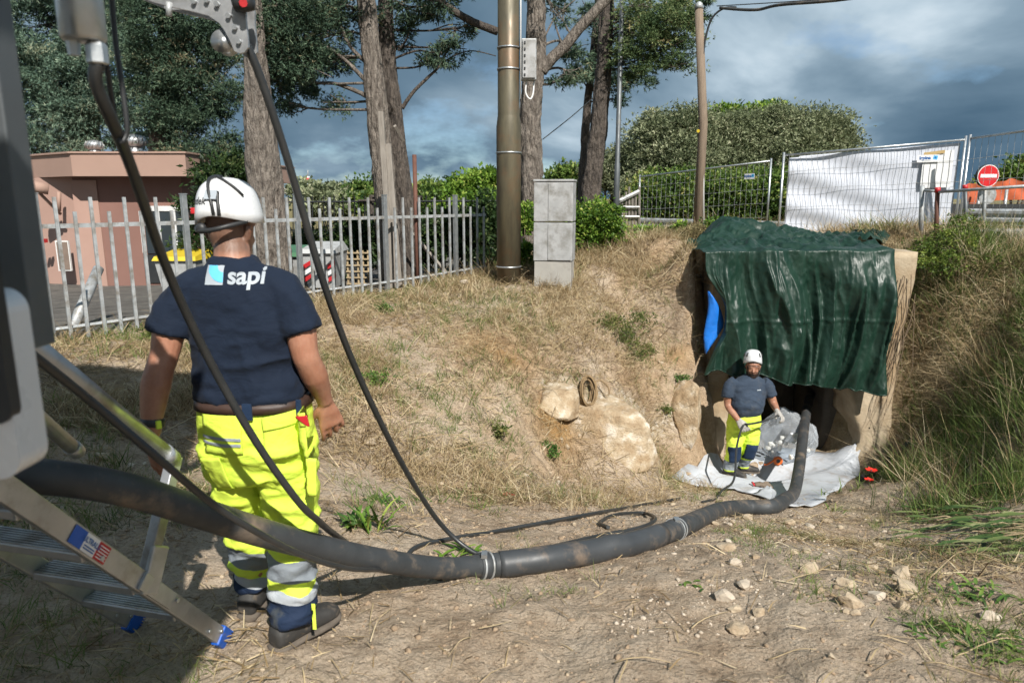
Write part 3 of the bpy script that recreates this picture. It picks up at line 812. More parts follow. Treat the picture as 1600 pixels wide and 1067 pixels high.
# white geotextile on the trench floor
cor = [(1043, 742), (1110, 712), (1180, 704), (1262, 706), (1330, 703), (1341, 738), (1300, 770), (1238, 795), (1190, 778), (1150, 768), (1100, 757)]
poly = [Pg(*q) for q in cor]
ctr = sum(poly, Vector()) / len(poly)
dense = catmull(poly + [poly[0]], 7)[:-1]
rngm = np.random.default_rng(3)
dense[:, :2] += rngm.normal(0, .018, (len(dense), 2))
rings = [0.0, .15, .3, .45, .6, .75, .88, 1.0]
vs = []; nD = len(dense)
for r_ in rings:
    for q in dense:
        x_ = ctr.x + (q[0] - ctr.x) * max(r_, .001); y_ = ctr.y + (q[1] - ctr.y) * max(r_, .001)
        vs.append([x_, y_, 0])
vs = np.array(vs)
hz = H(vs[:, 0], vs[:, 1])
wr = 0.5 - np.abs(fbm(np.c_[vs[:, :2] * 3.0, np.zeros(len(vs))], 3, 71))
vs[:, 2] = hz + 0.016 + 0.02 * np.maximum(wr, 0) + 0.012 * fbm(np.c_[vs[:, :2] * 9, np.zeros(len(vs))], 2, 72)
# the corner by the right wall is turned up
cornr = np.array(Pg(1330, 725)); dd = np.linalg.norm(vs[:, :2] - cornr[:2], axis=1)
vs[:, 2] += 0.10 * np.exp(-(dd / .28) ** 2)
fs = []
for i in range(len(rings) - 1):
    for k in range(nD):
        k2 = (k + 1) % nD
        fs.append((i * nD + k, i * nD + k2, (i + 1) * nD + k2, (i + 1) * nD + k))
M['geo'] = mat('white_geotextile', (0.50, 0.525, 0.56), (0.42, 0.445, 0.475), rough=0.85, scale=4, dirt=(0.26, 0.21, 0.165), dirt_amt=0.28, dscale=3.5, bump=.3, bscale=20, bdist=.01)
sheet = link('ground_sheet', np_mesh('ground_sheet', vs, np.array(fs), True), M['geo'])
so = sheet.modifiers.new('t', 'SOLIDIFY'); so.thickness = 0.006; so.offset = 1
recenter(sheet, ctr); tag(sheet, 'crumpled white fabric sheet spread on the trench floor', 'ground sheet')
def on_sheet(x, y):
    d_ = (vs[:, 0] - x) ** 2 + (vs[:, 1] - y) ** 2
    k = np.argsort(d_)[:4]; return float(vs[k, 2].mean()) + .006
# clear plastic bag full of pale lumps
def plastic():
    m_ = bpy.data.materials.new('clear_plastic'); m_.use_nodes = True
    nt_ = m_.node_tree; b_ = nt_.nodes['Principled BSDF']
    b_.inputs['Base Color'].default_value = (0.80, 0.85, 0.90, 1)
    b_.inputs['Roughness'].default_value = 0.12; b_.inputs['Specular IOR Level'].default_value = 0.8
    tr = nd(nt_, 'ShaderNodeBsdfTransparent'); tr.inputs[0].default_value = (0.90, 0.93, 0.96, 1)
    mx = nd(nt_, 'ShaderNodeMixShader')
    lw = nd(nt_, 'ShaderNodeLayerWeight'); lw.inputs['Blend'].default_value = 0.35
    f_ = ramp(nt_, lw.outputs['Facing'], [(0.0, 0.10), (1.0, 0.6)])
    nt_.links.new(f_, mx.inputs[0]); nt_.links.new(tr.outputs[0], mx.inputs[1]); nt_.links.new(b_.outputs[0], mx.inputs[2])
    nt_.links.new(mx.outputs[0], nt_.nodes['Material Output'].inputs['Surface'])
    bump_(nt_, b_, noise_(nt_, pos(nt_), 11, 4, .6, .8), 0.7, 0.05)
    return m_
M['plastic'] = plastic()
bagc = G(3.93, 9.62); bagc.z = max(bagc.z, -1.92)
bag = thing('plastic_bag', 'clear plastic bag holding pale lumps on the white sheet', 'plastic bag', bagc)
bm = bmesh.new(); bmesh.ops.create_icosphere(bm, subdivisions=5, radius=1)
co = np.array([v.co for v in bm.verts])
co = co * np.array([.44, .40, .30])
co += co * (0.22 * fbm(co * 3.2, 3, 81) + 0.22 * (0.4 - np.abs(fbm(co * 5.0, 3, 82))))[:, None]
co[:, 2] += .12 * np.exp(-(((co[:, 0] + .12) / .16) ** 2 + ((co[:, 1]) / .2) ** 2)) * (co[:, 2] > 0)
co[:, 2] = np.maximum(co[:, 2], -.27 + .02 * fbm(co * 6, 2, 83))
co[:, 0] += .35 * smooth(.0, .5, co[:, 1])
for v, q in zip(bm.verts, co): v.co = Vector(q) + bagc + Vector((0, 0, .30))
me = bpy.data.meshes.new('film'); bm.to_mesh(me); bm.free()
me.polygons.foreach_set('use_smooth', np.ones(len(me.polygons), bool))
link('film', me, M['plastic'], bag)
M['lump'] = mat('pale_lump', (0.80, 0.77, 0.70), (0.66, 0.62, 0.54), rough=.8, scale=12)
def rock_mesh(r, seed, sub=2, sq=(1, .8, .6), facet=0.25):
    bm = bmesh.new(); bmesh.ops.create_icosphere(bm, subdivisions=sub, radius=1)
    rr = np.random.default_rng(seed)
    co = np.array([v.co for v in bm.verts])
    for k in range(14):                                # flatten against random planes: broken faces
        n_ = rr.normal(size=3); n_ /= np.linalg.norm(n_); d_ = rr.uniform(.50, .85)
        s_ = co @ n_ - d_
        co -= np.where(s_ > 0, s_, 0)[:, None] * n_ * .92
    co *= (1 + facet * fbm(co * 1.8 + seed, 3, seed))[:, None]
    co *= np.array(sq) * r
    fs_ = [[v.index for v in f.verts] for f in bm.faces]; bm.free()
    me_ = bpy.data.meshes.new('rock'); me_.from_pydata([tuple(c_) for c_ in co], [], fs_); me_.update()
    me_.polygons.foreach_set('use_smooth', np.zeros(len(me_.polygons), bool))
    return me_
lump_me = rock_mesh(.055, 91, 1, (1, .9, .8)); lump_me.materials.append(M['lump'])
rl = np.random.default_rng(5)
for k in range(16):
    o = bpy.data.objects.new('lump', lump_me); COL.objects.link(o); o.parent = bag
    a_ = rl.uniform(0, 6.28); q = rl.uniform(.05, .9) ** .5
    o.location = (.30 * q * math.cos(a_) - .02, -.16 + .24 * q * math.sin(a_), rl.uniform(.09, .36))
    o.rotation_euler = tuple(rl.uniform(0, 6, 3)); s_ = rl.uniform(.6, 1.15); o.scale = (s_, s_, s_)
# orange ratchet strap and a muddy glove
so_ = Pg(1210, 733); z_ = on_sheet(so_.x, so_.y)
st = thing('ratchet_strap', 'small orange ratchet strap lying on the white sheet before the bag', 'strap', (so_.x, so_.y, z_))
M['orange'] = mat('orange_webbing', (0.72, 0.16, 0.02), (0.6, 0.12, 0.02), rough=.6, scale=20)
mb = MB().lathe([(.052, -.02), (.062, -.02), (.062, .02), (.052, .02), (.03, .012), (.03, -.012)], (so_.x + .04, so_.y, z_ + .065), (0.2, 1, .1), 18)
mb.build('coil', M['orange'], st)
MB().cyl((so_.x + .038, so_.y - .025, z_ + .065), (so_.x + .042, so_.y + .03, z_ + .065), .028, 10).build('hub', M['black'], st)
MB().tube(catmull([(so_.x - .0, so_.y - .01, z_ + .09), (so_.x - .06, so_.y - .02, z_ + .05), (so_.x - .12, so_.y - .03, z_ + .02), (so_.x - .16, so_.y - .03, z_ + .015)], 4), .013, 6).build('tail', M['orange'], st)
gp = Pg(1187, 762); z_ = on_sheet(gp.x, gp.y)
glv = thing('work_glove', 'muddy brown work glove dropped on the near edge of the white sheet', 'glove', (gp.x, gp.y, z_))
M['mud'] = mat('muddy_cloth', (0.20, 0.155, 0.115), (0.13, 0.10, 0.075), rough=.95, scale=14, bump=.6, bscale=50)
parts_ = [MB().loft([((gp.x - .07, gp.y, z_ + .022), (0, 1, 0), (0, 0, 1), .045, .02), ((gp.x, gp.y, z_ + .03), (0, 1, 0), (0, 0, 1), .055, .028), ((gp.x + .06, gp.y, z_ + .024), (0, 1, 0), (0, 0, 1), .05, .02)], 12)]
for k, a_ in enumerate((-.5, -.2, .1, .4)):
    parts_.append(MB().tube([(gp.x + .05, gp.y + a_ * .1, z_ + .022), (gp.x + .10, gp.y + a_ * .16, z_ + .028), (gp.x + .14, gp.y + a_ * .20 - .01, z_ + .018)], [.015, .014, .010], 8))
parts_.append(MB().tube([(gp.x, gp.y - .05, z_ + .02), (gp.x + .03, gp.y - .09, z_ + .03), (gp.x + .06, gp.y - .10, z_ + .02)], [.018, .015, .011], 8))
link('shell', remesh(parts_, .006, 3), M['mud'], glv)
MB().tube([(gp.x - .085, gp.y - .045, z_ + .03), (gp.x - .09, gp.y, z_ + .045), (gp.x - .085, gp.y + .045, z_ + .03)], .012, 8).build('cuff', M['print_red'], glv)

# ------------------------------------------------------------------ palisade fence, building, poles
FA = Vector((-5.6, 4.95, 0)); FB = Vector((-0.42, 11.25, 0))
fd = (FB - FA); FL = fd.length; fd.normalize(); fn = Vector((fd.y, -fd.x, 0))
FR = Matrix((fd, -fn, Vector((0, 0, 1)))).transposed()
fence = thing('palisade_fence', 'galvanised steel palisade fence with alternating tall and short pickets beside the yard', 'fence', G(FA.x, FA.y))
TOPZ = 1.735
def fz(s): q = FA + fd * s; return h1(q.x, q.y)
pitch = 0.152; npk = int(FL / pitch)
tall = MB().box((0, 0, 0.5), (.030, .022, 1.0)); shrt = tall
for k in range(npk + 1):
    s = k * pitch + .03
    q = FA + fd * s; g = fz(s); z0 = g + .03
    is_t = k % 2 == 0
    if k % 9 == 4: continue
    zt = TOPZ - (0.0 if is_t else .135)
    if g > zt - .3: continue
    lean = (RNG.normal(0, .006), RNG.normal(0, .006))
    mb = MB().box((q.x + fn.x * .028, q.y + fn.y * .028, (z0 + zt) / 2), (.030, .020, zt - z0), Matrix.Rotation(lean[0], 3, 'X') @ FR)
    mb.build('picket', M['galv'], fence)
for k in range(4, npk + 1, 9):
    s = k * pitch + .03; q = FA + fd * s; g = fz(s)
    mb = MB().box((q.x, q.y, (g - .3 + TOPZ + .03) / 2), (.055, .055, TOPZ + .03 - g + .3), FR, .004)
    mb.box((q.x, q.y, TOPZ + .034), (.064, .064, .010), FR)
    mb.build('post', M['galv_bright'], fence)
mid_ = FA + fd * FL / 2
MB().box((mid_.x, mid_.y, TOPZ - .265), (FL, .030, .040), FR).build('top_rail', M['galv'], fence)
MB().tube([(FA + fd * (FL * t / 8)) + Vector((0, 0, fz(FL * t / 8) + .13)) for t in range(9)], .022, 4, sm=False).build('bottom_rail', M['galv'], fence)
# leaning galvanised pipe in the yard
pa = P(154, 420, 7.9); pb = P(112, 528, 7.2); pb.z = h1(pb.x, pb.y)
lp = MB().tube([pb, pa], .055, 14).build('steel_pipe', M['galv']); recenter(lp, pb); tag(lp, 'thick galvanised pipe stub leaning in the yard behind the left of the fence', 'pipe')

# building with a deep flat roof
bd = thing('yard_building', 'low pink building with a deep flat terracotta roof edge behind the fence', 'building', (-9.5, 16.5, -.1))
BY = 14.6
def bx(px): return (px - 800) / FPX * (BY * math.cos(TILT) + 0.2)
c0 = P(132, 440, BY); base = h1(c0.x, c0.y) - .3
roof_b = P(112, 281, 14.2).z; roof_t = P(112, 246, 14.2).z
x_c = c0.x
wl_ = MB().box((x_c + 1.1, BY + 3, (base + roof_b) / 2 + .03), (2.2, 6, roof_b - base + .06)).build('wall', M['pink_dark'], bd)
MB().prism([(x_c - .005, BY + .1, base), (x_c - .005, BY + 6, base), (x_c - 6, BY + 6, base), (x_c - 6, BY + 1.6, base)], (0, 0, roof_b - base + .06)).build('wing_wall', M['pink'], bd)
MB().box((x_c + .24, BY - .015, (base + roof_b) / 2), (.50, .03, roof_b - base)).build('corner_pier', M['pink'], bd)
xr0 = P(112, 260, BY - .5).x; xr1 = x_c + 2.55
rpoly = [(xr0, BY - .5, roof_b + .065), (xr1, BY - .5, roof_b + .065), (xr1, BY + 6.5, roof_b + .065), (xr0 - 6, BY + 6.5, roof_b + .065), (xr0 - 6, BY + 3.6, roof_b + .065)]
rf = MB().prism(rpoly, (0, 0, roof_t - roof_b)).build('roof', M['fascia'], bd)
MB().prism([(a - (.03 if a < xr1 else -.03), b_ - .03, roof_t + .068) for a, b_, _ in rpoly], (0, 0, .035)).build('coping', M['fascia'], rf)
def bplate(name, px0, py0, px1, py1, mt, d=.05, par=bd, yy=BY):
    a = P(px0, py0, yy); b_ = P(px1, py1, yy)
    return MB().box(((a.x + b_.x) / 2, yy - d / 2, (a.z + b_.z) / 2), (abs(b_.x - a.x), d, abs(b_.z - a.z))).build(name, mt, par)
sh = bplate('meter_hatch', 88, 376, 114, 423, M['pvc'], .05, yy=BY - .1); bplate('hatch_door', 90.5, 378, 112.5, 421, M['shutter'], .06, sh, BY - .1)
for px in (64, 70): bplate('alarm_box', px, 373, px + 5, 379, M['print_red'], .12, yy=BY - .1)
wd = bplate('window', 222, 322, 300, 330, M['pvc'], .05); 
for a_ in (222, 250, 275): bplate('mullion', a_, 330, a_ + 3, 395, M['pvc'], .05)
bplate('dark_window', 225, 330, 300, 396, M['glass_dark'], .03)
bplate('dark_doorway', 225, 398, 300, 442, M['black'], .03)
gut = MB().tube([P(48, 291, BY - .7), P(76, 296, BY - .55)], .11, 10).build('awning_roll', M['fascia'], bd)
MB().tube([P(60, 300, BY - .5), P(95, 335, BY - .15)], .03, 6).build('awning_arm', M['fascia'], bd)
MB().tube([P(92, 300, BY - .15), P(92, 330, BY - .15)], .04, 6).build('rain_pipe', M['fascia'], bd)
for px, s_ in ((213, 1.0), (150, .75)):
    c = P(px, 252, 16.0); c.z = roof_t + .09
    tv = thing('roof_ventilator', ('larger' if s_ == 1 else 'smaller') + ' silver spinning roof ventilator on the pink building', 'ventilator', c)
    MB().cyl(c, c + Vector((0, 0, .22 * s_)), .15 * s_, 14).build('neck', M['galv_bright'], tv)
    hd = MB().lathe([(.14 * s_, .22 * s_), (.22 * s_, .28 * s_), (.24 * s_, .36 * s_), (.20 * s_, .45 * s_), (.08 * s_, .50 * s_)], c, n=16).build('turbine', M['galv_bright'], tv)
    for k in range(14):
        an = k * math.pi / 7; d_ = Vector((math.cos(an), math.sin(an), 0)); e_ = Vector((-d_.y, d_.x, 0))
        MB().tube([c + d_ * .225 * s_ + Vector((0, 0, .26 * s_)), c + (d_ * .25 + e_ * .03) * s_ + Vector((0, 0, .36 * s_)), c + (d_ * .19 + e_ * .07) * s_ + Vector((0, 0, .46 * s_))], .012 * s_, 4).build('vane', M['galv'], hd)

# wheelie bins behind the fence
def wheelie(px, py, Y, w, label, lidm, stripes, h=.95):
    q = P(px, py, Y); g = G(q.x, q.y)
    t = thing('wheelie_bin', label, 'bin', g, 'bins behind the palisade fence')
    def ring(z, sx, sy): return [(g.x - sx, g.y - sy, g.z + z), (g.x + sx, g.y - sy, g.z + z), (g.x + sx, g.y + sy, g.z + z), (g.x - sx, g.y + sy, g.z + z)]
    a = ring(.10, w * .40, .28); c = ring(h, w * .5, .36)
    MB().add(a + c, [(3, 2, 1, 0), (4, 5, 6, 7), (0, 1, 5, 4), (1, 2, 6, 5), (2, 3, 7, 6), (3, 0, 4, 7)]).build('body', M['bin'], t)
    ld = [(g.x - w * .53, g.y - .40, g.z + h + .003), (g.x + w * .53, g.y - .40, g.z + h + .003), (g.x + w * .53, g.y + .40, g.z + h + .003), (g.x - w * .53, g.y + .40, g.z + h + .003)]
    up = [(g.x - w * .50, g.y - .36, g.z + h + .06), (g.x + w * .50, g.y - .36, g.z + h + .06), (g.x + w * .45, g.y + .25, g.z + h + .13), (g.x - w * .45, g.y + .25, g.z + h + .13)]
    MB().add(ld + up, [(3, 2, 1, 0), (4, 5, 6, 7), (0, 1, 5, 4), (1, 2, 6, 5), (2, 3, 7, 6), (3, 0, 4, 7)]).build('lid', lidm, t)
    for s_ in (-1, 1):
        MB().cyl((g.x + s_ * w * .36 - .03, g.y + .26, g.z + .08), (g.x + s_ * w * .36 + .03, g.y + .26, g.z + .08), .08, 12).build('wheel', M['black'], t)
    if stripes:
        for s_ in (-1, 1):
            xx = g.x + s_ * w * .36
            for k in range(3):
                z0 = g.z + h * .32 + k * .09
                MB().add([(xx - .05, g.y - .335 - .010 * k, z0), (xx + .05, g.y - .335 - .010 * k, z0 + .06), (xx + .05, g.y - .345 - .010 * k, z0 + .12), (xx - .05, g.y - .345 - .010 * k, z0 + .06)], [(0, 1, 2, 3)]).build('warning_stripe', M['print_red'] if k % 2 == 0 else M['print_white'], t)
    return t
wheelie(510, 430, 10.0, .46, 'grey wheelie bin with red and white warning stripes behind the fence', M['bin'], True, .58)
wheelie(470, 430, 10.4, .42, 'grey wheelie bin with a green lid beside the big trunk', M['bin_green'], True, .56)
wheelie(293, 430, 10.6, .60, 'bin with a yellow lid behind the worker with the printed back', M['yellow'], False, .62)

# weathered board post, rusty tube post
q = P(612, 420, 10.0); g = G(q.x, q.y); tz = P(606, 175, 10.0).z
bp_ = thing('board_post', 'tall weathered grey timber post with a split board and brace by the trunks', 'post', g)
MB().box((g.x - .035, g.y, (g.z - .2 + tz) / 2), (.075, .09, tz - g.z + .2), Matrix.Rotation(-.03, 3, 'Y'), .006).build('board', M['wood'], bp_)
zt2 = P(606, 225, 10.0).z
MB().box((g.x + .045, g.y + .012, (g.z - .2 + zt2) / 2), (.11, .05, zt2 - g.z + .2), Matrix.Rotation(-.05, 3, 'Y'), .006).build('split_board', M['wood'], bp_)
MB().tube([P(617, 197, 10.05), P(630, 220, 10.25)], .028, 4, sm=False).build('brace', M['wood'], bp_)
q = P(652, 415, 10.2); g = G(q.x, q.y)
rp = MB().cyl(g - Vector((0, 0, .3)), Vector((g.x, g.y, P(652, 242, 10.2).z)), .030, 12).build('rusty_post', M['rust']); recenter(rp, g)
tag(rp, 'slim rust brown steel tube standing at the fence near the timber post', 'post')
q = P(660, 370, 10.6)
db = MB().tube([P(645, 365, 11.0), P(700, 430, 11.0)], .03, 4, sm=False).build('fallen_board', M['wood']); tag(db, 'slanting grey board behind the pickets right of the rusty tube', 'board')
# big steel lamp column with straps
q = P(795, 432, 10.0); g = G(q.x, q.y)
pl = thing('steel_column', 'thick brown weathered steel pole with silver straps in the middle', 'pole', g)
rb = 37 / FPX * 10.05 / 2; zt3 = P(795, 195, 10).z
MB().lathe([(rb, -.3), (rb, zt3 - g.z - .03), (rb * .90, zt3 - g.z + .10), (rb * .88, zt3 - g.z + .12), (rb * .80, 6.5)], g, n=28).build('shaft', M['pole'], pl)
for py in (72, 106, 238, 418):
    z_ = P(795, py, 9.85).z; r_ = rb * (.885 if py < 180 else 1.01) + .004
    MB().lathe([(r_, -.010), (r_ + .004, -.010), (r_ + .004, .010), (r_, .010)], (g.x, g.y, z_), n=28).build('strap', M['galv_bright'], pl)
jb = P(825, 95, 10.0)
MB().box((jb.x + .01, g.y - .02, jb.z), (.20, .16, .52), None, .012).build('junction_box', M['galv'], pl)
jl = MB().box((jb.x + .01, g.y - .115, jb.z), (.17, .03, .48), None, .008).build('box_cover', M['cab'], pl)
for i_ in range(6): MB().box((jb.x + .01 - .055, g.y - .135, jb.z - .2 + .08 * i_), (.02, .015, .03)).build('latch', M['black'], jl)
MB().tube(catmull([(jb.x - .02, g.y - .03, jb.z - .26), (jb.x - .03, g.y - .05, jb.z - .42), (jb.x + .03, g.y - .05, jb.z - .50), (jb.x + .07, g.y - .03, jb.z - .42), (jb.x + .08, g.y, jb.z - .26)], 5), .012, 6).build('cable_loop', M['pvc'], pl)
MB().tube([(jb.x - .10, g.y - .08, jb.z - .5), (jb.x - .10, g.y - .08, 5.2)], .010, 6).build('conduit', M['pvc'], pl)
# concrete cable cabinet
q = P(866, 435, 9.9); g = G(q.x, q.y)
cb = thing('cable_cabinet', 'grey two part concrete cable cabinet beside the brown pole', 'cabinet', g)
zt = P(866, 285, 9.9).z; zm = P(866, 347, 9.9).z; zl = P(866, 407, 9.9).z
wc = 60 / FPX * 10.0; ry = Matrix.Rotation(R(-12), 3, 'Z')
up_ = MB().box((g.x, g.y, (zt + zm) / 2 + .005), (wc * .98, .36, zt - zm - .012), ry, .008).build('upper_box', M['cab'], cb)
lo_ = MB().box((g.x, g.y, (zm + zl) / 2), (wc * .98, .36, zm - zl - .012), ry, .008).build('lower_box', M['cab'], cb)
MB().box((g.x, g.y, (zl + g.z - .3) / 2 - .004), (wc * .94, .34, zl - g.z + .3), ry, .006).build('plinth', M['concrete'], cb)
MB().box((g.x, g.y, zt + .02), (wc * 1.01, .385, .03), ry, .008).build('cap', M['cab'], cb)
for z0, z1, par in ((zm, zt, up_), (zl, zm, lo_)):
    off = ry @ Vector((wc * .17, -.185, 0))
    MB().box((g.x + off.x, g.y + off.y, (z0 + z1) / 2), (wc * .58, .012, (z1 - z0) * .93), ry, .003).build('door', M['cab'], par)
# thin lamp post and the timber pole with overhead wires
q = P(963, 310, 15.5); g = G(q.x, q.y)
tl = MB().lathe([(.062, -.3), (.062, 1.6), (.052, 1.62), (.045, 7.5)], g, n=14).build('lamp_post', M['truck_grey']); recenter(tl, g)
tag(tl, 'thin grey street lamp post right of the leaning trunk', 'lamp post')
q = P(1090, 352, 14.0); g = G(q.x, q.y)
wp = thing('utility_pole', 'brown timber utility pole with a white conduit and overhead cable', 'utility pole', g)
tp_ = P(1092, 14, 14.0)
MB().tube([g - Vector((0, 0, .4)), Vector((g.x + .005, g.y, (g.z + tp_.z) / 2)), tp_], [.092, .085, .075], 16).build('timber', M['pole_wood'], wp)
MB().lathe([(.09, 0), (.06, .09), (.02, .12)], tp_, n=12).build('cap', M['galv'], wp)
MB().tube([Vector((g.x + .115, g.y - .05, g.z - .1)), P(1098, 92, 13.95)], .022, 8).build('conduit', M['pvc'], wp)
MB().tube(catmull([P(1098, 92, 13.95), P(1102, 62, 13.95), P(1112, 30, 13.9), P(1130, 14, 13.8), P(1150, 12, 13.6)], 6), .020, 6).build('riser_cable', M['black'], wp)
mb = MB().cyl(P(1091, 205, 13.895), P(1091, 205, 13.89), .03, 10); mb.build('number_disc', M['yellow'], wp)
wr_ = MB().tube(catmull([P(1125, 13, 13.85), P(1180, 16, 13.2), P(1220, 8, 12.5), P(1330, -2, 11.5), P(1500, -35, 10.2)], 6), .026, 8).build('overhead_cable', M['tunnel_hose']); tag(wr_, 'thick grey overhead cable running right from the timber pole', 'cable')
wr_ = MB().tube(catmull([P(1120, 10, 13.9), P(1250, 2, 13.2), P(1420, -12, 12.4)], 6), .009, 6).build('overhead_wire', M['black']); tag(wr_, 'thin black overhead wire above the thick cable at the timber pole', 'wire')
wr_ = MB().tube(catmull([P(848, 218, 14.2), P(890, 185, 14.6), P(927, 153, 15.3)], 6), .010, 6).build('guy_wire', M['black']); tag(wr_, 'thin dark wire slanting between two trunks', 'wire')

# site hoarding: three wire mesh panels
def panel(name_label, A, B, zb_a, zb_b, zt_a, zt_b, wires=True, nv=24, nh=5):
    """A,B: (x,y) ends"""
    A3 = Vector((A[0], A[1], 0)); B3 = Vector((B[0], B[1], 0))
    t = thing('mesh_fence_panel', name_label, 'fence panel', Vector((A[0], A[1], zb_a)), 'temporary wire mesh fence panels above the culvert')
    def pt(s, k): return A3.lerp(B3, s) + Vector((0, 0, (zb_a * (1 - s) + zb_b * s) * (1 - k) + (zt_a * (1 - s) + zt_b * s) * k))
    for s_ in (0, 1): MB().tube([pt(s_, -.12), pt(s_, 1.02)], .022, 10).build('post', M['galv_bright'], t)
    MB().tube([pt(.002, .985), pt(.998, .985)], .019, 8).build('top_tube', M['galv_bright'], t)
    MB().tube([pt(.002, .03), pt(.998, .03)], .019, 8).build('bottom_tube', M['galv_bright'], t)
    w = MB(); rr = random.Random(3)
    off = Vector((B3 - A3)).normalized().cross(Vector((0, 0, 1))) * .012
    for k in range(1, nv):
        pts = []
        for j in range(13):
            jj = j / 12; dip = .012 * math.sin(j * 2.1 + k)
            pts.append(pt(k / nv + dip / 3.4 * .5, .03 + .955 * jj))
        w.tube(pts, .0032, 4, caps=False)
    for k in range(1, nh):
        w.tube([pt(j / 8, k / nh) + off + Vector((0, 0, .006 * math.sin(j * 1.7 + k))) for j in range(9)], .0034, 4, caps=False)
    o = w.build('wire_mesh', M['galv'], t); o['kind'] = 'stuff'
    return t, pt
def endp(px, py_t, Y):
    q = P(px, py_t, Y); return (q.x, q.y), q.z
a1, zt1 = endp(1000, 275, 19.0); b1, zt1b = endp(1205, 250, 16.2)
pan1, pt1 = panel('long mesh panel standing before the hedge at the timber pole', a1, b1, .86, .98, zt1, zt1b, nv=26)
a2, zt2 = endp(1225, 241, 13.6); b2, zt2b = endp(1509, 216, 12.6)
pan2, pt2 = panel('mesh panel backed with a white sheet behind the tarpaulin', a2, b2, .92, .92, zt2, zt2b, nv=30)
a3, zt3_ = endp(1516, 214, 12.2); b3, zt3b = endp(1720, 185, 10.6)
pan3, pt3 = panel('open mesh panel in front of the no entry sign', a3, b3, .92, .92, zt3_, zt3b, nv=18)
# white sheet behind panel 2
nrm2 = (Vector((b2[0], b2[1], 0)) - Vector((a2[0], a2[1], 0))).normalized().cross(Vector((0, 0, 1)))   # towards the camera side
if nrm2.y > 0: nrm2 = -nrm2
NU, NV = 90, 50
vs_ = []
for j in range(NV + 1):
    for i in range(NU + 1):
        s_ = .035 + .945 * i / NU; k_ = .04 + .925 * j / NV
        vs_.append(pt2(s_, k_ - (.012 if i < 6 else 0)))
vs_ = np.array([tuple(v) for v in vs_])
uu = np.tile(np.linspace(0, 1, NU + 1), NV + 1); vv = np.repeat(np.linspace(0, 1, NV + 1), NU + 1)
dg_ = 0.040 * np.sin((vv * 1.0 + uu * .55) * 17 + 2.0 * fbm(np.c_[uu * 3, vv * 2, uu * 0], 2, 14)) * smooth(1.0, .1, uu) + .02 * fbm(np.c_[uu * 6, vv * 8, uu * 0], 3, 15)
vs_ += np.array(nrm2)[None] * (-0.06 + dg_ * .75)[:, None]
id_ = np.arange((NU + 1) * (NV + 1)).reshape(NV + 1, NU + 1)
F_ = np.stack([id_[:-1, :-1], id_[:-1, 1:], id_[1:, 1:], id_[1:, :-1]], -1).reshape(-1, 4)
M['hoard'] = mat('white_sheeting', (0.60, 0.63, 0.70), (0.55, 0.58, 0.65), rough=.6, scale=3)
hs = link('hoarding_sheet', np_mesh('hoarding_sheet', vs_, F_, True), M['hoard'])
hs.modifiers.new('t', 'SOLIDIFY').thickness = .003
recenter(hs, pt2(.5, 0)); tag(hs, 'white creased plastic sheet tied along the mesh fence panel', 'sheet')
U2 = (Vector((b2[0], b2[1], 0)) - Vector((a2[0], a2[1], 0))).normalized()
MB().add([pt2(.79, .55) - nrm2 * .006, pt2(.95, .55) - nrm2 * .006, pt2(.95, .90) - nrm2 * .006, pt2(.79, .90) - nrm2 * .006], [(0, 1, 2, 3)]).build('paper_sheet', M['print_white'], hs)
MB().add([pt2(.79, .865) + nrm2 * .012, pt2(.90, .875) + nrm2 * .012, pt2(.90, .905) + nrm2 * .012, pt2(.79, .895) + nrm2 * .012], [(0, 1, 2, 3)]).build('tape', M['tape'], hs)
def company_plate(c, U, n, w, h, label, slant=0.0):
    t = thing('company_plate', label, 'sign', c, 'small white plates on the mesh fence')
    Z = Vector((0, 0, 1)); U = (U + Z * slant).normalized(); Vv = n.cross(U).normalized()
    if Vv.z < 0: Vv = -Vv
    c = Vector(c)
    Rm = Matrix((U, -n, Vv)).transposed()
    MB().box(c, (w, .004, h), Rm).build('plate', M['print_white'], t)
    f = c + n * .0035
    flat_text('Irpina', h * .62, f - U * w * .14 + Vv * h * .08, U, Vv, 0.001, .003).build('lettering', M['print_blue'], t)
    a = f + U * w * .33 + Vv * h * .10
    def qd(cx, cy, r, m_): MB().add([a + U * (cx - r) + Vv * (cy - r * .7), a + U * (cx + r * .7) + Vv * (cy - r), a + U * (cx + r) + Vv * (cy + r * .7), a + U * (cx - r * .7) + Vv * (cy + r)], [(0, 1, 2, 3)]).build('emblem', m_, t)
    qd(0, 0, h * .32, M['sky_blue'])
    a = a + n * .001; qd(0, 0, h * .14, M['print_blue'])
    MB().add([f - U * w * .30 - Vv * h * .33, f + U * w * .12 - Vv * h * .33, f + U * w * .12 - Vv * h * .27, f - U * w * .30 - Vv * h * .27], [(0, 1, 2, 3)]).build('small_print', M['print_grey'], t)
    return t
sl2 = (zt2b - zt2) / 4
company_plate(pt2(.815, .835) + nrm2 * .02, U2, nrm2, .34, .125, 'white company plate on the sheeted mesh panel', .02)
U1 = (Vector((b1[0], b1[1], 0)) - Vector((a1[0], a1[1], 0))).normalized(); n1_ = U1.cross(Vector((0, 0, 1)))
if n1_.y > 0: n1_ = -n1_
company_plate(pt1(.865, .80) + n1_ * .02, U1, n1_, .26, .125, 'white company plate on the mesh panel before the hedge', .02)
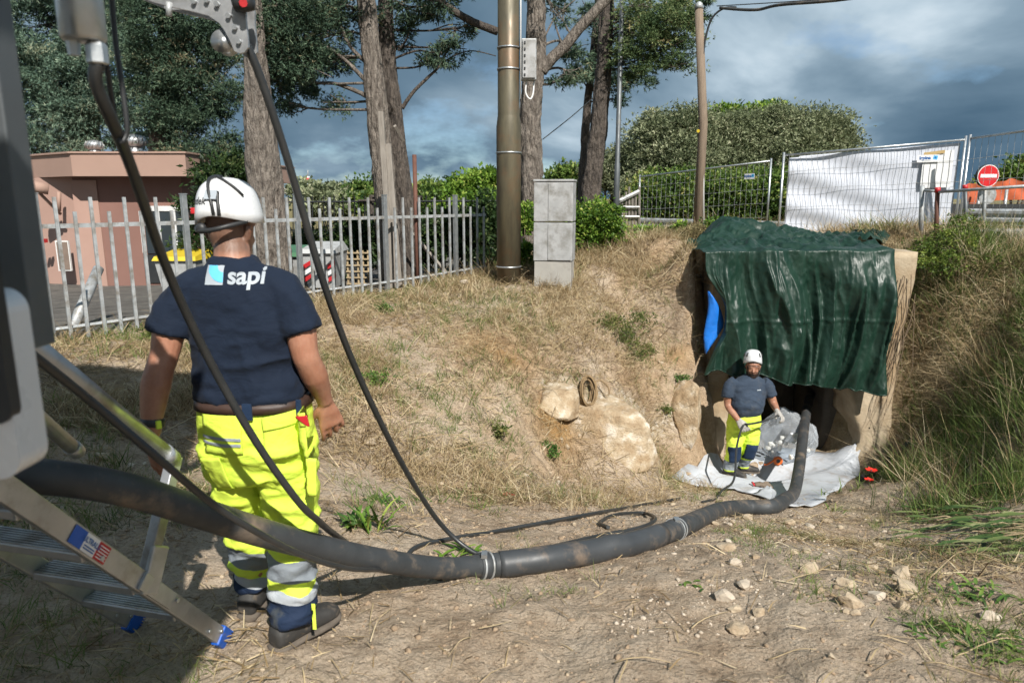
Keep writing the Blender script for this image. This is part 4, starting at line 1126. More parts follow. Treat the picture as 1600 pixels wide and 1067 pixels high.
# tube railing in front with a red capped post
q = P(1441, 360, 11.0)
rl_ = thing('tube_railing', 'grey tube railing with a red capped rusty post right of the tarpaulin', 'railing', G(q.x, q.y))
g0 = G(*P(1441, 360, 11.0)[:2]); g1 = G(*P(1465, 360, 10.7)[:2])
MB().tube([g0 - Vector((0, 0, .2)), P(1441, 290, 11.0)], .035, 12).build('post', M['galv'], rl_)
MB().tube([g1 - Vector((0, 0, .2)), P(1465, 296, 10.7)], .032, 12).build('rusty_post', M['rust'], rl_)
MB().tube([P(1465, 301, 10.69), P(1465, 293, 10.69)], .040, 12).build('red_cap', M['print_red'], rl_)
MB().tube([P(1443, 298, 10.98), P(1465, 299, 10.75)], .018, 8).build('rail', M['galv'], rl_)
MB().tube([P(1467, 300, 10.66), P(1620, 290, 9.6)], .022, 8).build('rail', M['galv'], rl_)
MB().tube([P(1508, 293, 11.4), P(1510, 380, 11.4)], .03, 8).build('post', M['truck_grey'], rl_)
MB().tube([P(1508, 296, 11.4), P(1508, 289, 11.4)], .04, 8).build('red_cap', M['print_red'], rl_)
# no entry sign
q = P(1541, 340, 13.5); g = G(q.x, q.y); sc_ = P(1544, 275, 13.4)
ns = thing('no_entry_sign', 'round red no entry sign with a white bar beyond the fence', 'road sign', g)
MB().tube([g - Vector((0, 0, .2)), Vector((sc_.x - .02, sc_.y + .06, sc_.z + .15))], .032, 10).build('post', M['galv'], ns)
rs = 17 / FPX * 13.3
MB().lathe([(rs, .035), (rs, .0), (rs * .2, -.001)], sc_ + Vector((-.02, .03, 0)), (0, -1, 0), 40).build('rim', M['print_black'], ns)
dsk = MB().lathe([(rs * .97, 0), (rs * .97, .006)], sc_ + Vector((0, 0, 0)), (0, -1, 0), 40, sm=False).build('white_edge', M['print_white'], ns)
MB().lathe([(rs * .91, 0), (rs * .91, .004)], sc_ + Vector((0, -.007, 0)), (0, -1, 0), 40, sm=False).build('red_disc', M['sign_red'], ns)
MB().box(sc_ + Vector((0, -.0135, 0)), (rs * 1.45, .004, rs * .30)).build('white_bar', M['print_white'], ns)
bk = P(1542, 305, 13.6)
MB().lathe([(rs * .85, 0), (rs * .85, .01)], bk, (0, -1, 0), 32, sm=False).build('grey_disc', M['galv'], ns)
# guard rails
def guard(A, B, z, label, n=6):
    A = Vector(A); B = Vector(B); d_ = (B - A).normalized(); nn = d_.cross(Vector((0, 0, 1)))
    if nn.y > 0: nn = -nn
    t = thing('guard_rail', label, 'guard rail', Vector((A.x, A.y, h1(A.x, A.y))))
    prof = [(0, -.15), (.04, -.11), (.04, -.06), (0, -.02), (0, .02), (.04, .06), (.04, .11), (0, .15)]
    vs_ = []; 
    for e_ in (A, B):
        for o_, zz in prof: vs_.append(e_ + nn * o_ + Vector((0, 0, z + zz)))
    m_ = len(prof)
    o = MB().add(vs_, [(k, k + 1, m_ + k + 1, m_ + k) for k in range(m_ - 1)]).build('beam', M['galv'], t)
    o.modifiers.new('t', 'SOLIDIFY').thickness = .006
    for k in range(n):
        q_ = A.lerp(B, (k + .5) / n); gg = h1(q_.x, q_.y)
        MB().box((q_.x - nn.x * .05, q_.y - nn.y * .05, (gg - .2 + z + .12) / 2), (.06, .06, z + .12 - gg + .2)).build('post', M['galv'], t)
q1 = P(1000, 352, 20.5); q2 = P(1245, 349, 17.0)
guard((q1.x, q1.y, 0), (q2.x, q2.y, 0), (q1.z + q2.z) / 2 - .03, 'grey guard rail along the road before the hedge')
q1 = P(1505, 341, 15.5); q2 = P(1700, 336, 14.0)
guard((q1.x, q1.y, 0), (q2.x, q2.y, 0), (q1.z + q2.z) / 2, 'grey guard rail behind the no entry sign', 5)
# concrete kerb slabs on the right, orange barrier netting, dark barrier
for k, (px, py, Y, w) in enumerate(((1560, 372, 11.4, 1.6), (1575, 382, 10.6, 1.5))):
    c = P(px, py, Y); 
    o = MB().box((c.x, c.y, h1(c.x, c.y) + .04), (w, .30, .16), Matrix.Rotation(R(-8), 3, 'Z'), .015).build('kerb_block', M['concrete']); recenter(o, G(c.x, c.y))
    tag(o, ('farther' if k == 0 else 'nearer') + ' pale concrete kerb block at the right edge above the bank', 'kerb')
nt_t = thing('barrier_netting', 'orange plastic barrier netting stretched between posts in the far right', 'netting', P(1560, 330, 24))
def net_run(pts, h, nname, Y):
    vs_ = []; fs_ = []
    n = 40; path = catmull(pts, 10); 
    for i, q in enumerate(path):
        for j in range(7):
            sag = .06 * math.sin(i * .5) * (j / 6) + .03 * math.sin(i * 1.3 + j)
            vs_.append((q[0], q[1] + .05 * math.sin(i * .9 + j), q[2] + (h + sag) * (j / 6)))
    m_ = len(path)
    for i in range(m_ - 1):
        for j in range(6): fs_.append((i * 7 + j, (i + 1) * 7 + j, (i + 1) * 7 + j + 1, i * 7 + j + 1))
    return MB().add(vs_, fs_, True).build(nname, M['net'], nt_t)
net_run([P(1505, 322, 23), P(1550, 314, 23.5), P(1600, 312, 24), P(1680, 308, 24)], .62, 'net', 23)
MB().box(P(1580, 331, 21.5) , (4.6, .12, .46)).build('black_barrier', M['black'], nt_t)
for px in (1478 + 50, 1570, 1612): 
    q = P(px, 320, 22.8); MB().cyl((q.x, q.y, .6), (q.x, q.y, 2.0), .05, 8).build('post', M['galv'], nt_t)
# leaning white picket gate
q = P(985, 355, 17.2); g = G(q.x, q.y)
wg = thing('picket_gate', 'small weathered white picket gate with a slanting rail by the leaning trunk', 'gate', g)
for px, y0, y1 in ((967, 330, 298), (972, 352, 306), (978, 355, 300), (983, 356, 292), (988, 357, 302), (993, 358, 298), (999, 360, 292)):
    MB().tube([P(px, y0, 17.2), P(px, y1, 17.2)], .028, 4, sm=False).build('picket', M['wood'], wg)
MB().tube([P(960, 318, 17.12), P(999, 299, 17.12)], .045, 4, sm=False).build('slanting_rail', M['pvc'], wg)
MB().tube([P(966, 324, 17.12), P(999, 324, 17.12)], .03, 4, sm=False).build('rail', M['pvc'], wg)
MB().tube([P(968, 339, 17.12), P(999, 339, 17.12)], .03, 4, sm=False).build('rail', M['pvc'], wg)
# dark railing farther back, distant mast, road parapet and parked van roof
bf_ = thing('back_fence', 'dark thin railing farther back behind the trunks', 'fence', (-3, 20, .2))
for k in range(44):
    px = 440 + k * 8 + (2 if k % 3 else 0); MB().tube([P(px, 400, 19), P(px, 306 + (k % 2) * 6, 19)], .016, 4, sm=False).build('bar', M['black'], bf_)
MB().tube([P(430, 316, 18.95), P(800, 314, 18.95)], .022, 4, sm=False).build('rail', M['black'], bf_)
gf = thing('timber_gateway', 'dark timber gateway behind the trunks', 'gateway', (-2.5, 16, .3))
MB().tube([P(580, 400, 16.5), P(580, 306, 16.5)], .06, 4, sm=False).build('post', M['bark_dark'], gf)
MB().tube([P(578, 308, 16.5), P(660, 309, 16.5)], .05, 4, sm=False).build('crossbar', M['bark_dark'], gf)
MB().tube([P(560, 314, 16.4), P(640, 313, 16.4)], .03, 4, sm=False).build('crossbar', M['bark_dark'], gf)
ms = thing('distant_mast', 'tiny red and white mast on the horizon left of the trunks', 'mast', P(481, 300, 240))
MB().cyl(P(481, 300, 240), P(481, 276, 240), .9, 8, .6).build('shaft', M['print_white'], ms)
MB().cyl(P(481, 284, 239), P(481, 278, 239), .95, 8, .75).build('red_band', M['print_red'], ms)
MB().cyl(P(481, 276, 240), P(481, 266, 240), .15, 6).build('antenna', M['galv'], ms)
pr = MB().box(P(620, 298, 120), (40, .5, 1.0)).build('road_parapet', M['concrete']); tag(pr, 'long pale road parapet on the horizon behind the green bushes', 'parapet')
va = P(491, 297, 100)
vn = thing('far_car', 'pale car passing on the horizon road', 'car', va)
MB().loft([(va + Vector((-2.2, 0, .2)), (0, 1, 0), (0, 0, 1), .8, .3, 4), (va + Vector((-1.4, 0, .4)), (0, 1, 0), (0, 0, 1), .85, .55, 4), (va + Vector((1.2, 0, .4)), (0, 1, 0), (0, 0, 1), .85, .55, 4), (va + Vector((2.2, 0, .2)), (0, 1, 0), (0, 0, 1), .8, .3, 4)], 16).build('body', M['print_grey'], vn)
MB().loft([(va + Vector((-1.0, 0, .9)), (0, 1, 0), (0, 0, 1), .7, .25, 4), (va + Vector((.8, 0, .9)), (0, 1, 0), (0, 0, 1), .7, .25, 4)], 16).build('cabin', M['glass_dark'], vn)
# timber pallet crate beside the fence
q = P(560, 425, 10.9); g = G(q.x, q.y)
cr_t = thing('slatted_crate', 'tan slatted crate standing behind the pickets', 'crate', g)
for k in range(5): MB().box((g.x - .16 + .08 * k, g.y, g.z + .28), (.025, .03, .56)).build('slat', M['twig'], cr_t)
for k in range(6): MB().box((g.x, g.y - .03, g.z + .05 + .095 * k), (.36, .02, .022)).build('cross_slat', M['twig'], cr_t)

# ------------------------------------------------------------------ trees and shrubs
def unit(a): return a / np.maximum(np.linalg.norm(a, axis=-1, keepdims=True), 1e-9)
def leaf_cloud(name, pts, dirs, length, width, seed, k=4, spread=0.7, matl=None, parent=None, var_bias=None, quad=False):
    """k narrow leaves fan out of each point"""
    rr = np.random.default_rng(seed); n = len(pts)
    base = np.repeat(pts, k, 0); d = np.repeat(dirs, k, 0) + spread * rr.normal(size=(n * k, 3))
    d = unit(d); L = length * rr.uniform(.55, 1.35, (n * k, 1)); Wd = width * rr.uniform(.6, 1.3, (n * k, 1))
    s = unit(np.cross(d, rr.normal(size=(n * k, 3))))
    var = np.clip(np.repeat(rr.beta(2.2, 2.2, n) if var_bias is None else var_bias, k) + rr.normal(0, .10, n * k), 0, 1)
    b0 = base + s * 0.0
    if quad:
        a = b0; m1 = b0 + d * L * .45 + s * Wd; m2 = b0 + d * L * .45 - s * Wd; t = b0 + d * L
        V_ = np.stack([a, m1, t, m2], 1).reshape(-1, 3)
        F_ = np.arange(n * k * 4).reshape(-1, 4); vv = np.repeat(var, 4)
    else:
        V_ = np.stack([b0 - s * Wd * .6, b0 + s * Wd * .6, b0 + d * L], 1).reshape(-1, 3)
        F_ = np.arange(n * k * 3).reshape(-1, 3); vv = np.repeat(var, 3)
    me = np_mesh(name, V_, F_)
    vattr(me, 'var', vv)
    return link(name, me, matl, parent)
def clump_pts(blobs, seed, per, clump_r, shell=0.55):
    """blobs: (center, (rx,ry,rz), n_clumps). points gathered in small clumps inside ellipsoids"""
    rr = np.random.default_rng(seed); P_ = []; D_ = []; B_ = []
    for c, rad, n in blobs:
        c = np.array(c); rad = np.array(rad); n = max(3, int(n * .9))
        u = unit(rr.normal(size=(n, 3))); q = rr.uniform(shell, 1.08, (n, 1)) ** .8
        cc = c + u * q * rad * (1 + .48 * fbm(u * 2.0 + c, 2, seed))[:, None]
        cr_ = clump_r * rr.uniform(.55, 1.4, n)
        bias = rr.beta(2, 2.4, n)
        for i in range(n):
            g = rr.normal(size=(per, 3)) * cr_[i] * np.array([1, 1, .55]) * .6
            P_.append(cc[i] + g)
            D_.append(unit(g + 0.5 * u[i] * cr_[i] + np.array([0, 0, .12]) * cr_[i]))
            B_.append(np.clip(bias[i] + rr.normal(0, .12, per), 0, 1))
    return np.concatenate(P_), np.concatenate(D_), np.concatenate(B_)
def limb_mesh(pts, r0, r1, seed, n=10, k=6, rough=.10, flare=0.0):
    path = catmull(pts, k); m_ = len(path)
    rr = np.random.default_rng(seed)
    rad = [r0 + (r1 - r0) * (i / (m_ - 1)) for i in range(m_)]
    if flare:
        rad = [r * (1 + flare * math.exp(-i / 3.0)) for i, r in enumerate(rad)]
    mb = MB().tube(path, rad, n)
    if rough:
        co = np.array(mb.v); ax = np.repeat(path, n, 0)
        d = co - ax
        f = 1 + rough * .8 * fbm(np.c_[co[:, :2] * 7, co[:, 2:] * 2.2], 3, seed) + rough * (1.0 - 2.2 * np.abs(fbm(np.c_[co[:, :2] * 16, co[:, 2:] * 3.0], 3, seed + 3)))
        mb.v = [tuple(q) for q in ax + d * f[:, None]]
    return mb
def blob_px(px, py, Y, rx, ry, n, dy=None):
    c = P(px, py, Y); k = Y / FPX
    return (c, (rx * k, (dy if dy else rx * k), ry * k), n)
def tree(name, label, trunk, r0, r1, blobs, leaf, bark, seed, branches=(), per=26, cr_=.22, L=.13, Wd=.022, k=4, group=None, flare=.35, auto=True, cat='tree', nseg=18, quad=False, extra=None):
    pts = [P(*q) if len(q) == 3 else Vector(q[:3]) for q in trunk]
    g = G(pts[0].x, pts[0].y); pts[0].z = g.z - .25
    t = thing(name, label, cat, g, group)
    limb_mesh(pts, r0, r1, seed, 52, 30, .22, flare).build('trunk', bark, t)
    path = catmull(pts, 8)
    rr = random.Random(seed)
    for i, br in enumerate(branches):
        limb_mesh([P(*q) for q in br[0]], br[1], br[2], seed + i, 8, 6, .08).build('branch', bark, t)
    B = [blob_px(*q) for q in blobs]
    if auto:
        for i, (c, rad, n) in enumerate(B):
            d = [(Vector(q) - c).length + max(0, (q[2] - c.z)) * 1.5 for q in path]
            a = Vector(path[int(np.argmin(d))])
            if (a - c).length < .25: continue
            md = a.lerp(c, .5) + Vector((rr.uniform(-.1, .1), rr.uniform(-.1, .1), rr.uniform(-.05, .18)))
            mb = limb_mesh([a, md, c], max(.018, min(.07, r1 * .28)), .010, seed + i, 6, 5, 0)
            for q in range(7):
                u = Vector((rr.gauss(0, 1) * rad[0], rr.gauss(0, 1) * rad[1], rr.gauss(0, 1) * rad[2])) * .55
                s0 = md.lerp(c, rr.uniform(.1, 1)); e0 = c + u
                m0 = s0.lerp(e0, .5) + Vector((rr.uniform(-.06, .06), 0, rr.uniform(-.06, .06)))
                mb.tube(catmull([s0, m0, e0], 3), [.012, .011, .010, .009, .008, .007, .005], 5, caps=False)
            mb.build('branch', bark, t)
    p_, d_, b_ = clump_pts(B, seed, per, cr_)
    leaf_cloud('crown', p_, d_, L, Wd, seed, k, .65, leaf, t, b_, quad)
    return t
CY = M['cypress']; CG = M['cypress_grey']; CL = M['cypress_light']
tree('cypress_tree', 'tall grey green cypress with dense crown above the pink building', [(128, 330, 17.5), (130, 210, 17.5), (135, 90, 17.5), (140, -80, 17.5)], .34, .22,
     [(55, 40, 17, 60, 60, 90), (120, 20, 17.5, 60, 50, 80), (95, 110, 16.8, 60, 45, 90), (165, 95, 17, 60, 50, 90), (60, 165, 17, 45, 40, 60), (120, 175, 16.8, 55, 32, 70), (185, 165, 17, 50, 35, 70),
      (60, 222, 17, 38, 22, 34), (190, 30, 17.3, 50, 50, 70), (115, 222, 16.6, 30, 18, 18), (30, 110, 17, 40, 60, 50), (205, 215, 17.2, 40, 20, 26), (130, -60, 17.5, 110, 50, 70)], CG, M['bark_dark'], 101, per=64, cr_=.26, L=.075, Wd=.017, k=6)
tree('cypress_tree', 'darker cypress with drooping crown right of the grey green one', [(250, 330, 15.6), (255, 220, 15.6), (265, 80, 15.6), (270, -80, 15.6)], .26, .18,
     [(245, 40, 15, 45, 55, 80), (300, 30, 15, 50, 45, 80), (250, 110, 15.2, 40, 40, 60), (300, 110, 15, 38, 34, 55), (345, 60, 15, 35, 40, 46), (270, 180, 15.2, 45, 32, 56), (320, 180, 15.2, 34, 26, 30),
      (355, 150, 15, 22, 26, 18), (300, 235, 15.3, 45, 20, 34), (350, 225, 15.2, 22, 22, 16), (290, -50, 15.4, 100, 40, 60)], CY, M['bark_dark'], 102, per=64, cr_=.23, L=.068, Wd=.015, k=6)
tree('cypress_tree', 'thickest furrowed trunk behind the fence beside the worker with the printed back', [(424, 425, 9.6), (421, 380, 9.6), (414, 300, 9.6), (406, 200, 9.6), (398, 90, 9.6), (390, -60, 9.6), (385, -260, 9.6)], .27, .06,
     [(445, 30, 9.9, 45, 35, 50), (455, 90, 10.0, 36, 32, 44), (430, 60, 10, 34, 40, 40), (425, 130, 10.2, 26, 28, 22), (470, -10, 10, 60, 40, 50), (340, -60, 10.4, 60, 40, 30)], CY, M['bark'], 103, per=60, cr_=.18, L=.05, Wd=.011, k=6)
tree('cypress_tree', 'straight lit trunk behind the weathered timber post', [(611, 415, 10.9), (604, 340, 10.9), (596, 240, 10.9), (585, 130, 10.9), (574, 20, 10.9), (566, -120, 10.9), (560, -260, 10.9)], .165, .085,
     [(500, 60, 11.2, 40, 28, 26), (470, 130, 11.2, 30, 22, 20), (520, 95, 11.3, 28, 18, 12), (545, 25, 11.3, 40, 22, 20), (520, 160, 11.2, 14, 14, 6), (447, 165, 11.2, 16, 9, 6), (490, 20, 11.2, 50, 24, 30), (480, 95, 11.4, 40, 24, 22), (600, -60, 11, 120, 40, 50)],
     CY, M['bark'], 104, per=60, cr_=.15, L=.05, Wd=.011, k=6,
     branches=[([(572, 150, 10.9), (545, 138, 11.0), (515, 130, 11.1), (480, 135, 11.2), (450, 155, 11.2)], .035, .010), ([(575, 130, 10.9), (540, 95, 11.0), (505, 70, 11.1), (470, 60, 11.2)], .035, .010), ([(574, 100, 10.9), (545, 70, 11), (530, 30, 11.1), (520, -20, 11.1)], .03, .015)])
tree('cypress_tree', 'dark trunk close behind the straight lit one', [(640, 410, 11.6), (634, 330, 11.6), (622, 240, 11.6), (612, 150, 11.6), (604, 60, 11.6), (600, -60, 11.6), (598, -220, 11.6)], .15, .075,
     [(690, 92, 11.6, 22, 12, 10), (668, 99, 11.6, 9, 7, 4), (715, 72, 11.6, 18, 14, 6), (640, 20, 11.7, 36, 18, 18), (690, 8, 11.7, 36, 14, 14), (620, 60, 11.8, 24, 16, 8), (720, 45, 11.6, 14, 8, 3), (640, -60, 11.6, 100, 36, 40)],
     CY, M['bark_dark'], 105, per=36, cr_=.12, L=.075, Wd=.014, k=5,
     branches=[([(628, 170, 11.6), (645, 145, 11.6), (668, 122, 11.6), (688, 102, 11.6), (700, 75, 11.6), (712, 50, 11.6)], .032, .008), ([(692, 98, 11.6), (715, 85, 11.6), (740, 80, 11.6), (775, 88, 11.6)], .012, .007), ([(622, 80, 11.6), (636, 60, 11.6), (640, 35, 11.6), (636, 10, 11.6)], .018, .008),
               ([(672, -10, 11.5), (705, 15, 11.5), (740, 35, 11.5), (778, 50, 11.5)], .05, .06)])
tree('cypress_tree', 'trunk directly behind the thick brown pole with a forked limb', [(832, 360, 13.2), (831, 280, 13.2), (828, 190, 13.2), (836, 90, 13.2), (838, -20, 13.2), (838, -200, 13.2)], .205, .12,
     [(872, 126, 13.6, 20, 7, 5), (890, 80, 13.8, 14, 10, 4), (872, 20, 13.5, 18, 18, 8), (900, 120, 13.6, 14, 10, 5), (800, -60, 13.2, 120, 40, 40)], CY, M['bark'], 106, per=34, cr_=.13, L=.085, Wd=.016, k=5,
     branches=[([(846, 112, 13.2), (862, 92, 13.2), (885, 70, 13.2), (905, 45, 13.2), (940, 8, 13.2), (975, -30, 13.2)], .10, .08), ([(880, 75, 13.3), (868, 40, 13.4), (862, 5, 13.4)], .02, .008), ([(895, 60, 13.3), (880, 30, 13.5), (884, 0, 13.5)], .018, .007), ([(850, 60, 13.3), (866, 30, 13.4), (884, 12, 13.4), (905, -5, 13.4)], .018, .008)])
tree('cypress_tree', 'leaning right hand trunk with light green foliage near the lamp post', [(921, 330, 16.0), (924, 290, 16.0), (934, 210, 16.0), (941, 130, 16.0), (946, 50, 16.0), (952, -40, 16.0), (960, -180, 16.0)], .20, .10,
     [(1000, 55, 15.6, 40, 34, 36), (1045, 30, 15.6, 40, 28, 34), (985, 100, 15.6, 30, 18, 18), (1040, 80, 15.6, 36, 20, 20), (1010, 10, 15.6, 50, 24, 30), (1070, 60, 15.6, 24, 14, 8), (1075, 20, 15.8, 24, 22, 12), (1065, 105, 15.6, 18, 6, 4)],
     CL, M['bark_dark'], 107, per=60, cr_=.19, L=.07, Wd=.015, k=6,
     branches=[([(944, 90, 16), (965, 80, 15.9), (990, 82, 15.7), (1020, 95, 15.6), (1060, 105, 15.6)], .03, .008), ([(946, 50, 16), (980, 40, 15.8), (1020, 25, 15.6)], .035, .010)])
tree('cypress_tree', 'small dark foliage tree behind the leaning right hand trunk', [(905, 330, 18.5), (915, 200, 18.5), (930, 60, 18.5), (940, -60, 18.5)], .10, .07,
     [(905, 122, 18, 18, 7, 8), (960, 128, 18, 16, 12, 8), (925, 100, 18, 24, 14, 12), (972, 155, 18, 5, 10, 4), (900, 78, 18, 16, 12, 8), (985, 128, 18, 24, 8, 10), (960, 60, 18, 26, 30, 18), (1080, 8, 17, 30, 20, 16), (925, 30, 18, 20, 26, 8)],
     CY, M['bark_dark'], 108, per=40, cr_=.17, L=.11, Wd=.02, k=5)
M['scrub_green'] = leaf_mat('scrub_green', [(0.0, (0.04, 0.06, 0.015)), (0.45, (0.11, 0.15, 0.035)), (0.8, (0.21, 0.23, 0.07)), (1.0, (0.34, 0.28, 0.12))], .6, .25)
M['bright_weed'] = leaf_mat('bright_weed', [(0.0, (0.04, 0.075, 0.012)), (0.5, (0.14, 0.20, 0.035)), (0.85, (0.28, 0.34, 0.07)), (1.0, (0.42, 0.40, 0.13))], .5, .3)
# broad-leaved shrubs and trees
def shrub(name, label, blobs, leaf, seed, base, per=30, cr_=.2, L=.06, Wd=.018, k=3, cat='shrub', group=None, stems=6, shell=.3, stem_r=.012, quad=True, stem_mat=None):
    B = [blob_px(*q) for q in blobs]
    g = G(base[0], base[1])
    t = thing(name, label, cat, g, group)
    rr = random.Random(seed)
    mb = MB()
    for i in range(stems):
        c, rad, n = B[i % len(B)]
        e_ = Vector((c.x + rr.uniform(-.7, .7) * rad[0], c.y + rr.uniform(-.5, .5) * rad[1], c.z + rr.uniform(-.2, .8) * rad[2]))
        s_ = Vector((g.x + (e_.x - g.x) * .25, g.y + (e_.y - g.y) * .25, 0)); s_.z = h1(s_.x, s_.y) - .05
        m_ = s_.lerp(e_, .5) + Vector((rr.uniform(-.1, .1), rr.uniform(-.1, .1), .05)) * rad[0]
        mb.tube(catmull([s_, m_, e_], 4), list(np.linspace(stem_r, stem_r * .35, 9)), 5, caps=False)
    mb.build('stems' if False else 'stem', stem_mat or M['brown_stem'], t)['kind'] = 'stuff'
    p_, d_, b_ = clump_pts(B, seed, per, cr_, shell)
    ok = p_[:, 2] > H(p_[:, 0], p_[:, 1]) - .02
    leaf_cloud('foliage', p_[ok], d_[ok], L, Wd, seed, k, .8, leaf, t, b_[ok], quad)
    return t
q = P(340, 330, 11.0)
shrub('oleander_shrub', 'dark leafy shrub beside the pink building behind the white helmet', [(345, 275, 11, 34, 26, 40), (360, 320, 11, 30, 40, 60), (330, 330, 11.2, 30, 40, 50), (345, 385, 11.2, 50, 40, 60), (370, 260, 11.2, 16, 14, 12)], M['dark_leaf'], 201, (q.x, q.y), per=34, cr_=.16, L=.10, Wd=.016)
q = P(930, 370, 11.6)
shrub('bright_shrub', 'bright green rounded shrub right of the concrete cabinet', [(930, 345, 11.4, 36, 26, 70), (915, 370, 11.3, 26, 22, 40), (950, 365, 11.3, 24, 24, 40), (905, 335, 11.8, 14, 14, 12)], M['bright'], 202, (q.x, q.y), per=40, cr_=.13, L=.055, Wd=.014)
q = P(824, 380, 10.9)
shrub('bright_shrub', 'small green shrub squeezed between the brown pole and the cabinet', [(822, 345, 11.3, 12, 24, 20), (822, 400, 10.6, 10, 26, 16)], M['bright'], 203, (q.x, q.y), per=30, cr_=.10, L=.06, Wd=.018)
q = P(700, 400, 12.8)
shrub('dark_hedge', 'dark green overgrown bushes behind the right end of the palisade fence', [(690, 365, 12.8, 34, 40, 80), (740, 370, 12.6, 30, 44, 80), (760, 345, 12.8, 16, 40, 40), (660, 385, 13, 30, 30, 40), (770, 410, 12.2, 14, 30, 30)], M['dark_leaf'], 204, (q.x, q.y), per=36, cr_=.18, L=.08, Wd=.02, stems=14, cat='bushes')
q = P(540, 400, 12.8)
shrub('dark_hedge', 'dark scrubby bushes behind the pickets between the two trunks', [(520, 395, 13, 40, 26, 60), (560, 375, 13, 34, 34, 60), (480, 385, 13, 26, 26, 40), (600, 390, 13, 20, 26, 20)], M['dark_leaf'], 205, (q.x, q.y), per=32, cr_=.18, L=.08, Wd=.02, stems=14, cat='bushes')
q = P(740, 330, 28)
shrub('bright_tree', 'bright green young tree on the skyline left of the brown pole', [(745, 295, 28, 34, 18, 70), (720, 300, 28, 16, 14, 24), (765, 282, 28, 20, 14, 30), (750, 320, 27, 40, 16, 50)], M['bright'], 206, (q.x, q.y), per=36, cr_=.40, L=.16, Wd=.05, cat='tree', stem_r=.05)
q = P(890, 300, 30)
shrub('bright_tree', 'round green tree on the skyline behind the concrete cabinet', [(895, 275, 30, 24, 14, 50), (880, 290, 30, 24, 14, 40), (912, 285, 30, 16, 16, 24)], M['hedge'], 207, (q.x, q.y), per=36, cr_=.42, L=.17, Wd=.05, cat='tree', stem_r=.05)
for i_, (px, w, lab) in enumerate(((515, 55, 'pale green bushes on the skyline left of the lit trunk'), (580, 26, 'yellow green bush on the skyline behind the lit trunk'), (690, 40, 'low green bush on the skyline right of the dark trunk'))):
    q = P(px, 310, 30)
    shrub('far_bush', lab, [(px - w * .4, 303, 30, w * .6, 14, 50), (px + w * .4, 305, 31, w * .6, 12, 50), (px, 318, 29, w, 14, 60)], M['olive'] if i_ == 0 else M['hedge'], 210 + i_, (q.x, q.y), per=34, cr_=.42, L=.17, Wd=.05, cat='bush', stem_r=.03)
ol = [('left small grey green olive tree behind the hedge', (950, 320, 26), [(950, 272, 26, 24, 20, 60), (975, 255, 26, 24, 24, 60), (985, 285, 26, 26, 26, 60)], 221),
      ('largest grey green olive tree left of the timber pole', (1060, 320, 25), [(1045, 215, 25, 52, 34, 130), (1025, 250, 25, 40, 34, 90), (1080, 200, 25, 34, 26, 70), (1070, 255, 24.5, 50, 36, 110), (1010, 285, 24.5, 30, 26, 50)], 222),
      ('middle olive tree just right of the timber pole', (1150, 320, 25.5), [(1140, 215, 25.5, 44, 36, 110), (1165, 250, 25, 40, 36, 90), (1120, 240, 25, 30, 36, 60), (1175, 200, 26, 24, 20, 40)], 223),
      ('right olive tree with rounded crown above the white sheet', (1260, 320, 25.5), [(1215, 205, 25.5, 40, 30, 90), (1265, 208, 25.5, 40, 32, 100), (1305, 212, 25.5, 24, 26, 50), (1240, 245, 25, 50, 34, 100), (1300, 235, 25.5, 30, 24, 50)], 224)]
for lab, b_, bl, sd in ol:
    q = P(*b_)
    shrub('olive_tree', lab, bl, M['olive'], sd, (q.x, q.y), per=70, cr_=.42, L=.12, Wd=.022, k=3, cat='tree', group='olive trees on the skyline', stems=10, stem_r=.07, shell=.35)
q = P(1150, 172, 32)
shrub('bright_tree', 'bright green tree top peeping over the olive crowns', [(1140, 178, 32, 18, 8, 30), (1195, 176, 32, 24, 8, 40), (1185, 200, 32, 40, 20, 40)], M['bright'], 225, (q.x, q.y), per=30, cr_=.40, L=.17, Wd=.05, cat='tree', stem_r=.07)
q = P(1110, 350, 21.5)
shrub('bramble_hedge', 'long dense green bramble hedge behind the mesh fence', [(1020, 310, 21.5, 30, 32, 120), (1065, 312, 21.5, 34, 34, 130), (1115, 310, 21.3, 34, 34, 130), (1160, 312, 21, 34, 34, 130), (1205, 314, 20.6, 30, 34, 110), (1245, 320, 20, 26, 30, 70), (1090, 290, 22.4, 60, 22, 90), (1180, 290, 22.2, 60, 22, 90)],
      M['hedge'], 230, (q.x, q.y), per=60, cr_=.30, L=.095, Wd=.026, k=3, cat='hedge', stems=24, stem_r=.02, shell=.5)
q = P(1590, 290, 45)
shrub('far_tree', 'dark trees on the skyline at the right edge', [(1600, 268, 45, 26, 16, 60), (1575, 280, 45, 20, 10, 30), (1560, 286, 46, 26, 8, 30), (1640, 265, 45, 30, 20, 40)], M['hedge'], 231, (q.x, q.y), per=34, cr_=.55, L=.25, Wd=.07, cat='trees', stem_r=.08)
q = P(1465, 395, 9.9)
shrub('leafy_weed', 'bright leafy weeds growing over the right end of the culvert', [(1455, 388, 10.0, 26, 14, 20), (1490, 372, 10.0, 26, 22, 20), (1475, 410, 9.6, 40, 14, 26), (1520, 392, 9.8, 24, 16, 14), (1503, 345, 10.2, 16, 20, 9), (1540, 405, 9.6, 24, 10, 10)], M['bright_weed'], 232, (q.x, q.y), per=16, cr_=.13, L=.045, Wd=.012, stems=60, stem_r=.006, cat='weeds', stem_mat=M['stem'])
q = P(1560, 420, 8.8)
shrub('dry_bush', 'greenish brown dry scrub on the bank top at the right edge', [(1540, 415, 9.7, 40, 9, 50), (1595, 412, 9.5, 34, 10, 40)], M['scrub'], 233, (q.x, q.y), per=60, cr_=.15, L=.07, Wd=.0045, stems=24, stem_r=.005, cat='bush')
q = P(1040, 375, 12.2)
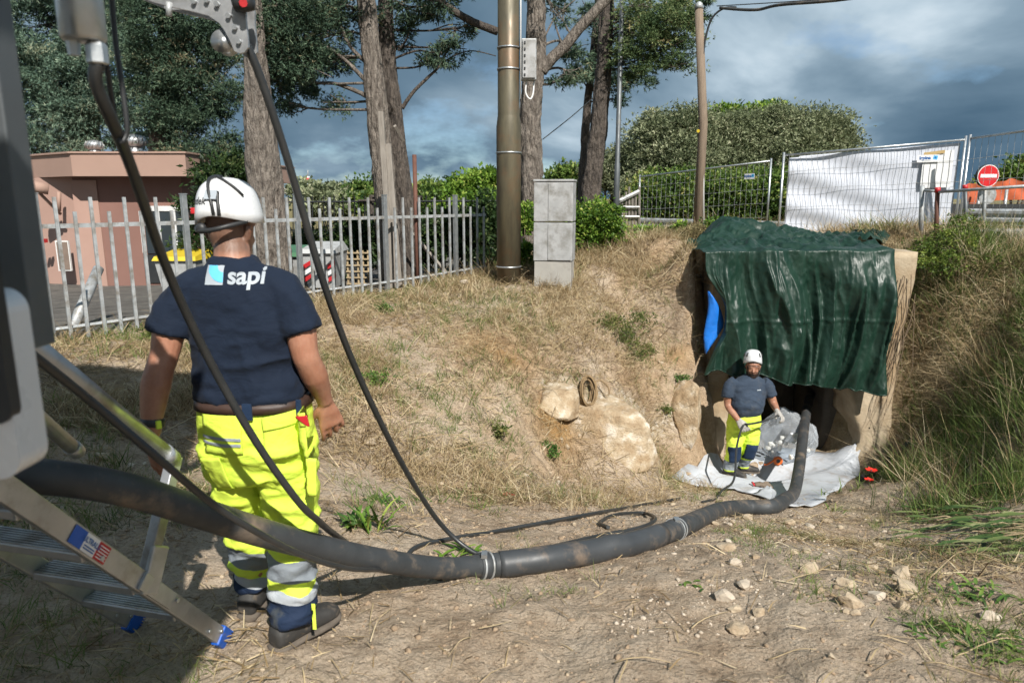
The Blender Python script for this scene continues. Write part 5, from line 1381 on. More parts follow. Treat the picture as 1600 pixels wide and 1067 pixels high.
shrub('dry_bush', 'brown dry brambles at the foot of the timber pole', [(1040, 378, 11.8, 40, 14, 60), (1000, 385, 11.8, 26, 12, 30), (1085, 372, 12, 26, 12, 40), (1065, 395, 11.0, 30, 10, 26)], M['scrub'], 234, (q.x, q.y), per=60, cr_=.15, L=.08, Wd=.005, stems=30, stem_r=.005, cat='bush')
q = P(1100, 362, 13.0)
shrub('leafy_weed', 'green weeds along the fence foot right of the timber pole', [(1120, 358, 13, 24, 12, 30), (1160, 362, 12.6, 22, 10, 24), (1070, 360, 13, 16, 10, 16), (1010, 368, 13, 18, 12, 18)], M['bright'], 235, (q.x, q.y), per=26, cr_=.12, L=.07, Wd=.018, stems=18, stem_r=.006, cat='weeds', stem_mat=M['stem'])
q = Pg(970, 530)
shrub('bank_weed', 'green weed clump hanging on the bank above the rock face', [(962, 515, q.y - .02, 34, 22, 30), (992, 548, q.y - .05, 16, 26, 22), (940, 500, q.y + .1, 20, 14, 12), (1000, 500, q.y + .1, 18, 18, 10)], M['scrub_green'], 236, (q.x, q.y), per=26, cr_=.12, L=.034, Wd=.006, stems=40, stem_r=.004, cat='weeds', stem_mat=M['stem'])
for i_, (px, py, s_, lab) in enumerate(((590, 590, 14, 'small green weed low on the bank left of the hanging cable'), (785, 670, 14, 'green weed on the middle of the straw bank'), (860, 700, 13, 'green creeper at the foot of the ochre patch'), (1012, 545, 10, 'small weed on the bank edge'), (600, 478, 10, 'green sprig on the bank top below the timber post'), (878, 428, 9, 'green sprig at the foot of the cabinet'), (690, 428, 8, 'yellowish sprig at the foot of the fence'), (240, 520, 16, 'green leaves at the foot of the fence left of the near worker'), (1065, 590, 8, 'little green plant on the rock above the trench'), (1040, 640, 6, 'tiny sprig in the rock face'))):
    q = Pg(px, py + s_ * .6); 
    shrub('small_weed', lab, [(px, py, q.y - .03, s_, s_ * .7, 8)], M['scrub_green'] if i_ % 2 else M['weed'], 250 + i_, (q.x, q.y), per=22, cr_=.06, L=.03, Wd=.007, stems=9, stem_r=.003, cat='weed', stem_mat=M['stem'])

# ------------------------------------------------------------------ service truck, ladder, hoses and cables
tk = thing('service_truck', 'rear corner of a white service truck with grey post and hose boom at left', 'truck', (-1.9, -1.5, 0))
MB().box((-2.0, -2.7, 1.75), (2.2, 7.0, 1.9), None, .05).build('box_body', M['white_paint'], tk)
MB().box((-2.0, -2.7, .72), (1.9, 6.8, .12), None, .02).build('chassis', M['black'], tk)
for yy in (-4.8, -1.2):
    for sx in (-2.9, -1.15):
        w_ = MB().cyl((sx - .12, yy, .42), (sx + .12, yy, .42), .42, 24).build('wheel', M['black'], tk)
        MB().cyl((sx - .125, yy, .42), (sx + .125, yy, .42), .22, 16).build('rim', M['galv'], w_)
# panels added above the view to cast the shade at lower left
MB().box((-1.72, .02, 2.92), (2.7, 1.30, .05), None, .012).build('added_shade_top', M['white_paint'], tk)  # added out of view, shades the ground around the ladder
MB().box((-.20, -.70, 2.955), (.44, 1.3, .03), None, .01).build('added_shade_side', M['truck_grey'], tk)  # added out of view to keep the white corner panel in shade
MB().box((-1.84, 1.08, 3.75), (2.2, 1.95, .05), Matrix.Rotation(R(63), 3, 'X'), .012).build('added_shade_tilted', M['white_paint'], tk)  # added out of view, throws shade on the left bank
# square post
pb_ = P(42, 540, 1.12); pt_ = P(-24, -20, 1.12)
MB().box(((pb_.x + pt_.x) / 2 + .0, 1.12, (pb_.z + 2.88) / 2), (.052, .05, 2.88 - pb_.z), None, .003).build('rear_post', M['truck_grey'], tk)
MB().box((pb_.x - .04, 1.125, (pb_.z + .03 + 2.85) / 2), (.028, .03, 2.85 - pb_.z - .03)).build('post_shade_strip', M['black'], tk)  # black strip stands in for the shadowed inner face of the post
# white corner panel with dark window
def rounded(cx, cz, w, h, r, y, n=6):
    pts = []
    for (sx, sz, a0) in ((1, 1, 0), (-1, 1, 90), (-1, -1, 180), (1, -1, 270)):
        for k in range(n + 1):
            a = R(a0 + 90 * k / n); pts.append((cx + sx * (w / 2 - r) + r * math.cos(a), y, cz + sz * (h / 2 - r) + r * math.sin(a)))
    return pts
cr0 = P(66, 740, .92); ct0 = P(30, 455, .92)
wpan = .62; cr0.x -= .014; cz = (cr0.z + ct0.z) / 2
cp = MB().prism(rounded(cr0.x - wpan / 2, cz, wpan, ct0.z - cr0.z, .03, .90), (0, .06, 0)).build('corner_panel', M['white_paint'], tk)
w0 = P(26, 660, .90); w1 = P(18, 375, .90)
MB().prism(rounded(w0.x - .30, (w0.z + w1.z) / 2, .60, w1.z - w0.z, .02, .893), (0, .02, 0)).build('window_rubber', M['black'], cp)
MB().prism(rounded(w0.x - .30 - .022, (w0.z + w1.z) / 2, .56, w1.z - w0.z - .035, .015, .888), (0, .01, 0)).build('window_pane', M['pane_pale'], cp)
for k in range(4):
    MB().lathe([(.006, 0), (.006, .003), (.004, .005)], (pb_.x + .004, 1.094, pb_.z + .06 + .19 * k), (0, -1, 0), 8).build('bolt', M['galv'], tk)
MB().box((pb_.x + .0265, 1.12, pb_.z + .4), (.003, .02, .3)).build('edge_strip', M['black'], tk)
MB().box((cr0.x - .24, .895, cr0.z + .075), (.40, .006, .014)).build('trim_strip', M['black'], cp)
# hanging hydraulic cylinder
hc = P(126, 20, 1.35)
cy_ = MB().lathe([(.034, -.048), (.038, -.042), (.038, .22), (.030, .225)], hc, n=24).build('cylinder', M['galv_bright'], tk)
MB().lathe([(.014, -.088), (.018, -.085), (.018, -.056), (.014, -.05)], hc + Vector((.021, 0, 0)), n=6, sm=False).build('hex_fitting', M['galv_bright'], cy_)
MB().lathe([(.010, -.072), (.012, -.048)], hc + Vector((-.020, 0, 0)), n=6, sm=False).build('hex_fitting', M['galv_bright'], cy_)
MB().tube([hc + Vector((0, 0, .2)), hc + Vector((-.1, -.3, .9))], .02, 10).build('support_rod', M['truck_grey'], cy_)
# black hanging straps
def px_path(pts): return [P(*q) for q in pts]
MB().tube(catmull(px_path([(152, -40, 1.4), (160, 40, 1.4), (168, 110, 1.42), (180, 190, 1.45), (188, 222, 1.45), (197, 212, 1.46), (198, 190, 1.46), (190, 130, 1.46), (180, 60, 1.46), (172, -40, 1.46)]), 6), .0052, 6).build('hanging_strap', M['black'], tk)
# boom head: curved bracket with bolts and roller
outl = [(235, -30), (300, -30), (372, -30), (384, 10), (384, 30), (387, 60), (388, 74), (382, 82), (374, 84), (366, 80), (360, 66), (352, 50), (342, 36), (326, 25), (300, 18), (272, 12), (240, 4), (200, -12)]
YB = 2.28
bo = MB().prism([P(x, y, YB) for x, y in outl], (0, .012, 0)).build('boom_bracket', M['alu'], tk)
MB().prism([P(x, y, YB) + Vector((0, .075, 0)) for x, y in outl], (0, .012, 0)).build('boom_bracket', M['alu'], tk)
for (x, y) in ((304, 4), (324, 2), (340, 8), (358, 26), (374, 66), (368, 44)):
    c = P(x, y, YB)
    MB().cyl(c - Vector((0, .012, 0)), c, .008, 6).build('bolt', M['galv_bright'], bo)
rc = P(352, 68, YB + .044)
MB().lathe([(.034, -.028), (.026, -.014), (.023, 0), (.026, .014), (.034, .028)], rc, (0, 1, 0), 24).build('roller', M['galv_bright'], bo)
MB().cyl(P(264, 4, YB), P(264, 26, YB), .009, 10).build('stop_pin', M['galv'], bo)
MB().lathe([(.022, -.03), (.028, -.014), (.028, .022), (.014, .03)], P(381, 4, YB - .02), (1, 0, .2), 14).build('knob', M['black'], bo)
MB().cyl(P(380, 5, YB - .055), P(380, 5, YB - .04), .012, 10).build('red_button', M['print_red'], bo)
MB().tube([P(235, -25, YB + .04), Vector((-1.2, .2, 2.85))], .04, 12).build('boom_arm', M['alu'], tk)

# aluminium boarding ladder
ladder = thing('boarding_ladder', 'aluminium ladder with blue rubber feet leaning from the truck at left', 'ladder', (-1.3, 2.4, 0))
F1 = Pg(350, 1004); T1 = P(-20, 745, 1.5)
F1 = Vector((F1.x, F1.y, F1.z + .02))
dl = (T1 - F1).normalized()
sh_ = Vector((-.40, .10, 0)); F2 = F1 + sh_; T2 = T1 + sh_
side = sh_.normalized(); upn = side.cross(dl).normalized()
if upn.y < 0: upn = -upn
Rl = Matrix((side, dl, side.cross(dl))).transposed()
LL = (T1 - F1).length + .35
for Fx in (F1, F2):
    c = Fx + dl * (LL / 2)
    s_ = MB().box(c, (.024, LL, .062), Rl, .003).build('stile', M['alu'], ladder)
    fcap = MB().box(Fx + dl * .02, (.036, .075, .076), Rl, .006); 
    fo = fcap.build('foot', M['blue'], ladder)
    for k in range(7): MB().box(Fx - dl * .022 + Rl @ Vector((0, 0, -.033 + .011 * k)), (.036, .010, .005), Rl).build('tread_rib', M['blue'], fo)
    for k, t_ in enumerate((.07, .16, .47, .60, .66, .95)):
        a = Fx + dl * t_ - side * .012 + Rl @ Vector((0, 0, .012 * (-1) ** k))
        MB().cyl(a, a - side * .007, .0075, 8).build('rivet', M['galv_bright'], s_)
for t_ in (.36, .66, .96, 1.26):
    c = F1.lerp(F2, .5) + dl * t_
    Rt = Matrix((side, Vector((0, 1, 0)).cross(side).cross(side) * -1, Vector((0, 0, 1)))).transposed()
    fwd = side.cross(Vector((0, 0, 1))).normalized()
    Rt = Matrix((side, fwd, Vector((0, 0, 1)))).transposed()
    tr = MB().box(c, (sh_.length - .028, .085, .026), Rt, .004).build('tread', M['alu'], ladder)
    for k in range(7): MB().box(c + fwd * (-.036 + .012 * k) + Vector((0, 0, .0145)), (sh_.length - .03, .005, .005), Rt).build('grip_rib', M['galv'], tr)
# sticker on the near stile
Us = -dl; Ns = -side; Vs = Ns.cross(Us).normalized()
sc0 = F1 + dl * 1.02 + Ns * .0145
def sticker(a, b, m_, nm, par):
    h = .024
    return MB().add([sc0 + Us * a - Vs * h, sc0 + Us * b - Vs * h, sc0 + Us * b + Vs * h, sc0 + Us * a + Vs * h], [(0, 1, 2, 3)]).build(nm, m_, par)
sticker(-.095, -.035, M['blue'], 'sticker', ladder); sticker(-.035, .03, M['print_white'], 'sticker', ladder); sticker(.03, .09, M['print_red'], 'sticker', ladder)
flat_text('ULTRALU', .020, sc0 + Us * -.002 + Vs * .006 + Ns * .002, Us, Vs, 0, .0006).build('lettering', M['print_blue'], ladder)
for k in range(2): MB().add([sc0 + Us * -.03 - Vs * (.010 + .007 * k) + Ns * .002, sc0 + Us * .024 - Vs * (.010 + .007 * k) + Ns * .002, sc0 + Us * .024 - Vs * (.0065 + .007 * k) + Ns * .002, sc0 + Us * -.03 - Vs * (.0065 + .007 * k) + Ns * .002], [(0, 1, 2, 3)]).build('small_print', M['print_blue'], ladder)
for k in range(5): MB().add([sc0 + Us * .036 - Vs * (-.016 + .008 * k) + Ns * .002, sc0 + Us * .084 - Vs * (-.016 + .008 * k) + Ns * .002, sc0 + Us * .084 - Vs * (-.0135 + .008 * k) + Ns * .002, sc0 + Us * .036 - Vs * (-.0135 + .008 * k) + Ns * .002], [(0, 1, 2, 3)]).build('small_print', M['print_white'], ladder)
# handrails and strut
hr_a = P(30, 522, 1.66); hr_b = P(268, 716, 2.20)
hr = MB().tube([hr_a + (hr_a - hr_b) * .25, hr_b], .026, 16).build('handrail', M['alu'], ladder)
MB().tube([hr_b - (hr_b - hr_a).normalized() * .05, hr_b + (hr_b - hr_a).normalized() * .005], .029, 16).build('end_sleeve', M['galv_bright'], hr)
hr_c = P(25, 622, 1.95); hr_d = P(120, 705, 2.30)
hr2 = MB().tube([hr_c + (hr_c - hr_d) * .6, hr_d], .024, 14).build('handrail', M['alu'], ladder)
MB().tube([hr_d - (hr_d - hr_c).normalized() * .05, hr_d + (hr_d - hr_c).normalized() * .005], .027, 14).build('end_sleeve', M['galv_bright'], hr2)
br = F1 + dl * .66
sd = (hr_b + Vector((0, .02, -.03)) - br).normalized()
MB().box((br + hr_b) / 2 + sd * .02, (.034, (hr_b - br).length - .02, .044), rot_to(sd), .003).build('strut', M['alu'], ladder)
MB().box(br + sd * .05 - side * .004, (.040, .15, .075), Matrix((side, sd, side.cross(sd))).transposed(), .006).build('bracket', M['galv_bright'], ladder)
MB().box(br + dl * -.05 - side * .016, (.012, .22, .055), Rl, .003).build('bracket_plate', M['galv_bright'], ladder)

# --- the thick suction hose
def gp_(px, py, up): q = Pg(px, py); q.z = h1(q.x, q.y) + up; return q
hose_r = .061
hp = [P(-160, 735, 1.55), P(-40, 738, 1.68), P(100, 748, 1.80), P(210, 768, 1.95), P(310, 800, 2.12), P(410, 832, 2.32), P(510, 858, 2.56), P(600, 876, 2.82), P(690, 887, 3.1)]
for px, py in ((765, 889), (850, 880), (940, 864), (1000, 850), (1060, 828), (1100, 808), (1130, 796), (1165, 792), (1205, 791)):
    q = Pg(px, py + 10); q.z = h1(q.x, q.y) + hose_r * .92; hp.append(q)
n_main = (len(hp) - 1) * 10 + 1
hp += [Pg(1226, 790) + Vector((0, 0, .06)), P(1241, 768, 7.55), P(1248, 735, 8.1), P(1253, 695, 8.8), P(1258, 655, 9.6), P(1264, 625, 10.2), P(1272, 600, 10.9)]
full = catmull(hp, 10)
for i in range(n_main + 10):
    full[i, 2] = max(full[i, 2], h1(full[i, 0], full[i, 1]) + hose_r * .85)
path = full[:n_main]
i_cl = int(np.argmin([abs(px_of(q)[0] - 757) for q in path])); rad_ = np.interp(np.arange(len(full)), [0, i_cl - 3, i_cl, len(full) - 25, len(full)], [.047, .052, hose_r, hose_r * 1.12, hose_r * 1.12])
sh_t = thing('suction_hose', 'thick black muddy suction hose running from the truck down into the trench', 'hose', Vector(path[60]))
MB().tube(full, rad_, 20).build('hose', M['rubber'], sh_t)
def clamp(idx, nm='clamp'):
    a, b_ = Vector(path[idx]), Vector(path[idx + 1]); d_ = (b_ - a).normalized()
    o = MB().tube([a - d_ * .04, a - d_ * .036, a + d_ * .036, a + d_ * .04], [hose_r, hose_r + .006, hose_r + .006, hose_r], 22).build(nm, M['rubber'], sh_t)
    for s_ in (-.022, .022): MB().tube([a + d_ * (s_ - .005), a + d_ * (s_ + .005)], hose_r + .010, 22).build('band', M['galv'], o)
    MB().box(a + Vector((0, -.02, hose_r + .012)), (.03, .05, .02)).build('screw_block', M['galv_bright'], o)
dpx = [abs(px_of(q)[0] - 757) for q in path]; clamp(int(np.argmin(dpx)))
dpx = [abs(px_of(q)[0] - 1057) for q in path]; clamp(int(np.argmin(dpx)))
# sleeve lying over the hose beyond the first clamp
i0 = int(np.argmin([abs(px_of(q)[0] - 765) for q in path])); i1 = int(np.argmin([abs(px_of(q)[0] - 1045) for q in path]))
M['sleeve'] = mat('grey_black_sleeve', (0.052, 0.056, 0.060), (0.036, 0.039, 0.042), rough=.45, scale=5, dirt=(.20, .15, .11), dirt_amt=.22, dscale=6)
MB().tube(path[i0 + 2:i1 - 1], hose_r + .006, 20).build('sleeve', M['sleeve'], sh_t)
# --- thin cables
def cable(name, label, pts, r, m_=None):
    o = MB().tube(catmull(pts, 8), r, 10).build(name, m_ or M['cable']); recenter(o, Vector(pts[-1])); tag(o, label, 'cable'); return o
def gpts(lst, r): 
    out = []
    for px, py in lst:
        q = Pg(px, py + 2); q.z = h1(q.x, q.y) + r; out.append(q)
    return out
cr1 = .0105
cable('hanging_cable', 'black cable hanging from the cylinder across the back of the near worker', [hc + Vector((.021, 0, -.085))] + px_path([(150, 130, 1.36), (175, 190, 1.42), (205, 262, 1.55), (265, 430, 1.85), (330, 568, 2.05), (400, 690, 2.16), (465, 782, 2.28), (498, 814, 2.42), (522, 834, 2.66), (560, 858, 3.1)]) + gpts([(620, 882)], .01) + gpts([(650, 858), (700, 845), (775, 832), (850, 818), (930, 803), (1000, 790), (1062, 779)], .018), cr1 + .002)
cable('hanging_cable', 'black cable hanging from the boom roller and looping on the soil by the hose', [P(345, 52, YB + .04), P(372, 50, YB + .035)] + px_path([(392, 85, 2.33), (410, 130, 2.36), (440, 220, 2.42), (470, 320, 2.5), (505, 440, 2.6), (545, 550, 2.78), (590, 650, 3.0), (640, 745, 3.3), (690, 820, 3.6)]) + gpts([(745, 868), (800, 872), (870, 855), (940, 838), (1000, 826), (1024, 812), (1005, 803), (960, 806), (938, 818), (950, 826)], .018), cr1 + .003)
cable('hose_side_cable', 'black cable running from the truck rail along the thick hose', px_path([(-60, 470, 1.35), (30, 538, 1.45), (140, 625, 1.62), (250, 718, 1.72), (330, 785, 1.86), (400, 830, 2.0), (470, 866, 2.2), (540, 887, 2.45), (590, 890, 2.72)]) + gpts([(640, 895), (690, 905)], .012), cr1)
cable('ground_cable', 'thin black cable lying on the soil parallel to the hose beside the loop', gpts([(760, 872), (830, 872), (900, 858), (960, 838), (990, 830)], .012), .009)

# ------------------------------------------------------------------ people
def const_ramp(nt, fac, stops):
    o = ramp(nt, fac, stops); o.node.color_ramp.interpolation = 'CONSTANT'; return o
def skin_mat(name, col, hair):
    m, nt, b = new_mat(name)
    p = pos(nt)
    c = mixc(nt, ramp(nt, noise_(nt, p, 13, 7, .65), [(.3, 0.0), (.7, 1.0)]), col, tuple(a * f for a, f in zip(col, (.70, .56, .48))))
    c = mixc(nt, attr(nt, 'hair'), c, hair)
    nt.links.new(c, b.inputs['Base Color']); b.inputs['Roughness'].default_value = .48
    b.inputs['Subsurface Weight'].default_value = .08; b.inputs['Subsurface Radius'].default_value = (.02, .008, .004)
    n1 = bump_(nt, b, noise_(nt, pos(nt, (1, 1, .35)), 90, 4, .6), .35, .004)
    bump_(nt, b, noise_(nt, p, 260, 3), .3, .002, n1)
    return m
def cloth_mat(name, col, col2, dusty=None, amt=.15):
    m, nt, b = new_mat(name); p = pos(nt)
    c = mixc(nt, ramp(nt, noise_(nt, p, 7, 5), [(.3, 0.0), (.7, 1.0)]), col, col2)
    if dusty: c = mixc(nt, ramp(nt, noise_(nt, p, 9, 7, .65), [(.62 - .3 * amt, 0.0), (.85, .55)]), c, dusty)
    nt.links.new(c, b.inputs['Base Color']); b.inputs['Roughness'].default_value = .88; b.inputs['Specular IOR Level'].default_value = .25
    b.inputs['Sheen Weight'].default_value = .03
    n1 = bump_(nt, b, noise_(nt, pos(nt, (1, 1, 1.7)), 14, 4, .55, 1.0), .30, .02)
    bump_(nt, b, noise_(nt, p, 420, 2), .25, .001, n1)
    return m
def hivis_mat(name, stops):
    m, nt, b = new_mat(name); p = pos(nt)
    c = const_ramp(nt, attr(nt, 't'), stops)
    c = mixc(nt, ramp(nt, noise_(nt, p, 8, 6, .6), [(.58, 0.0), (.80, .30)]), c, (.30, .28, .13))
    nt.links.new(c, b.inputs['Base Color']); b.inputs['Roughness'].default_value = .8; b.inputs['Specular IOR Level'].default_value = .25
    n1 = bump_(nt, b, noise_(nt, pos(nt, (1, 1, 1.4)), 11, 4, .55, 1.2), .35, .025)
    bump_(nt, b, noise_(nt, p, 380, 2), .3, .001, n1)
    return m
M['navy'] = cloth_mat('navy_cotton', (.008, .0155, .033), (.006, .0115, .025))
M['slate'] = cloth_mat('slate_blue_cotton', (.040, .058, .088), (.030, .044, .068), (.10, .10, .10), .3)
M['leather'] = mat('brown_leather', (.055, .030, .022), (.035, .020, .015), rough=.5, scale=14)
M['denim'] = cloth_mat('navy_webbing', (.014, .032, .075), (.010, .024, .055))
M['boot'] = mat('dusty_black_boot', (.045, .043, .040), (.026, .025, .024), rough=.7, scale=12, dirt=(.17, .135, .10), dirt_amt=.30, dscale=14, bump=.3, bscale=60, bdist=.003)
M['sole'] = mat('worn_sole', (.14, .115, .09), (.075, .062, .05), rough=.9, scale=18)
M['helmet'] = mat('white_helmet', (.72, .73, .74), (.64, .65, .66), rough=.28, scale=6, dirt=(.45, .43, .40), dirt_amt=.12, dscale=10, coat=.3)
M['lime'] = hivis_mat('lime_patch', [(0.0, (.62, .79, .085)), (1.0, (.62, .79, .085))])
M['reflect'] = cloth_mat('grey_reflective', (.30, .33, .36), (.24, .27, .30))
M['glove_w'] = mat('dirty_white_glove', (.44, .42, .39), (.28, .26, .24), rough=.9, scale=26, bump=.5, bscale=80, bdist=.004)
def rotv(v, ax, a): return Matrix.Rotation(a, 3, Vector(ax)) @ Vector(v)
def hand_parts(wr, d, n, side, s=1.0, curl=.5, thumb=.3, fat=1.0):
    """wr wrist, d along the hand, n back-of-hand normal, side towards the thumb"""
    wr = Vector(wr); d = Vector(d).normalized(); n = (Vector(n) - d * Vector(n).dot(d)).normalized(); side = n.cross(d) if n.cross(d).dot(Vector(side)) > 0 else -n.cross(d)
    side.normalize()
    r = lambda t, w, h: (wr + d * t * s, side, n, w * s * fat, h * s * fat, 2.6)
    out = [MB().loft([r(-.02, .026, .021), r(.01, .029, .021), r(.04, .038, .020), (wr + d * .07 * s - n * .002, side, n, .043 * s * fat, .017 * s * fat, 2.8), r(.095, .041, .014), r(.102, .034, .010)], 18)]
    ax = side
    for k, (o_, L_, c_) in enumerate(((.036, .074, .70), (.0125, .082, .95), (-.0125, .076, 1.10), (-.036, .060, 1.35))):
        p0 = wr + (d * .078 + side * o_) * s; pts = [p0]; a = 0
        sgn = -1 if rotv(d, ax, .5).dot(n) > 0 else 1
        for j, (fr, an) in enumerate(((.30, .10), (.34, .50), (.24, .80), (.17, .60))):
            a += an * curl * c_
            pts.append(pts[-1] + rotv(d + side * (o_ * 1.6 if j < 2 else 0), ax, sgn * a) * (L_ * fr * 1.15 * s + (.012 * s if j == 0 else 0)))
        out.append(MB().tube(catmull(pts, 3), list(np.linspace(.0098, .0072, (len(pts) - 1) * 3 + 1) * s * fat), 9))
    t0 = wr + (d * .018 + side * .022) * s
    td = (d * .62 + side * (.75 - thumb * .5) - n * (.25 + thumb * .5)).normalized()
    t1 = t0 + td * .042 * s; t2 = t1 + (td * .8 + d * .5 - n * .1).normalized() * .034 * s; t3 = t2 + (td * .3 + d * .8 - side * .1).normalized() * .026 * s
    out.append(MB().tube(catmull([t0, t1, t2, t3], 3), list(np.linspace(.015, .0085, 10) * s * fat), 9))
    return out
def head_parts(c, f, up=(0, 0, 1), s=1.0):
    c = Vector(c); f = Vector(f).normalized(); up = Vector(up); r_ = f.cross(up).normalized(); up = r_.cross(f)
    R_ = lambda z, fw, w, dpt, pw=2.2: (c + up * z * s + f * fw * s, r_, f, w * s, dpt * s, pw)
    out = [MB().loft([R_(-.128, .052, .022, .022), R_(-.118, .045, .042, .045), R_(-.095, .028, .055, .066), R_(-.06, .012, .064, .084), R_(-.02, .004, .071, .094), R_(.02, 0, .075, .098), R_(.06, -.004, .074, .096), R_(.09, -.006, .062, .080), R_(.112, -.008, .040, .052), R_(.120, -.008, .012, .016)], 24)]
    P_ = lambda x, y, z: c + r_ * x * s + f * y * s + up * z * s
    out.append(MB().tube([P_(0, .088, .018), P_(0, .104, -.012), P_(0, .112, -.030), P_(0, .098, -.040)], [.008 * s, .011 * s, .015 * s, .010 * s], 10))
    for sg in (-1, 1):
        out.append(MB().loft([(P_(sg * .072, -.012, -.045), r_, f, .006 * s, .010 * s), (P_(sg * .078, -.016, -.030), r_, f, .009 * s, .016 * s), (P_(sg * .083, -.020, .0), r_, f, .010 * s, .021 * s), (P_(sg * .083, -.022, .018), r_, f, .009 * s, .018 * s), (P_(sg * .077, -.018, .030), r_, f, .006 * s, .009 * s)], 10))
        out.append(MB().tube([P_(sg * .012, .088, .024), P_(sg * .035, .090, .030), P_(sg * .058, .070, .024)], [.008 * s, .010 * s, .007 * s], 8))
        out.append(MB().sphere(P_(sg * .034, .066, -.035), (.026 * s, .026 * s, .024 * s), 10, 8))
    out.append(MB().tube([P_(-.022, .088, -.068), P_(0, .096, -.066), P_(.022, .088, -.068)], [.006 * s, .009 * s, .006 * s], 8))
    return out, P_
def boot_parts(an, gz, d, s=1.0, sh_r=.062):
    """an: ankle point, gz ground height under the boot, d: toe direction"""
    d = Vector((d[0], d[1], 0)).normalized(); lat = Vector((-d.y, d.x, 0)); Z = Vector((0, 0, 1))
    o = Vector((an[0], an[1], gz))
    r = lambda t, z, w, h: (o + d * t * s + Z * z * s, lat, Z, w * s, h * s, 2.6)
    up = [MB().loft([r(-.085, .060, .028, .030), r(-.075, .062, .040, .042), r(-.03, .072, .044, .054), r(.03, .072, .045, .052), r(.09, .062, .049, .040), r(.14, .056, .051, .034), r(.18, .050, .046, .028), r(.205, .045, .030, .020)], 20),
          MB().loft([(o + d * -.02 * s + Z * .05 * s, lat, d, .044 * s, .056 * s), (o + d * -.015 * s + Z * .10 * s, lat, d, .046 * s, .058 * s), (Vector(an) + Z * .01 - d * .005, lat, d, sh_r * .86, sh_r * 1.0), (Vector(an) + Z * .05, lat, d, sh_r * .86, sh_r * .98)], 20)]
    sole = MB().loft([r(-.092, .016, .022, .016), r(-.085, .016, .040, .016), r(-.03, .015, .045, .015), r(.03, .015, .043, .014), r(.09, .015, .052, .015), r(.15, .016, .053, .016), r(.195, .018, .044, .016), r(.215, .020, .022, .014)], 20)
    return up, sole
def wrinkle(me, amp, sc, seed, mask=None, ridged=True):
    co = get_co(me); no = get_no(me)
    q = co * np.array(sc)
    n = (0.5 - np.abs(fbm(q + .35 * vnoise(co * 5, seed)[:, None], 3, seed))) * 1.6 - .4 if ridged else fbm(q, 3, seed)
    if mask is not None: n = n * mask(co)
    set_co(me, co + no * (amp * n)[:, None])
def helmet(t, c, f, up, s=1.0):
    c = Vector(c); f = Vector(f).normalized(); up = Vector(up).normalized(); r_ = f.cross(up).normalized(); up = r_.cross(f).normalized()
    n, m_ = 48, 14; vs = []; fs = []
    def shell(k, ph, th, off=0):
        cf, sr = math.cos(th), math.sin(th)
        L = .142 if cf > 0 else .150
        rad = math.sin(ph) ** .68
        rim = max(0, (ph - 1.30) / .27)
        low = -.034 * abs(sr) ** 1.6 - .008 * max(0, -cf) + .006 * max(0, cf)
        lip = .004 * rim
        rdg = 1 + .020 * math.cos(th * 2) * math.sin(ph) + .012 * math.exp(-((abs(sr) - .45) / .12) ** 2) * math.sin(ph * 1.6)
        x = sr * (.116 + lip + off) * rad * rdg; y = cf * (L + lip + off) * rad * rdg
        z = (.150 + off) * math.cos(ph) ** .80 if ph < 1.5 else 0
        return c + (r_ * x + f * y + up * (z + low * (ph / 1.57) ** 4)) * s
    for i in range(m_ + 1):
        ph = .02 + (1.565 - .02) * i / m_
        for k in range(n): vs.append(shell(0, ph, 2 * math.pi * k / n))
    for i in range(m_):
        for k in range(n):
            k2 = (k + 1) % n; fs.append((i * n + k, i * n + k2, (i + 1) * n + k2, (i + 1) * n + k))
    b0 = len(vs)
    for k in range(n): vs.append(shell(0, 1.55, 2 * math.pi * k / n, -.012) - up * .002 * s)
    for k in range(n): vs.append(shell(0, 1.2, 2 * math.pi * k / n, -.014))
    last = m_ * n
    for k in range(n):
        k2 = (k + 1) % n
        fs.append((last + k, last + k2, b0 + k2, b0 + k)); fs.append((b0 + k, b0 + k2, b0 + n + k2, b0 + n + k))
    fs.append(tuple(range(n)))
    fs.append(tuple(b0 + n + k for k in range(n))[::-1])
    me = MB().add(vs, fs, True)
    o = me.build('helmet', M['helmet'], t)
    return o, (c, f, r_, up, shell)
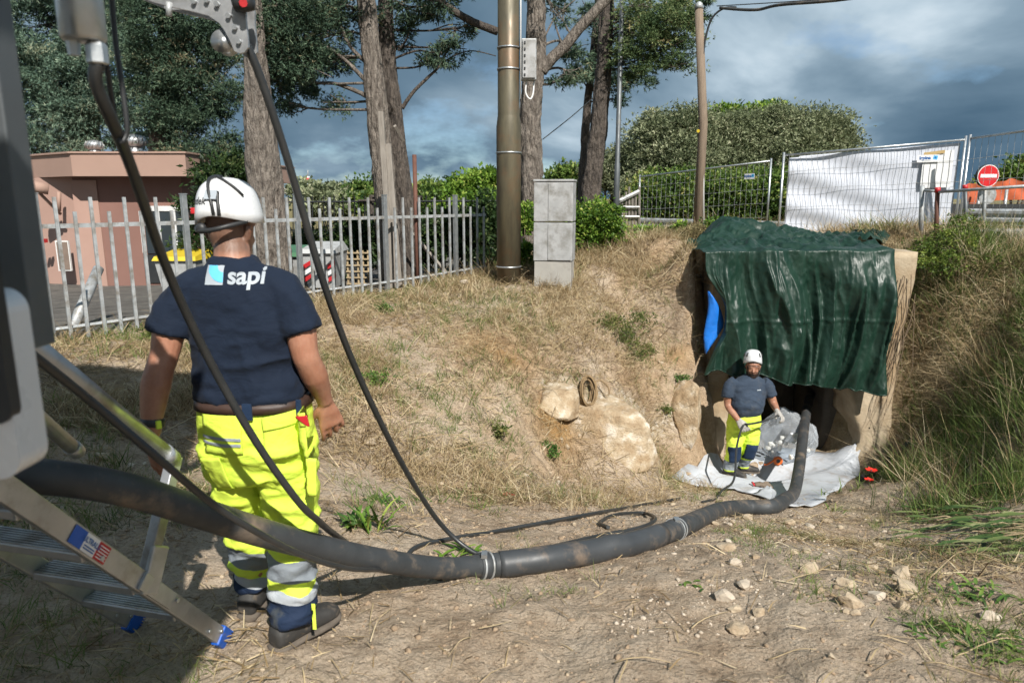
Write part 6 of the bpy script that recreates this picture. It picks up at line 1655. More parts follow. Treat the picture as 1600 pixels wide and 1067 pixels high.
def person(label, base, spec, vox):
    t = thing('person', label, 'person', base)
    X = Vector((1, 0, 0))
    hp_, P_ = head_parts(spec['head'], spec['face'], spec.get('hup', (0, 0, 1)), spec.get('hs', 1))
    nk = MB().tube([spec['neck'], Vector(spec['neck']).lerp(Vector(spec['head']), .5), Vector(spec['head']) - Vector((0, 0, .02))], [spec.get('nr', .066), spec.get('nr', .066) * .95, .058], 16)
    bod = hp_ + [nk]
    fw = Vector(spec['front']).normalized(); lat = Vector((fw.y, -fw.x, 0))
    ring = lambda q, k=0.0: (Vector(q[0]), lat, fw, q[1] + k, q[2] + k, q[3] if len(q) > 3 else 2.5)
    bod.append(MB().loft([ring(q, -.022) for q in spec['torso'][:-1]], 28))
    bod.append(MB().loft([ring(q, -.03) for q in spec['hips']], 28))
    for lg in spec['legs']: bod.append(MB().tube(catmull([q[0] for q in lg], 4), np.interp(np.linspace(0, 1, (len(lg) - 1) * 4 + 1), np.linspace(0, 1, len(lg)), [q[1] * .72 for q in lg]), 14))
    for ar in spec['arms']:
        bod.append(MB().tube(catmull([q[0] for q in ar], 5), np.interp(np.linspace(0, 1, (len(ar) - 1) * 5 + 1), np.linspace(0, 1, len(ar)), [q[1] for q in ar]), 16))
    if not spec.get('gloves'):
        for h in spec['hands']: bod += hand_parts(**h)
    me = remesh(bod, vox * .62, 2)
    co = get_co(me)
    hv = np.zeros(len(co))
    loc = co - np.array(spec['head'])
    fwd_ = loc @ np.array(Vector(spec['face']).normalized()); zz = loc[:, 2]
    isd = (np.linalg.norm(loc, axis=1) < .2)
    hv[isd] = np.maximum(smooth(.055, .075, zz[isd]), smooth(-.01, -.035, fwd_[isd]) * smooth(-.095, -.06, zz[isd])) * spec.get('hair_amt', .7)
    if spec.get('beard'):
        bd_ = smooth(-.062, -.075, zz[isd]) * smooth(-.02, .01, fwd_[isd]) * smooth(-.16, -.13, zz[isd])
        side_b = smooth(.055, .065, np.abs(loc[isd] @ np.array(Vector(spec['face']).cross(Vector((0, 0, 1))).normalized()))) * smooth(.03, 0, zz[isd]) * smooth(.0, .02, fwd_[isd]) * smooth(-.16, -.13, zz[isd])
        mst = smooth(.012, .0, np.abs(zz[isd] + .052)) * smooth(.06, .075, fwd_[isd])
        brow = smooth(.008, .003, np.abs(zz[isd] - .030)) * smooth(.06, .07, fwd_[isd])
        hv[isd] = np.maximum(hv[isd], np.maximum(np.maximum(bd_, side_b), np.maximum(mst, brow)) * .95)
    vattr(me, 'hair', hv)
    link('body', me, spec['skin'], t)
    # shirt
    sh_p = [MB().loft([ring(q) for q in spec['torso']], 36)]
    for sl in spec['sleeves']:
        pts_ = [Vector(q[0]) for q in sl]
        sh_p.append(MB().tube(catmull(pts_, 4), np.interp(np.linspace(0, 1, (len(sl) - 1) * 4 + 1), np.linspace(0, 1, len(sl)), [q[1] for q in sl]), 20))
    sm_ = remesh(sh_p, vox, 6)
    for w in spec['shirt_wr']: wrinkle(sm_, *w)
    sb = bvh_of(sm_)
    shirt = link('t_shirt', sm_, spec['shirt'], t)
    # trousers
    tp = [MB().loft([ring(q) for q in spec['hips']], 36)]
    for lg in spec['legs']:
        tp.append(MB().tube(catmull([q[0] for q in lg], 5), np.interp(np.linspace(0, 1, (len(lg) - 1) * 5 + 1), np.linspace(0, 1, len(lg)), [q[1] for q in lg]), 24))
    tm = remesh(tp, vox, 4)
    for w in spec['trouser_wr']: wrinkle(tm, *w)
    co = get_co(tm)
    vattr(tm, 't', np.clip(spec['tfun'](co), 0, .999))
    tb = bvh_of(tm)
    trousers = link('trousers', tm, spec['trouser_mat'], t)
    for an, gz, d in spec['boots']:
        up_, so_ = boot_parts(an, gz, d, spec.get('boot_s', 1.05), spec.get('boot_sh', .062))
        b_o = link('boot', remesh(up_, vox * .8, 3), M['boot'], t)
        so_.build('sole', M['sole'], b_o)
    if spec.get('gloves'):
        for h in spec['hands']:
            link('glove', remesh(hand_parts(**h), vox * .75, 2), M['glove_w'], t)
    return t, shirt, sb, trousers, tb, P_
# ---- near worker, seen from behind
lime = (.62, .79, .085); grey = (.20, .225, .25); navy = (.012, .024, .055)
NG = h1(-.87, 2.5)
def zt_near(co):
    z = co[:, 2] - NG + np.where(co[:, 0] < -.985, .055 + .35 * (co[:, 0] + 1.10), .10 * (co[:, 0] + .86)) + .010 * fbm(co * 9, 2, 5)
    return z / 1.2
stops_n = [(0, navy), (.205 / 1.2, (.36, .39, .42)), (.240 / 1.2, lime), (.285 / 1.2, grey), (.372 / 1.2, lime), (1.002 / 1.2, navy)]
dz = NG
def nz(x, y, z): return Vector((x, y, z + dz))
lf = h1(-1.10, 2.73) - NG
spec = dict(head=nz(-1.052, 2.66, 1.615), face=(.16, 1, -.05), hup=(.05, .12, 1), neck=nz(-1.025, 2.59, 1.47), nr=.068, front=(.05, 1, 0), hair_amt=.62,
    skin=skin_mat('tanned_skin', (.40, .205, .135), (.085, .066, .052)), shirt=M['navy'], trouser_mat=hivis_mat('hivis_trousers', stops_n), tfun=zt_near,
    torso=[(nz(-.985, 2.60, .998), .204, .152), (nz(-.985, 2.60, 1.02), .203, .156), (nz(-.987, 2.605, 1.10), .200, .158), (nz(-.99, 2.60, 1.20), .198, .150), (nz(-1.0, 2.59, 1.30), .198, .138), (nz(-1.005, 2.585, 1.37), .192, .126), (nz(-1.01, 2.585, 1.42), .178, .115), (nz(-1.015, 2.585, 1.455), .140, .100), (nz(-1.02, 2.585, 1.482), .105, .088), (nz(-1.024, 2.588, 1.505), .085, .076), (nz(-1.028, 2.592, 1.522), .074, .070)],
    sleeves=[[(nz(-1.05, 2.585, 1.445), .060), (nz(-1.15, 2.575, 1.415), .074), (nz(-1.205, 2.56, 1.36), .078), (nz(-1.24, 2.54, 1.30), .077), (nz(-1.258, 2.525, 1.245), .074)], [(nz(-.97, 2.585, 1.445), .060), (nz(-.875, 2.575, 1.415), .074), (nz(-.82, 2.56, 1.36), .078), (nz(-.785, 2.545, 1.30), .077), (nz(-.765, 2.535, 1.25), .074)]],
    arms=[[(nz(-1.16, 2.57, 1.40), .060), (nz(-1.24, 2.535, 1.29), .060), (nz(-1.264, 2.505, 1.18), .050), (nz(-1.276, 2.48, 1.125), .049), (nz(-1.286, 2.46, 1.07), .052), (nz(-1.293, 2.44, 1.0), .044), (nz(-1.296, 2.425, .94), .034), (nz(-1.297, 2.42, .90), .031)],
          [(nz(-.865, 2.57, 1.40), .060), (nz(-.785, 2.54, 1.29), .060), (nz(-.762, 2.525, 1.18), .050), (nz(-.752, 2.535, 1.135), .048), (nz(-.742, 2.565, 1.08), .050), (nz(-.736, 2.60, 1.03), .042), (nz(-.731, 2.63, .98), .032), (nz(-.729, 2.645, .955), .030)]],
    hands=[dict(wr=nz(-1.297, 2.415, .885), d=(.06, .10, -1), n=(-.6, -.8, 0), side=(.8, -.5, 0), s=1.08, curl=.55, thumb=.3),
           dict(wr=nz(-.729, 2.648, .95), d=(.12, .30, -.95), n=(.55, -.75, -.2), side=(-.8, -.4, 0), s=1.10, curl=.80, thumb=.5)],
    hips=[(nz(-.985, 2.60, 1.005), .200, .148), (nz(-.985, 2.60, .93), .212, .158), (nz(-.982, 2.60, .86), .212, .162, 2.6), (nz(-.98, 2.60, .79), .212, .162, 2.6), (nz(-.98, 2.60, .72), .200, .145, 2.6), (nz(-.98, 2.60, .67), .180, .110, 2.6)],
    legs=[[(nz(-1.078, 2.605, .84), .114), (nz(-1.086, 2.62, .70), .112), (nz(-1.100, 2.66, .56), .102), (nz(-1.105, 2.71, .43), .088), (nz(-1.10, 2.73, .30), .082), (nz(-1.10, 2.735, .18 + lf), .080), (nz(-1.10, 2.735, .12 + lf), .076)],
          [(nz(-.888, 2.60, .84), .114), (nz(-.882, 2.60, .70), .112), (nz(-.870, 2.59, .56), .103), (nz(-.866, 2.57, .43), .090), (nz(-.862, 2.54, .30), .084), (nz(-.868, 2.515, .18), .081), (nz(-.870, 2.505, .11), .077)]],
    boots=[(nz(-1.10, 2.735, .11 + lf), NG + lf, (.12, 1)), (nz(-.870, 2.505, .11), NG, (.60, .80))], boot_sh=.062,
    shirt_wr=[(.024, (2.6, 2.6, 11), 301, lambda c: smooth(1.36, 1.10, c[:, 2] - dz)), (.016, (7, 7, 6), 302), (.010, (4, 4, 24), 304, lambda c: smooth(1.16, 1.0, c[:, 2] - dz)), (.007, (15, 15, 13), 303)],
    trouser_wr=[(.026, (4.5, 4.5, 8), 311, lambda c: smooth(.95, .80, c[:, 2] - dz)), (.016, (10, 10, 17), 312, lambda c: smooth(.95, .80, c[:, 2] - dz)), (.016, (4, 4, 22), 313, lambda c: smooth(.36, .20, c[:, 2] - dz))])
nm, n_shirt, n_sb, n_tr, n_tb, NP = person('worker seen from behind in navy printed T-shirt, yellow trousers and white helmet', nz(-.98, 2.6, 0), spec, .0085)
# belt and loops
rgs = lambda z, k: (nz(-.985, 2.60, z), Vector((1, -.05, 0)), Vector((.05, 1, 0)), .205 + k, .153 + k, 2.5)
MB().loft([rgs(.962, -.02), rgs(.963, .012), rgs(1.000, .009), rgs(1.001, -.02)], 48).build('belt', M['leather'], nm)
for px, w in ((318, .018), (388, .034), (461, .018)):
    q = P(px, 628, 2.45)
    MB().box((q.x, 2.44 + (0.055 if abs(px - 388) > 40 else .0) - .006, NG + .977), (w, .010, .060)).build('belt_loop', M['denim'], nm)
# printed logo and word on the back
U = Vector((1, .02, 0)).normalized(); Z = Vector((0, 0, 1))
org = P(327, 432, 2.44); s_ = .066
v2, f2 = grid2(s_, s_, 8, 8); drape(v2, f2, org, U, Z, n_sb, .0035).build('logo_square', M['print_grey'], n_shirt)
arc = []; af = []
for k in range(13):
    a = math.pi / 2 * k / 12
    for r_ in (.018, .032, .046): arc.append((s_ / 2 - r_ * 1.25 * math.cos(a) * 1.0 + .0, s_ / 2 - r_ * 1.25 * math.sin(a)))
arc = [(max(-s_ / 2 + .001, min(x, s_ / 2)), max(-s_ / 2 + .001, min(y, s_ / 2))) for x, y in arc]
for k in range(12):
    for j in range(2): af.append((k * 3 + j, k * 3 + j + 1, k * 3 + j + 4, k * 3 + j + 3))
drape(arc, af, org, U, Z, n_sb, .0055).build('logo_arc', M['sky_blue'], n_shirt)
vt, ft = text_geo('sapi', .082, .0022)
drape([(v.x, v.y) for v in vt], ft, P(377, 434, 2.44), U, Z, n_sb, .0045, False).build('lettering', M['print_grey'], n_shirt)
# pockets and tags on the trousers
def patch(px, py, w, h, nm_, m_, off, rot=0.0, shape=None, Y=2.45, par=None):
    v2, f2 = grid2(w, h, 14, 10, shape); U_ = Vector((math.cos(rot), 0, math.sin(rot))); V_ = Vector((-math.sin(rot), 0, math.cos(rot)))
    o = drape(v2, f2, P(px, py, Y), U_, V_, n_tb, off).build(nm_, m_, par or n_tr)
    so = o.modifiers.new('t', 'SOLIDIFY'); so.thickness = .005; so.offset = -1
    return o
patch(348, 676, .150, .150, 'back_pocket', M['lime'], .006, .02)
patch(348, 683, .150, .010, 'reflective_piping', M['reflect'], .010, -.03); patch(348, 692, .150, .010, 'reflective_piping', M['reflect'], .010, -.03)
patch(447, 684, .155, .150, 'back_pocket', M['lime'], .006, .03)
patch(446, 657, .160, .050, 'pocket_flap', M['lime'], .013, .12)
patch(474, 656, .045, .042, 'red_tag', M['print_red'], .017, .12, lambda a, b_: (a * (0.15 + .85 * (b_ + .021) / .042) + .022 * (1 - (b_ + .021) / .042), b_))
patch(335, 745, .085, .150, 'side_pocket', M['lime'], .006, .18)
patch(482, 745, .060, .150, 'side_pocket', M['lime'], .006, -.06)
v2, f2 = grid2(.014, .11, 3, 8); drape(v2, f2, P(491, 962, 2.45), Vector((1, 0, 0)), Z, n_tb, .004).build('lime_strip', M['lime'], n_tr)
# helmet, strap, adjuster, lettering, clip
hc_, hf = nz(-1.050, 2.665, 1.660), Vector((.16, 1, -.12))
ho, (hcc, hff, hrr, huu, shell) = helmet(nm, hc_, hf, (-.10, .10, 1), .955)
hb = bvh_of(ho.data); ofs = wloc(ho)
def hpt(ph, th, off=.004): return shell(0, ph, th, off)
MB().tube([hpt(.05 + 1.45 * k / 12, math.pi + .25 - .45 * (k / 12)) + Vector((0, 0, .002)) for k in range(13)], .006, 8).build('strap', M['black'], ho)
MB().tube([hpt(1.1 + .42 * k / 6, math.pi - .35) for k in range(7)], .0065, 8).build('strap', M['black'], ho)
MB().tube([hpt(.35 + .8 * k / 8, math.pi - .2 + .9 * (k / 8) * -1) for k in range(9)], .005, 8).build('strap', M['black'], ho)
MB().box(hpt(1.18, math.pi - .15, .004), (.045, .006, .036), rot_to((hpt(1.18, math.pi - .15) - hcc))).build('sticker', M['print_grey'], ho)
MB().box(hpt(1.35, math.pi + 1.0, .006), (.016, .016, .022), None, .003).build('red_clip', M['print_red'], ho)
MB().tube(catmull([hcc + (-hff * .06 - hrr * .098 - huu * .030) * 1.03, hcc + (-hff * .122 - hrr * .055 - huu * .050) * 1.03, hcc + (-hff * .135 - huu * .055) * 1.03, hcc + (-hff * .122 + hrr * .055 - huu * .048) * .97, hcc + (-hff * .06 + hrr * .098 - huu * .030) * .97], 5), .009, 8).build('headband', M['black'], ho)
MB().sphere(hcc + (-hff * .130 - hrr * .045 - huu * .046) * .97, (.020, .014, .020), 12, 8).build('adjuster_knob', M['black'], ho)
vt, ft = text_geo('ozudek', .036, .0006)
wm = Matrix.Translation(ofs)
hbw = BVHTree.FromPolygons([v.co + ofs for v in ho.data.vertices], [tuple(p_.vertices) for p_ in ho.data.polygons])
tc = hpt(1.25, math.pi + .50, 0); tn = (tc - hcc); tn.z = 0; tn.normalize(); tU = Vector((0, 0, 1)).cross(tn).normalized()
drape([(v.x, v.y) for v in vt], ft, tc + Vector((0, 0, .003)), tU, Vector((0, 0, 1)), hbw, .0015, False, .1).build('lettering', M['print_black'], ho)
# wrist watch on the left arm
a, b_ = nz(-1.294, 2.432, .955), nz(-1.296, 2.425, .925)
wt_ = MB().tube([a, a.lerp(b_, .1), a.lerp(b_, .9), b_], [.036, .041, .040, .034], 20).build('watch_strap', M['black'], nm)
MB().box(a.lerp(b_, .5) + Vector((.032, -.024, 0)), (.018, .018, .030), Matrix.Rotation(R(-40), 3, 'Z'), .003).build('watch_face', M['lime'], wt_)

# ---- far worker in the trench, facing the camera
fy = 8.8; fp = Pg(1160, 744); fx, fy = P(1157, 745, 8.8).x, 8.8
FG = on_sheet(fx, fy)
def fz_(x, y, z): return Vector((fx + x, fy + y, FG + z))
stops_f = [(0, lime), (.10 / 1.2, grey), (.225 / 1.2, lime), (.93 / 1.2, navy)]
spec = dict(head=fz_(.06, -.02, 1.475), face=(-.28, -1, -.12), neck=fz_(.045, .0, 1.33), nr=.070, front=(.18, -1, 0), hs=1.06, hair_amt=1.0, beard=True,
    skin=skin_mat('olive_skin', (.40, .215, .145), (.014, .012, .011)), shirt=M['slate'], trouser_mat=hivis_mat('hivis_trousers_front', stops_f), tfun=lambda c: (c[:, 2] - FG) / 1.2,
    torso=[(fz_(.0, 0, .84), .195, .155), (fz_(.0, -.01, .90), .212, .180), (fz_(.0, -.02, .99), .222, .192), (fz_(.01, -.01, 1.09), .222, .178), (fz_(.02, 0, 1.18), .222, .155), (fz_(.03, 0, 1.26), .212, .130), (fz_(.035, 0, 1.31), .165, .108), (fz_(.04, 0, 1.345), .100, .085), (fz_(.042, 0, 1.362), .078, .074)],
    sleeves=[[(fz_(-.14, 0, 1.27), .088), (fz_(-.205, -.01, 1.22), .088), (fz_(-.235, -.02, 1.13), .084), (fz_(-.245, -.03, 1.07), .078)], [(fz_(.20, 0, 1.26), .088), (fz_(.262, 0, 1.21), .086), (fz_(.295, -.01, 1.14), .082), (fz_(.315, -.02, 1.08), .078)]],
    arms=[[(fz_(-.15, 0, 1.26), .066), (fz_(-.225, -.02, 1.13), .060), (fz_(-.235, -.03, .99), .052), (fz_(-.22, -.08, .93), .048), (fz_(-.165, -.19, .845), .036), (fz_(-.145, -.22, .82), .032)],
          [(fz_(.20, 0, 1.26), .066), (fz_(.30, -.01, 1.12), .060), (fz_(.345, -.02, 1.01), .053), (fz_(.352, -.08, .97), .047), (fz_(.335, -.20, .955), .036), (fz_(.33, -.235, .95), .032)]],
    hands=[dict(wr=fz_(-.145, -.215, .82), d=(.55, -.35, -.75), n=(-.2, -.9, .2), side=(.5, 0, .8), s=1.12, curl=1.0, thumb=.8, fat=1.22),
           dict(wr=fz_(.33, -.23, .95), d=(.25, -.75, -.45), n=(.6, -.1, .7), side=(-.7, -.2, .6), s=1.12, curl=1.15, thumb=.9, fat=1.22)],
    gloves=True,
    hips=[(fz_(.0, 0, .87), .190, .150), (fz_(-.0, 0, .80), .205, .160), (fz_(-.005, 0, .74), .208, .160, 2.7), (fz_(-.01, 0, .66), .205, .150, 2.8), (fz_(-.01, 0, .60), .170, .11, 2.6)],
    legs=[[(fz_(-.10, 0, .74), .112), (fz_(-.115, -.02, .60), .110), (fz_(-.125, -.06, .44), .098), (fz_(-.135, -.05, .30), .092), (fz_(-.15, -.03, .16), .086), (fz_(-.155, -.03, .075), .080)],
          [(fz_(.085, 0, .74), .112), (fz_(.09, -.02, .60), .110), (fz_(.085, -.04, .45), .098), (fz_(.07, .0, .30), .090), (fz_(.05, .06, .17), .084), (fz_(.045, .08, .09), .078)]],
    boots=[(fz_(-.155, -.03, .09), FG, (.75, -.6)), (fz_(.045, .08, .09), FG, (.97, -.15))], boot_sh=.064,
    shirt_wr=[(.012, (5, 5, 11), 401), (.006, (13, 13, 13), 402)], trouser_wr=[(.020, (6, 6, 10), 411, lambda c: smooth(.86, .72, c[:, 2] - FG)), (.010, (13, 13, 17), 412)])
fm, f_shirt, f_sb, f_tr, f_tb, FP = person('bearded worker in slate T-shirt, yellow trousers and white helmet standing in the trench', fz_(0, 0, 0), spec, .011)
ho2, (hcc, hff, hrr, huu, shell) = helmet(fm, fz_(.058, .008, 1.545), Vector((-.28, -1, .14)), (0, .02, 1), 1.0)
for th in (.75, -.75, 1.35, -1.35):
    MB().tube([shell(0, .85, th, .001), shell(0, 1.2, th * 1.05, .001)], [.011, .012], 8).build('vent', M['black'], ho2)
for sg in (-1, 1):
    MB().tube(catmull([shell(0, 1.5, sg * 1.5, -.004), FP(sg * .082, .01, -.04), FP(sg * .06, .045, -.10), FP(0, .05, -.135)], 5), .005, 6).build('chin_strap', M['black'], ho2)
hd = MB()
for sg in (-1, 1): MB().sphere(FP(sg * .032, .083, .008), (.0095, .007, .006), 8, 6).build('eye', M['print_black'], fm)
v2, f2 = grid2(.055, .012, 4, 2); drape(v2, f2, fz_(.13, -.3, 1.20), (1, .1, 0), Z, f_sb, .004).build('chest_print', M['print_grey'], f_shirt)
for x_, z_, rt in ((-.135, .335, .10), (.075, .355, -.12)):
    v2, f2 = grid2(.150, .215, 8, 8); o = drape(v2, f2, fz_(x_, -.3, z_), (math.cos(rt), 0, math.sin(rt)), (-math.sin(rt), 0, math.cos(rt)), f_tb, .008).build('knee_patch', M['denim'], f_tr)
    so = o.modifiers.new('t', 'SOLIDIFY'); so.thickness = .006; so.offset = -1
MB().tube([FP(-.05, .035, -.15), FP(0, .055, -.165), FP(.05, .035, -.15)], .008, 6).build('neck_lanyard', M['sky_blue'], fm)
# lead held in both hands
g_ = G(1.95, 6.75)
ld = MB().tube(catmull([G(1.95, 6.75, .014), G(2.18, 7.05, .014), G(2.36, 7.42, .05), fz_(-.42, -1.0, .35), fz_(-.26, -.55, .60), fz_(-.105, -.27, .765), fz_(-.03, -.30, .80), fz_(.12, -.34, .85), fz_(.25, -.34, .91), fz_(.335, -.30, .915), fz_(.38, -.28, .90)], 7), .013, 10).build('hand_line', M['cable'])
recenter(ld, g_); tag(ld, 'dark grey lead held in both gloved hands by the trench worker', 'cable')

# ------------------------------------------------------------------ straw, grass, stones and small plants
def sample(n, x0, x1, y0, y1, prob, seed):
    rr = np.random.default_rng(seed)
    x = rr.uniform(x0, x1, n); y = rr.uniform(y0, y1, n)
    z = H(x, y)
    p3 = np.c_[x, y, z]
    w = prob(p3)
    inhole = (x > 2.6) & (x < 5.45) & (y > 9.25) & (y < 13.4)
    # keep the sheet and the yard clear
    onsheet = (((x - ctr.x) / 1.25) ** 2 + ((y - ctr.y) / 1.15) ** 2) < 1
    yardm = ((y - 6.5) - (x + 4.3) * 1.23 > .35) & (x < -.2)
    keep = (rr.uniform(0, 1, n) < w) & ~inhole & ~onsheet & ~yardm
    return p3[keep]
def bankw(p3):
    x, y, z = p3[:, 0], p3[:, 1], p3[:, 2]
    # distance above the path line: straw thickens towards the bank top and left
    toe = 4.6 + 1.15 * np.clip(x, -4, 3) * .9
    b = smooth(-.3, 1.6, y - toe)
    return b
def n2(p3, f, seed, lo, hi): return smooth(lo, hi, fbm(np.c_[p3[:, :2] * f, p3[:, 2] * f], 3, seed))
rock_w = lambda p3: np.exp(-(((p3[:, 0] - 1.25) / .45) ** 2 + ((p3[:, 1] - 7.8) / .7) ** 2)) + .8 * np.exp(-(((p3[:, 0] - .55) / .4) ** 2 + ((p3[:, 1] - 7.3) / .5) ** 2)) + .7 * np.exp(-(((p3[:, 0] - 2.5) / .45) ** 2 + ((p3[:, 1] - 9.3) / .6) ** 2)) + .6 * np.exp(-(((p3[:, 0] + .3) / .7) ** 2 + ((p3[:, 1] - 7.9) / .35) ** 2))
rightw = lambda p3: smooth(-.35, .5, (p3[:, 0] - 4.0) - .42 * (p3[:, 1] - 6.5)) * smooth(4.7, 5.9, p3[:, 1])
bare_c = [(np.array(P(760, 530, 8.0)), (.95, .55)), (np.array(P(660, 565, 7.1)), (.55, .4)), (np.array(P(820, 570, 7.7)), (.5, .4)), (np.array(P(560, 520, 7.6)), (.5, .25)), (np.array(P(1060, 600, 9.2)), (.5, .6)), (np.array(P(560, 760, 4.7)), (.9, .6))]
def bare_w(p3): return np.clip(sum(np.exp(-(((p3[:, 0] - c[0]) / r[0]) ** 2 + ((p3[:, 1] - c[1]) / r[1]) ** 2)) for c, r in bare_c) * (1 + .8 * fbm(p3 * 2.3, 3, 57)), 0, 1)
def straw_prob(p3):
    return np.clip(bankw(p3) * (.06 + 1.0 * n2(p3, 1.3, 51, -.12, .28)) * (1 - .9 * np.clip(rock_w(p3), 0, 1)) * (1 - .85 * bare_w(p3)) + .025 + .30 * smooth(1.0, 2.4, p3[:, 0]) * smooth(6, 4, p3[:, 1]) * n2(p3, 1.8, 56, -.2, .3) + .45 * rightw(p3) + .16 * n2(p3, 1.1, 55, .05, .5) * smooth(-.4, 1.6, np.abs(p3[:, 0] - .6)), 0, 1)
def lay(name, pts, seed, L, W_, lift, flat=True, matl=None, label='', cat='grass', col_shift=0.0):
    rr = np.random.default_rng(seed); n = len(pts)
    nn = Hn(pts[:, 0], pts[:, 1], .08)
    a = rr.uniform(0, 6.283, n)
    d = np.c_[np.cos(a), np.sin(a), np.zeros(n)]
    d = unit(d - nn * (d * nn).sum(1, keepdims=True) + nn * rr.normal(lift, abs(lift) * .8 + .03, (n, 1)))
    # dead grass hangs down the slope
    ds = np.c_[nn[:, 0], nn[:, 1], np.zeros(n)]; d = unit(d + ds * rr.uniform(0, .9, (n, 1)))
    l = L * rr.lognormal(0, .45, (n, 1)); w = W_ * rr.uniform(.6, 1.5, (n, 1))
    s = unit(np.cross(d, nn + .5 * rr.normal(size=(n, 3))))
    o = pts + nn * rr.uniform(.002, .02, (n, 1))
    m1 = o + d * l * .5 + nn * rr.uniform(-.01, .05, (n, 1)) * l * 3
    e_ = o + d * l + nn * rr.uniform(-.12, .10, (n, 1)) * l
    V_ = np.stack([o - s * w, o + s * w, m1 + s * w * .8, m1 - s * w * .8, e_], 1).reshape(-1, 3)
    b_ = np.arange(n)[:, None] * 5
    F_ = np.concatenate([b_ + np.array([0, 1, 2]), b_ + np.array([0, 2, 3]), b_ + np.array([3, 2, 4])])
    var = np.clip(rr.beta(2, 2, n) + .22 * fbm(pts * 1.3, 2, seed) + col_shift, 0, 1)
    me = np_mesh(name, V_, F_); vattr(me, 'var', np.repeat(var, 5))
    o_ = link(name, me, matl); tag(o_, label, cat, None, 'stuff'); return o_
ps = sample(420000, -5.6, 7.5, 1.7, 13.0, straw_prob, 1)
lay('dry_straw', ps[:150000], 1, .10, .0022, .10, True, M['straw'], 'pale dry straw littering the bank', 'straw')
pl_ = sample(60000, -4.5, 6.5, 4.5, 11.0, lambda p: np.clip(bankw(p) * n2(p, 1.1, 52, -.2, .3) * (1 - .6 * np.clip(rock_w(p), 0, 1)) + .4 * rightw(p), 0, 1), 31)
lay('hanging_stems', pl_[:9000], 32, .26, .0024, .16, True, M['straw'], 'long dry stems hanging over the bank', 'straw', -.08)
def tufts(name, centers, blades, Lm, W_, spread, seed, matl, label, lean=.35, shift=0.0, cat='grass'):
    rr = np.random.default_rng(seed); n = len(centers) * blades
    c = np.repeat(centers, blades, 0); sc = np.repeat(rr.lognormal(0, .35, (len(centers), 1)), blades, 0)
    o = c + np.c_[rr.normal(0, spread, (n, 2)), np.zeros(n)]
    o[:, 2] = H(o[:, 0], o[:, 1]) - .01
    a = rr.uniform(0, 6.283, n); ln = np.abs(rr.normal(0, lean, n)) + .05
    d = unit(np.c_[np.cos(a) * ln, np.sin(a) * ln, np.ones(n)])
    l = Lm * sc * rr.uniform(.45, 1.25, (n, 1)); w = W_ * rr.uniform(.6, 1.4, (n, 1))
    s = unit(np.cross(d, rr.normal(size=(n, 3))))
    bend = np.c_[np.cos(a), np.sin(a), -.25 * np.ones(n)] * l * rr.uniform(.05, .55, (n, 1))
    m1 = o + d * l * .55 + bend * .25; e_ = o + d * l + bend
    V_ = np.stack([o - s * w, o + s * w, m1 + s * w * .7, m1 - s * w * .7, e_], 1).reshape(-1, 3)
    b_ = np.arange(n)[:, None] * 5
    F_ = np.concatenate([b_ + np.array([0, 1, 2]), b_ + np.array([0, 2, 3]), b_ + np.array([3, 2, 4])])
    var = np.clip(np.repeat(rr.beta(2, 2, len(centers)), blades) + rr.normal(0, .15, n) + shift, 0, 1)
    me = np_mesh(name, V_, F_); vattr(me, 'var', np.repeat(var, 5))
    o_ = link(name, me, matl); tag(o_, label, cat, None, 'stuff'); return o_
pt_ = sample(30000, -5.6, 3.4, 4.0, 13.0, lambda p: np.clip(bankw(p) * n2(p, 1.3, 61, -.15, .35) * (1 - np.clip(rock_w(p) * 1.2, 0, 1)) * (1 - .9 * bare_w(p)), 0, 1) * .9, 2)
tufts('dry_grass', pt_[:4200], 13, .13, .0022, .035, 3, M['straw'], 'standing dry grass on the bank', .75)
pt_ = sample(9000, -5.6, 3.2, 3.2, 12.5, lambda p: np.clip(n2(p, .9, 66, -.10, .35) * bankw(p) * (1 - np.clip(rock_w(p) * 1.2, 0, 1)), 0, 1), 4)
tufts('green_grass', pt_[:1500], 12, .12, .0025, .035, 5, M['grass_green'], 'scattered green grass on the bank', .6)
# bank top in front of the pole and cabinet, and below the mesh fence
pt_ = sample(16000, -1.5, 9.5, 9.0, 16.5, lambda p: smooth(.25, .7, p[:, 2]) * n2(p, 1.5, 68, -.4, .2), 14)
tufts('dry_grass', pt_[:2600], 12, .22, .0035, .06, 15, M['straw'], 'dry grass along the bank top under the mesh fence', .6)
pt_ = sample(9000, 1.0, 12, 11.5, 20, lambda p: n2(p, .8, 69, -.2, .3), 24)
tufts('green_grass', pt_[:2400], 12, .22, .006, .08, 25, M['grass_green'], 'green grass on the ground behind the culvert', .5)
# right bank: tall green and yellow grass
pt_ = sample(26000, 3.0, 8.5, 3.2, 10.5, lambda p: np.clip(rightw(p) * (.35 + n2(p, 1.2, 71, -.3, .3)), 0, 1), 6)
tufts('tall_grass', pt_[:3600], 13, .25, .0030, .045, 7, M['grass_green'], 'tall green and straw grass on the right bank', .45, -.18)
pt_ = sample(9000, 3.6, 8.5, 4.2, 10.2, lambda p: np.clip(rightw(p) * n2(p, 1.5, 73, -.1, .4), 0, 1), 8)
tufts('tall_grass', pt_[:700], 9, .46, .0026, .04, 9, M['straw'], 'long pale seeding grass on the right bank', .55, .1)
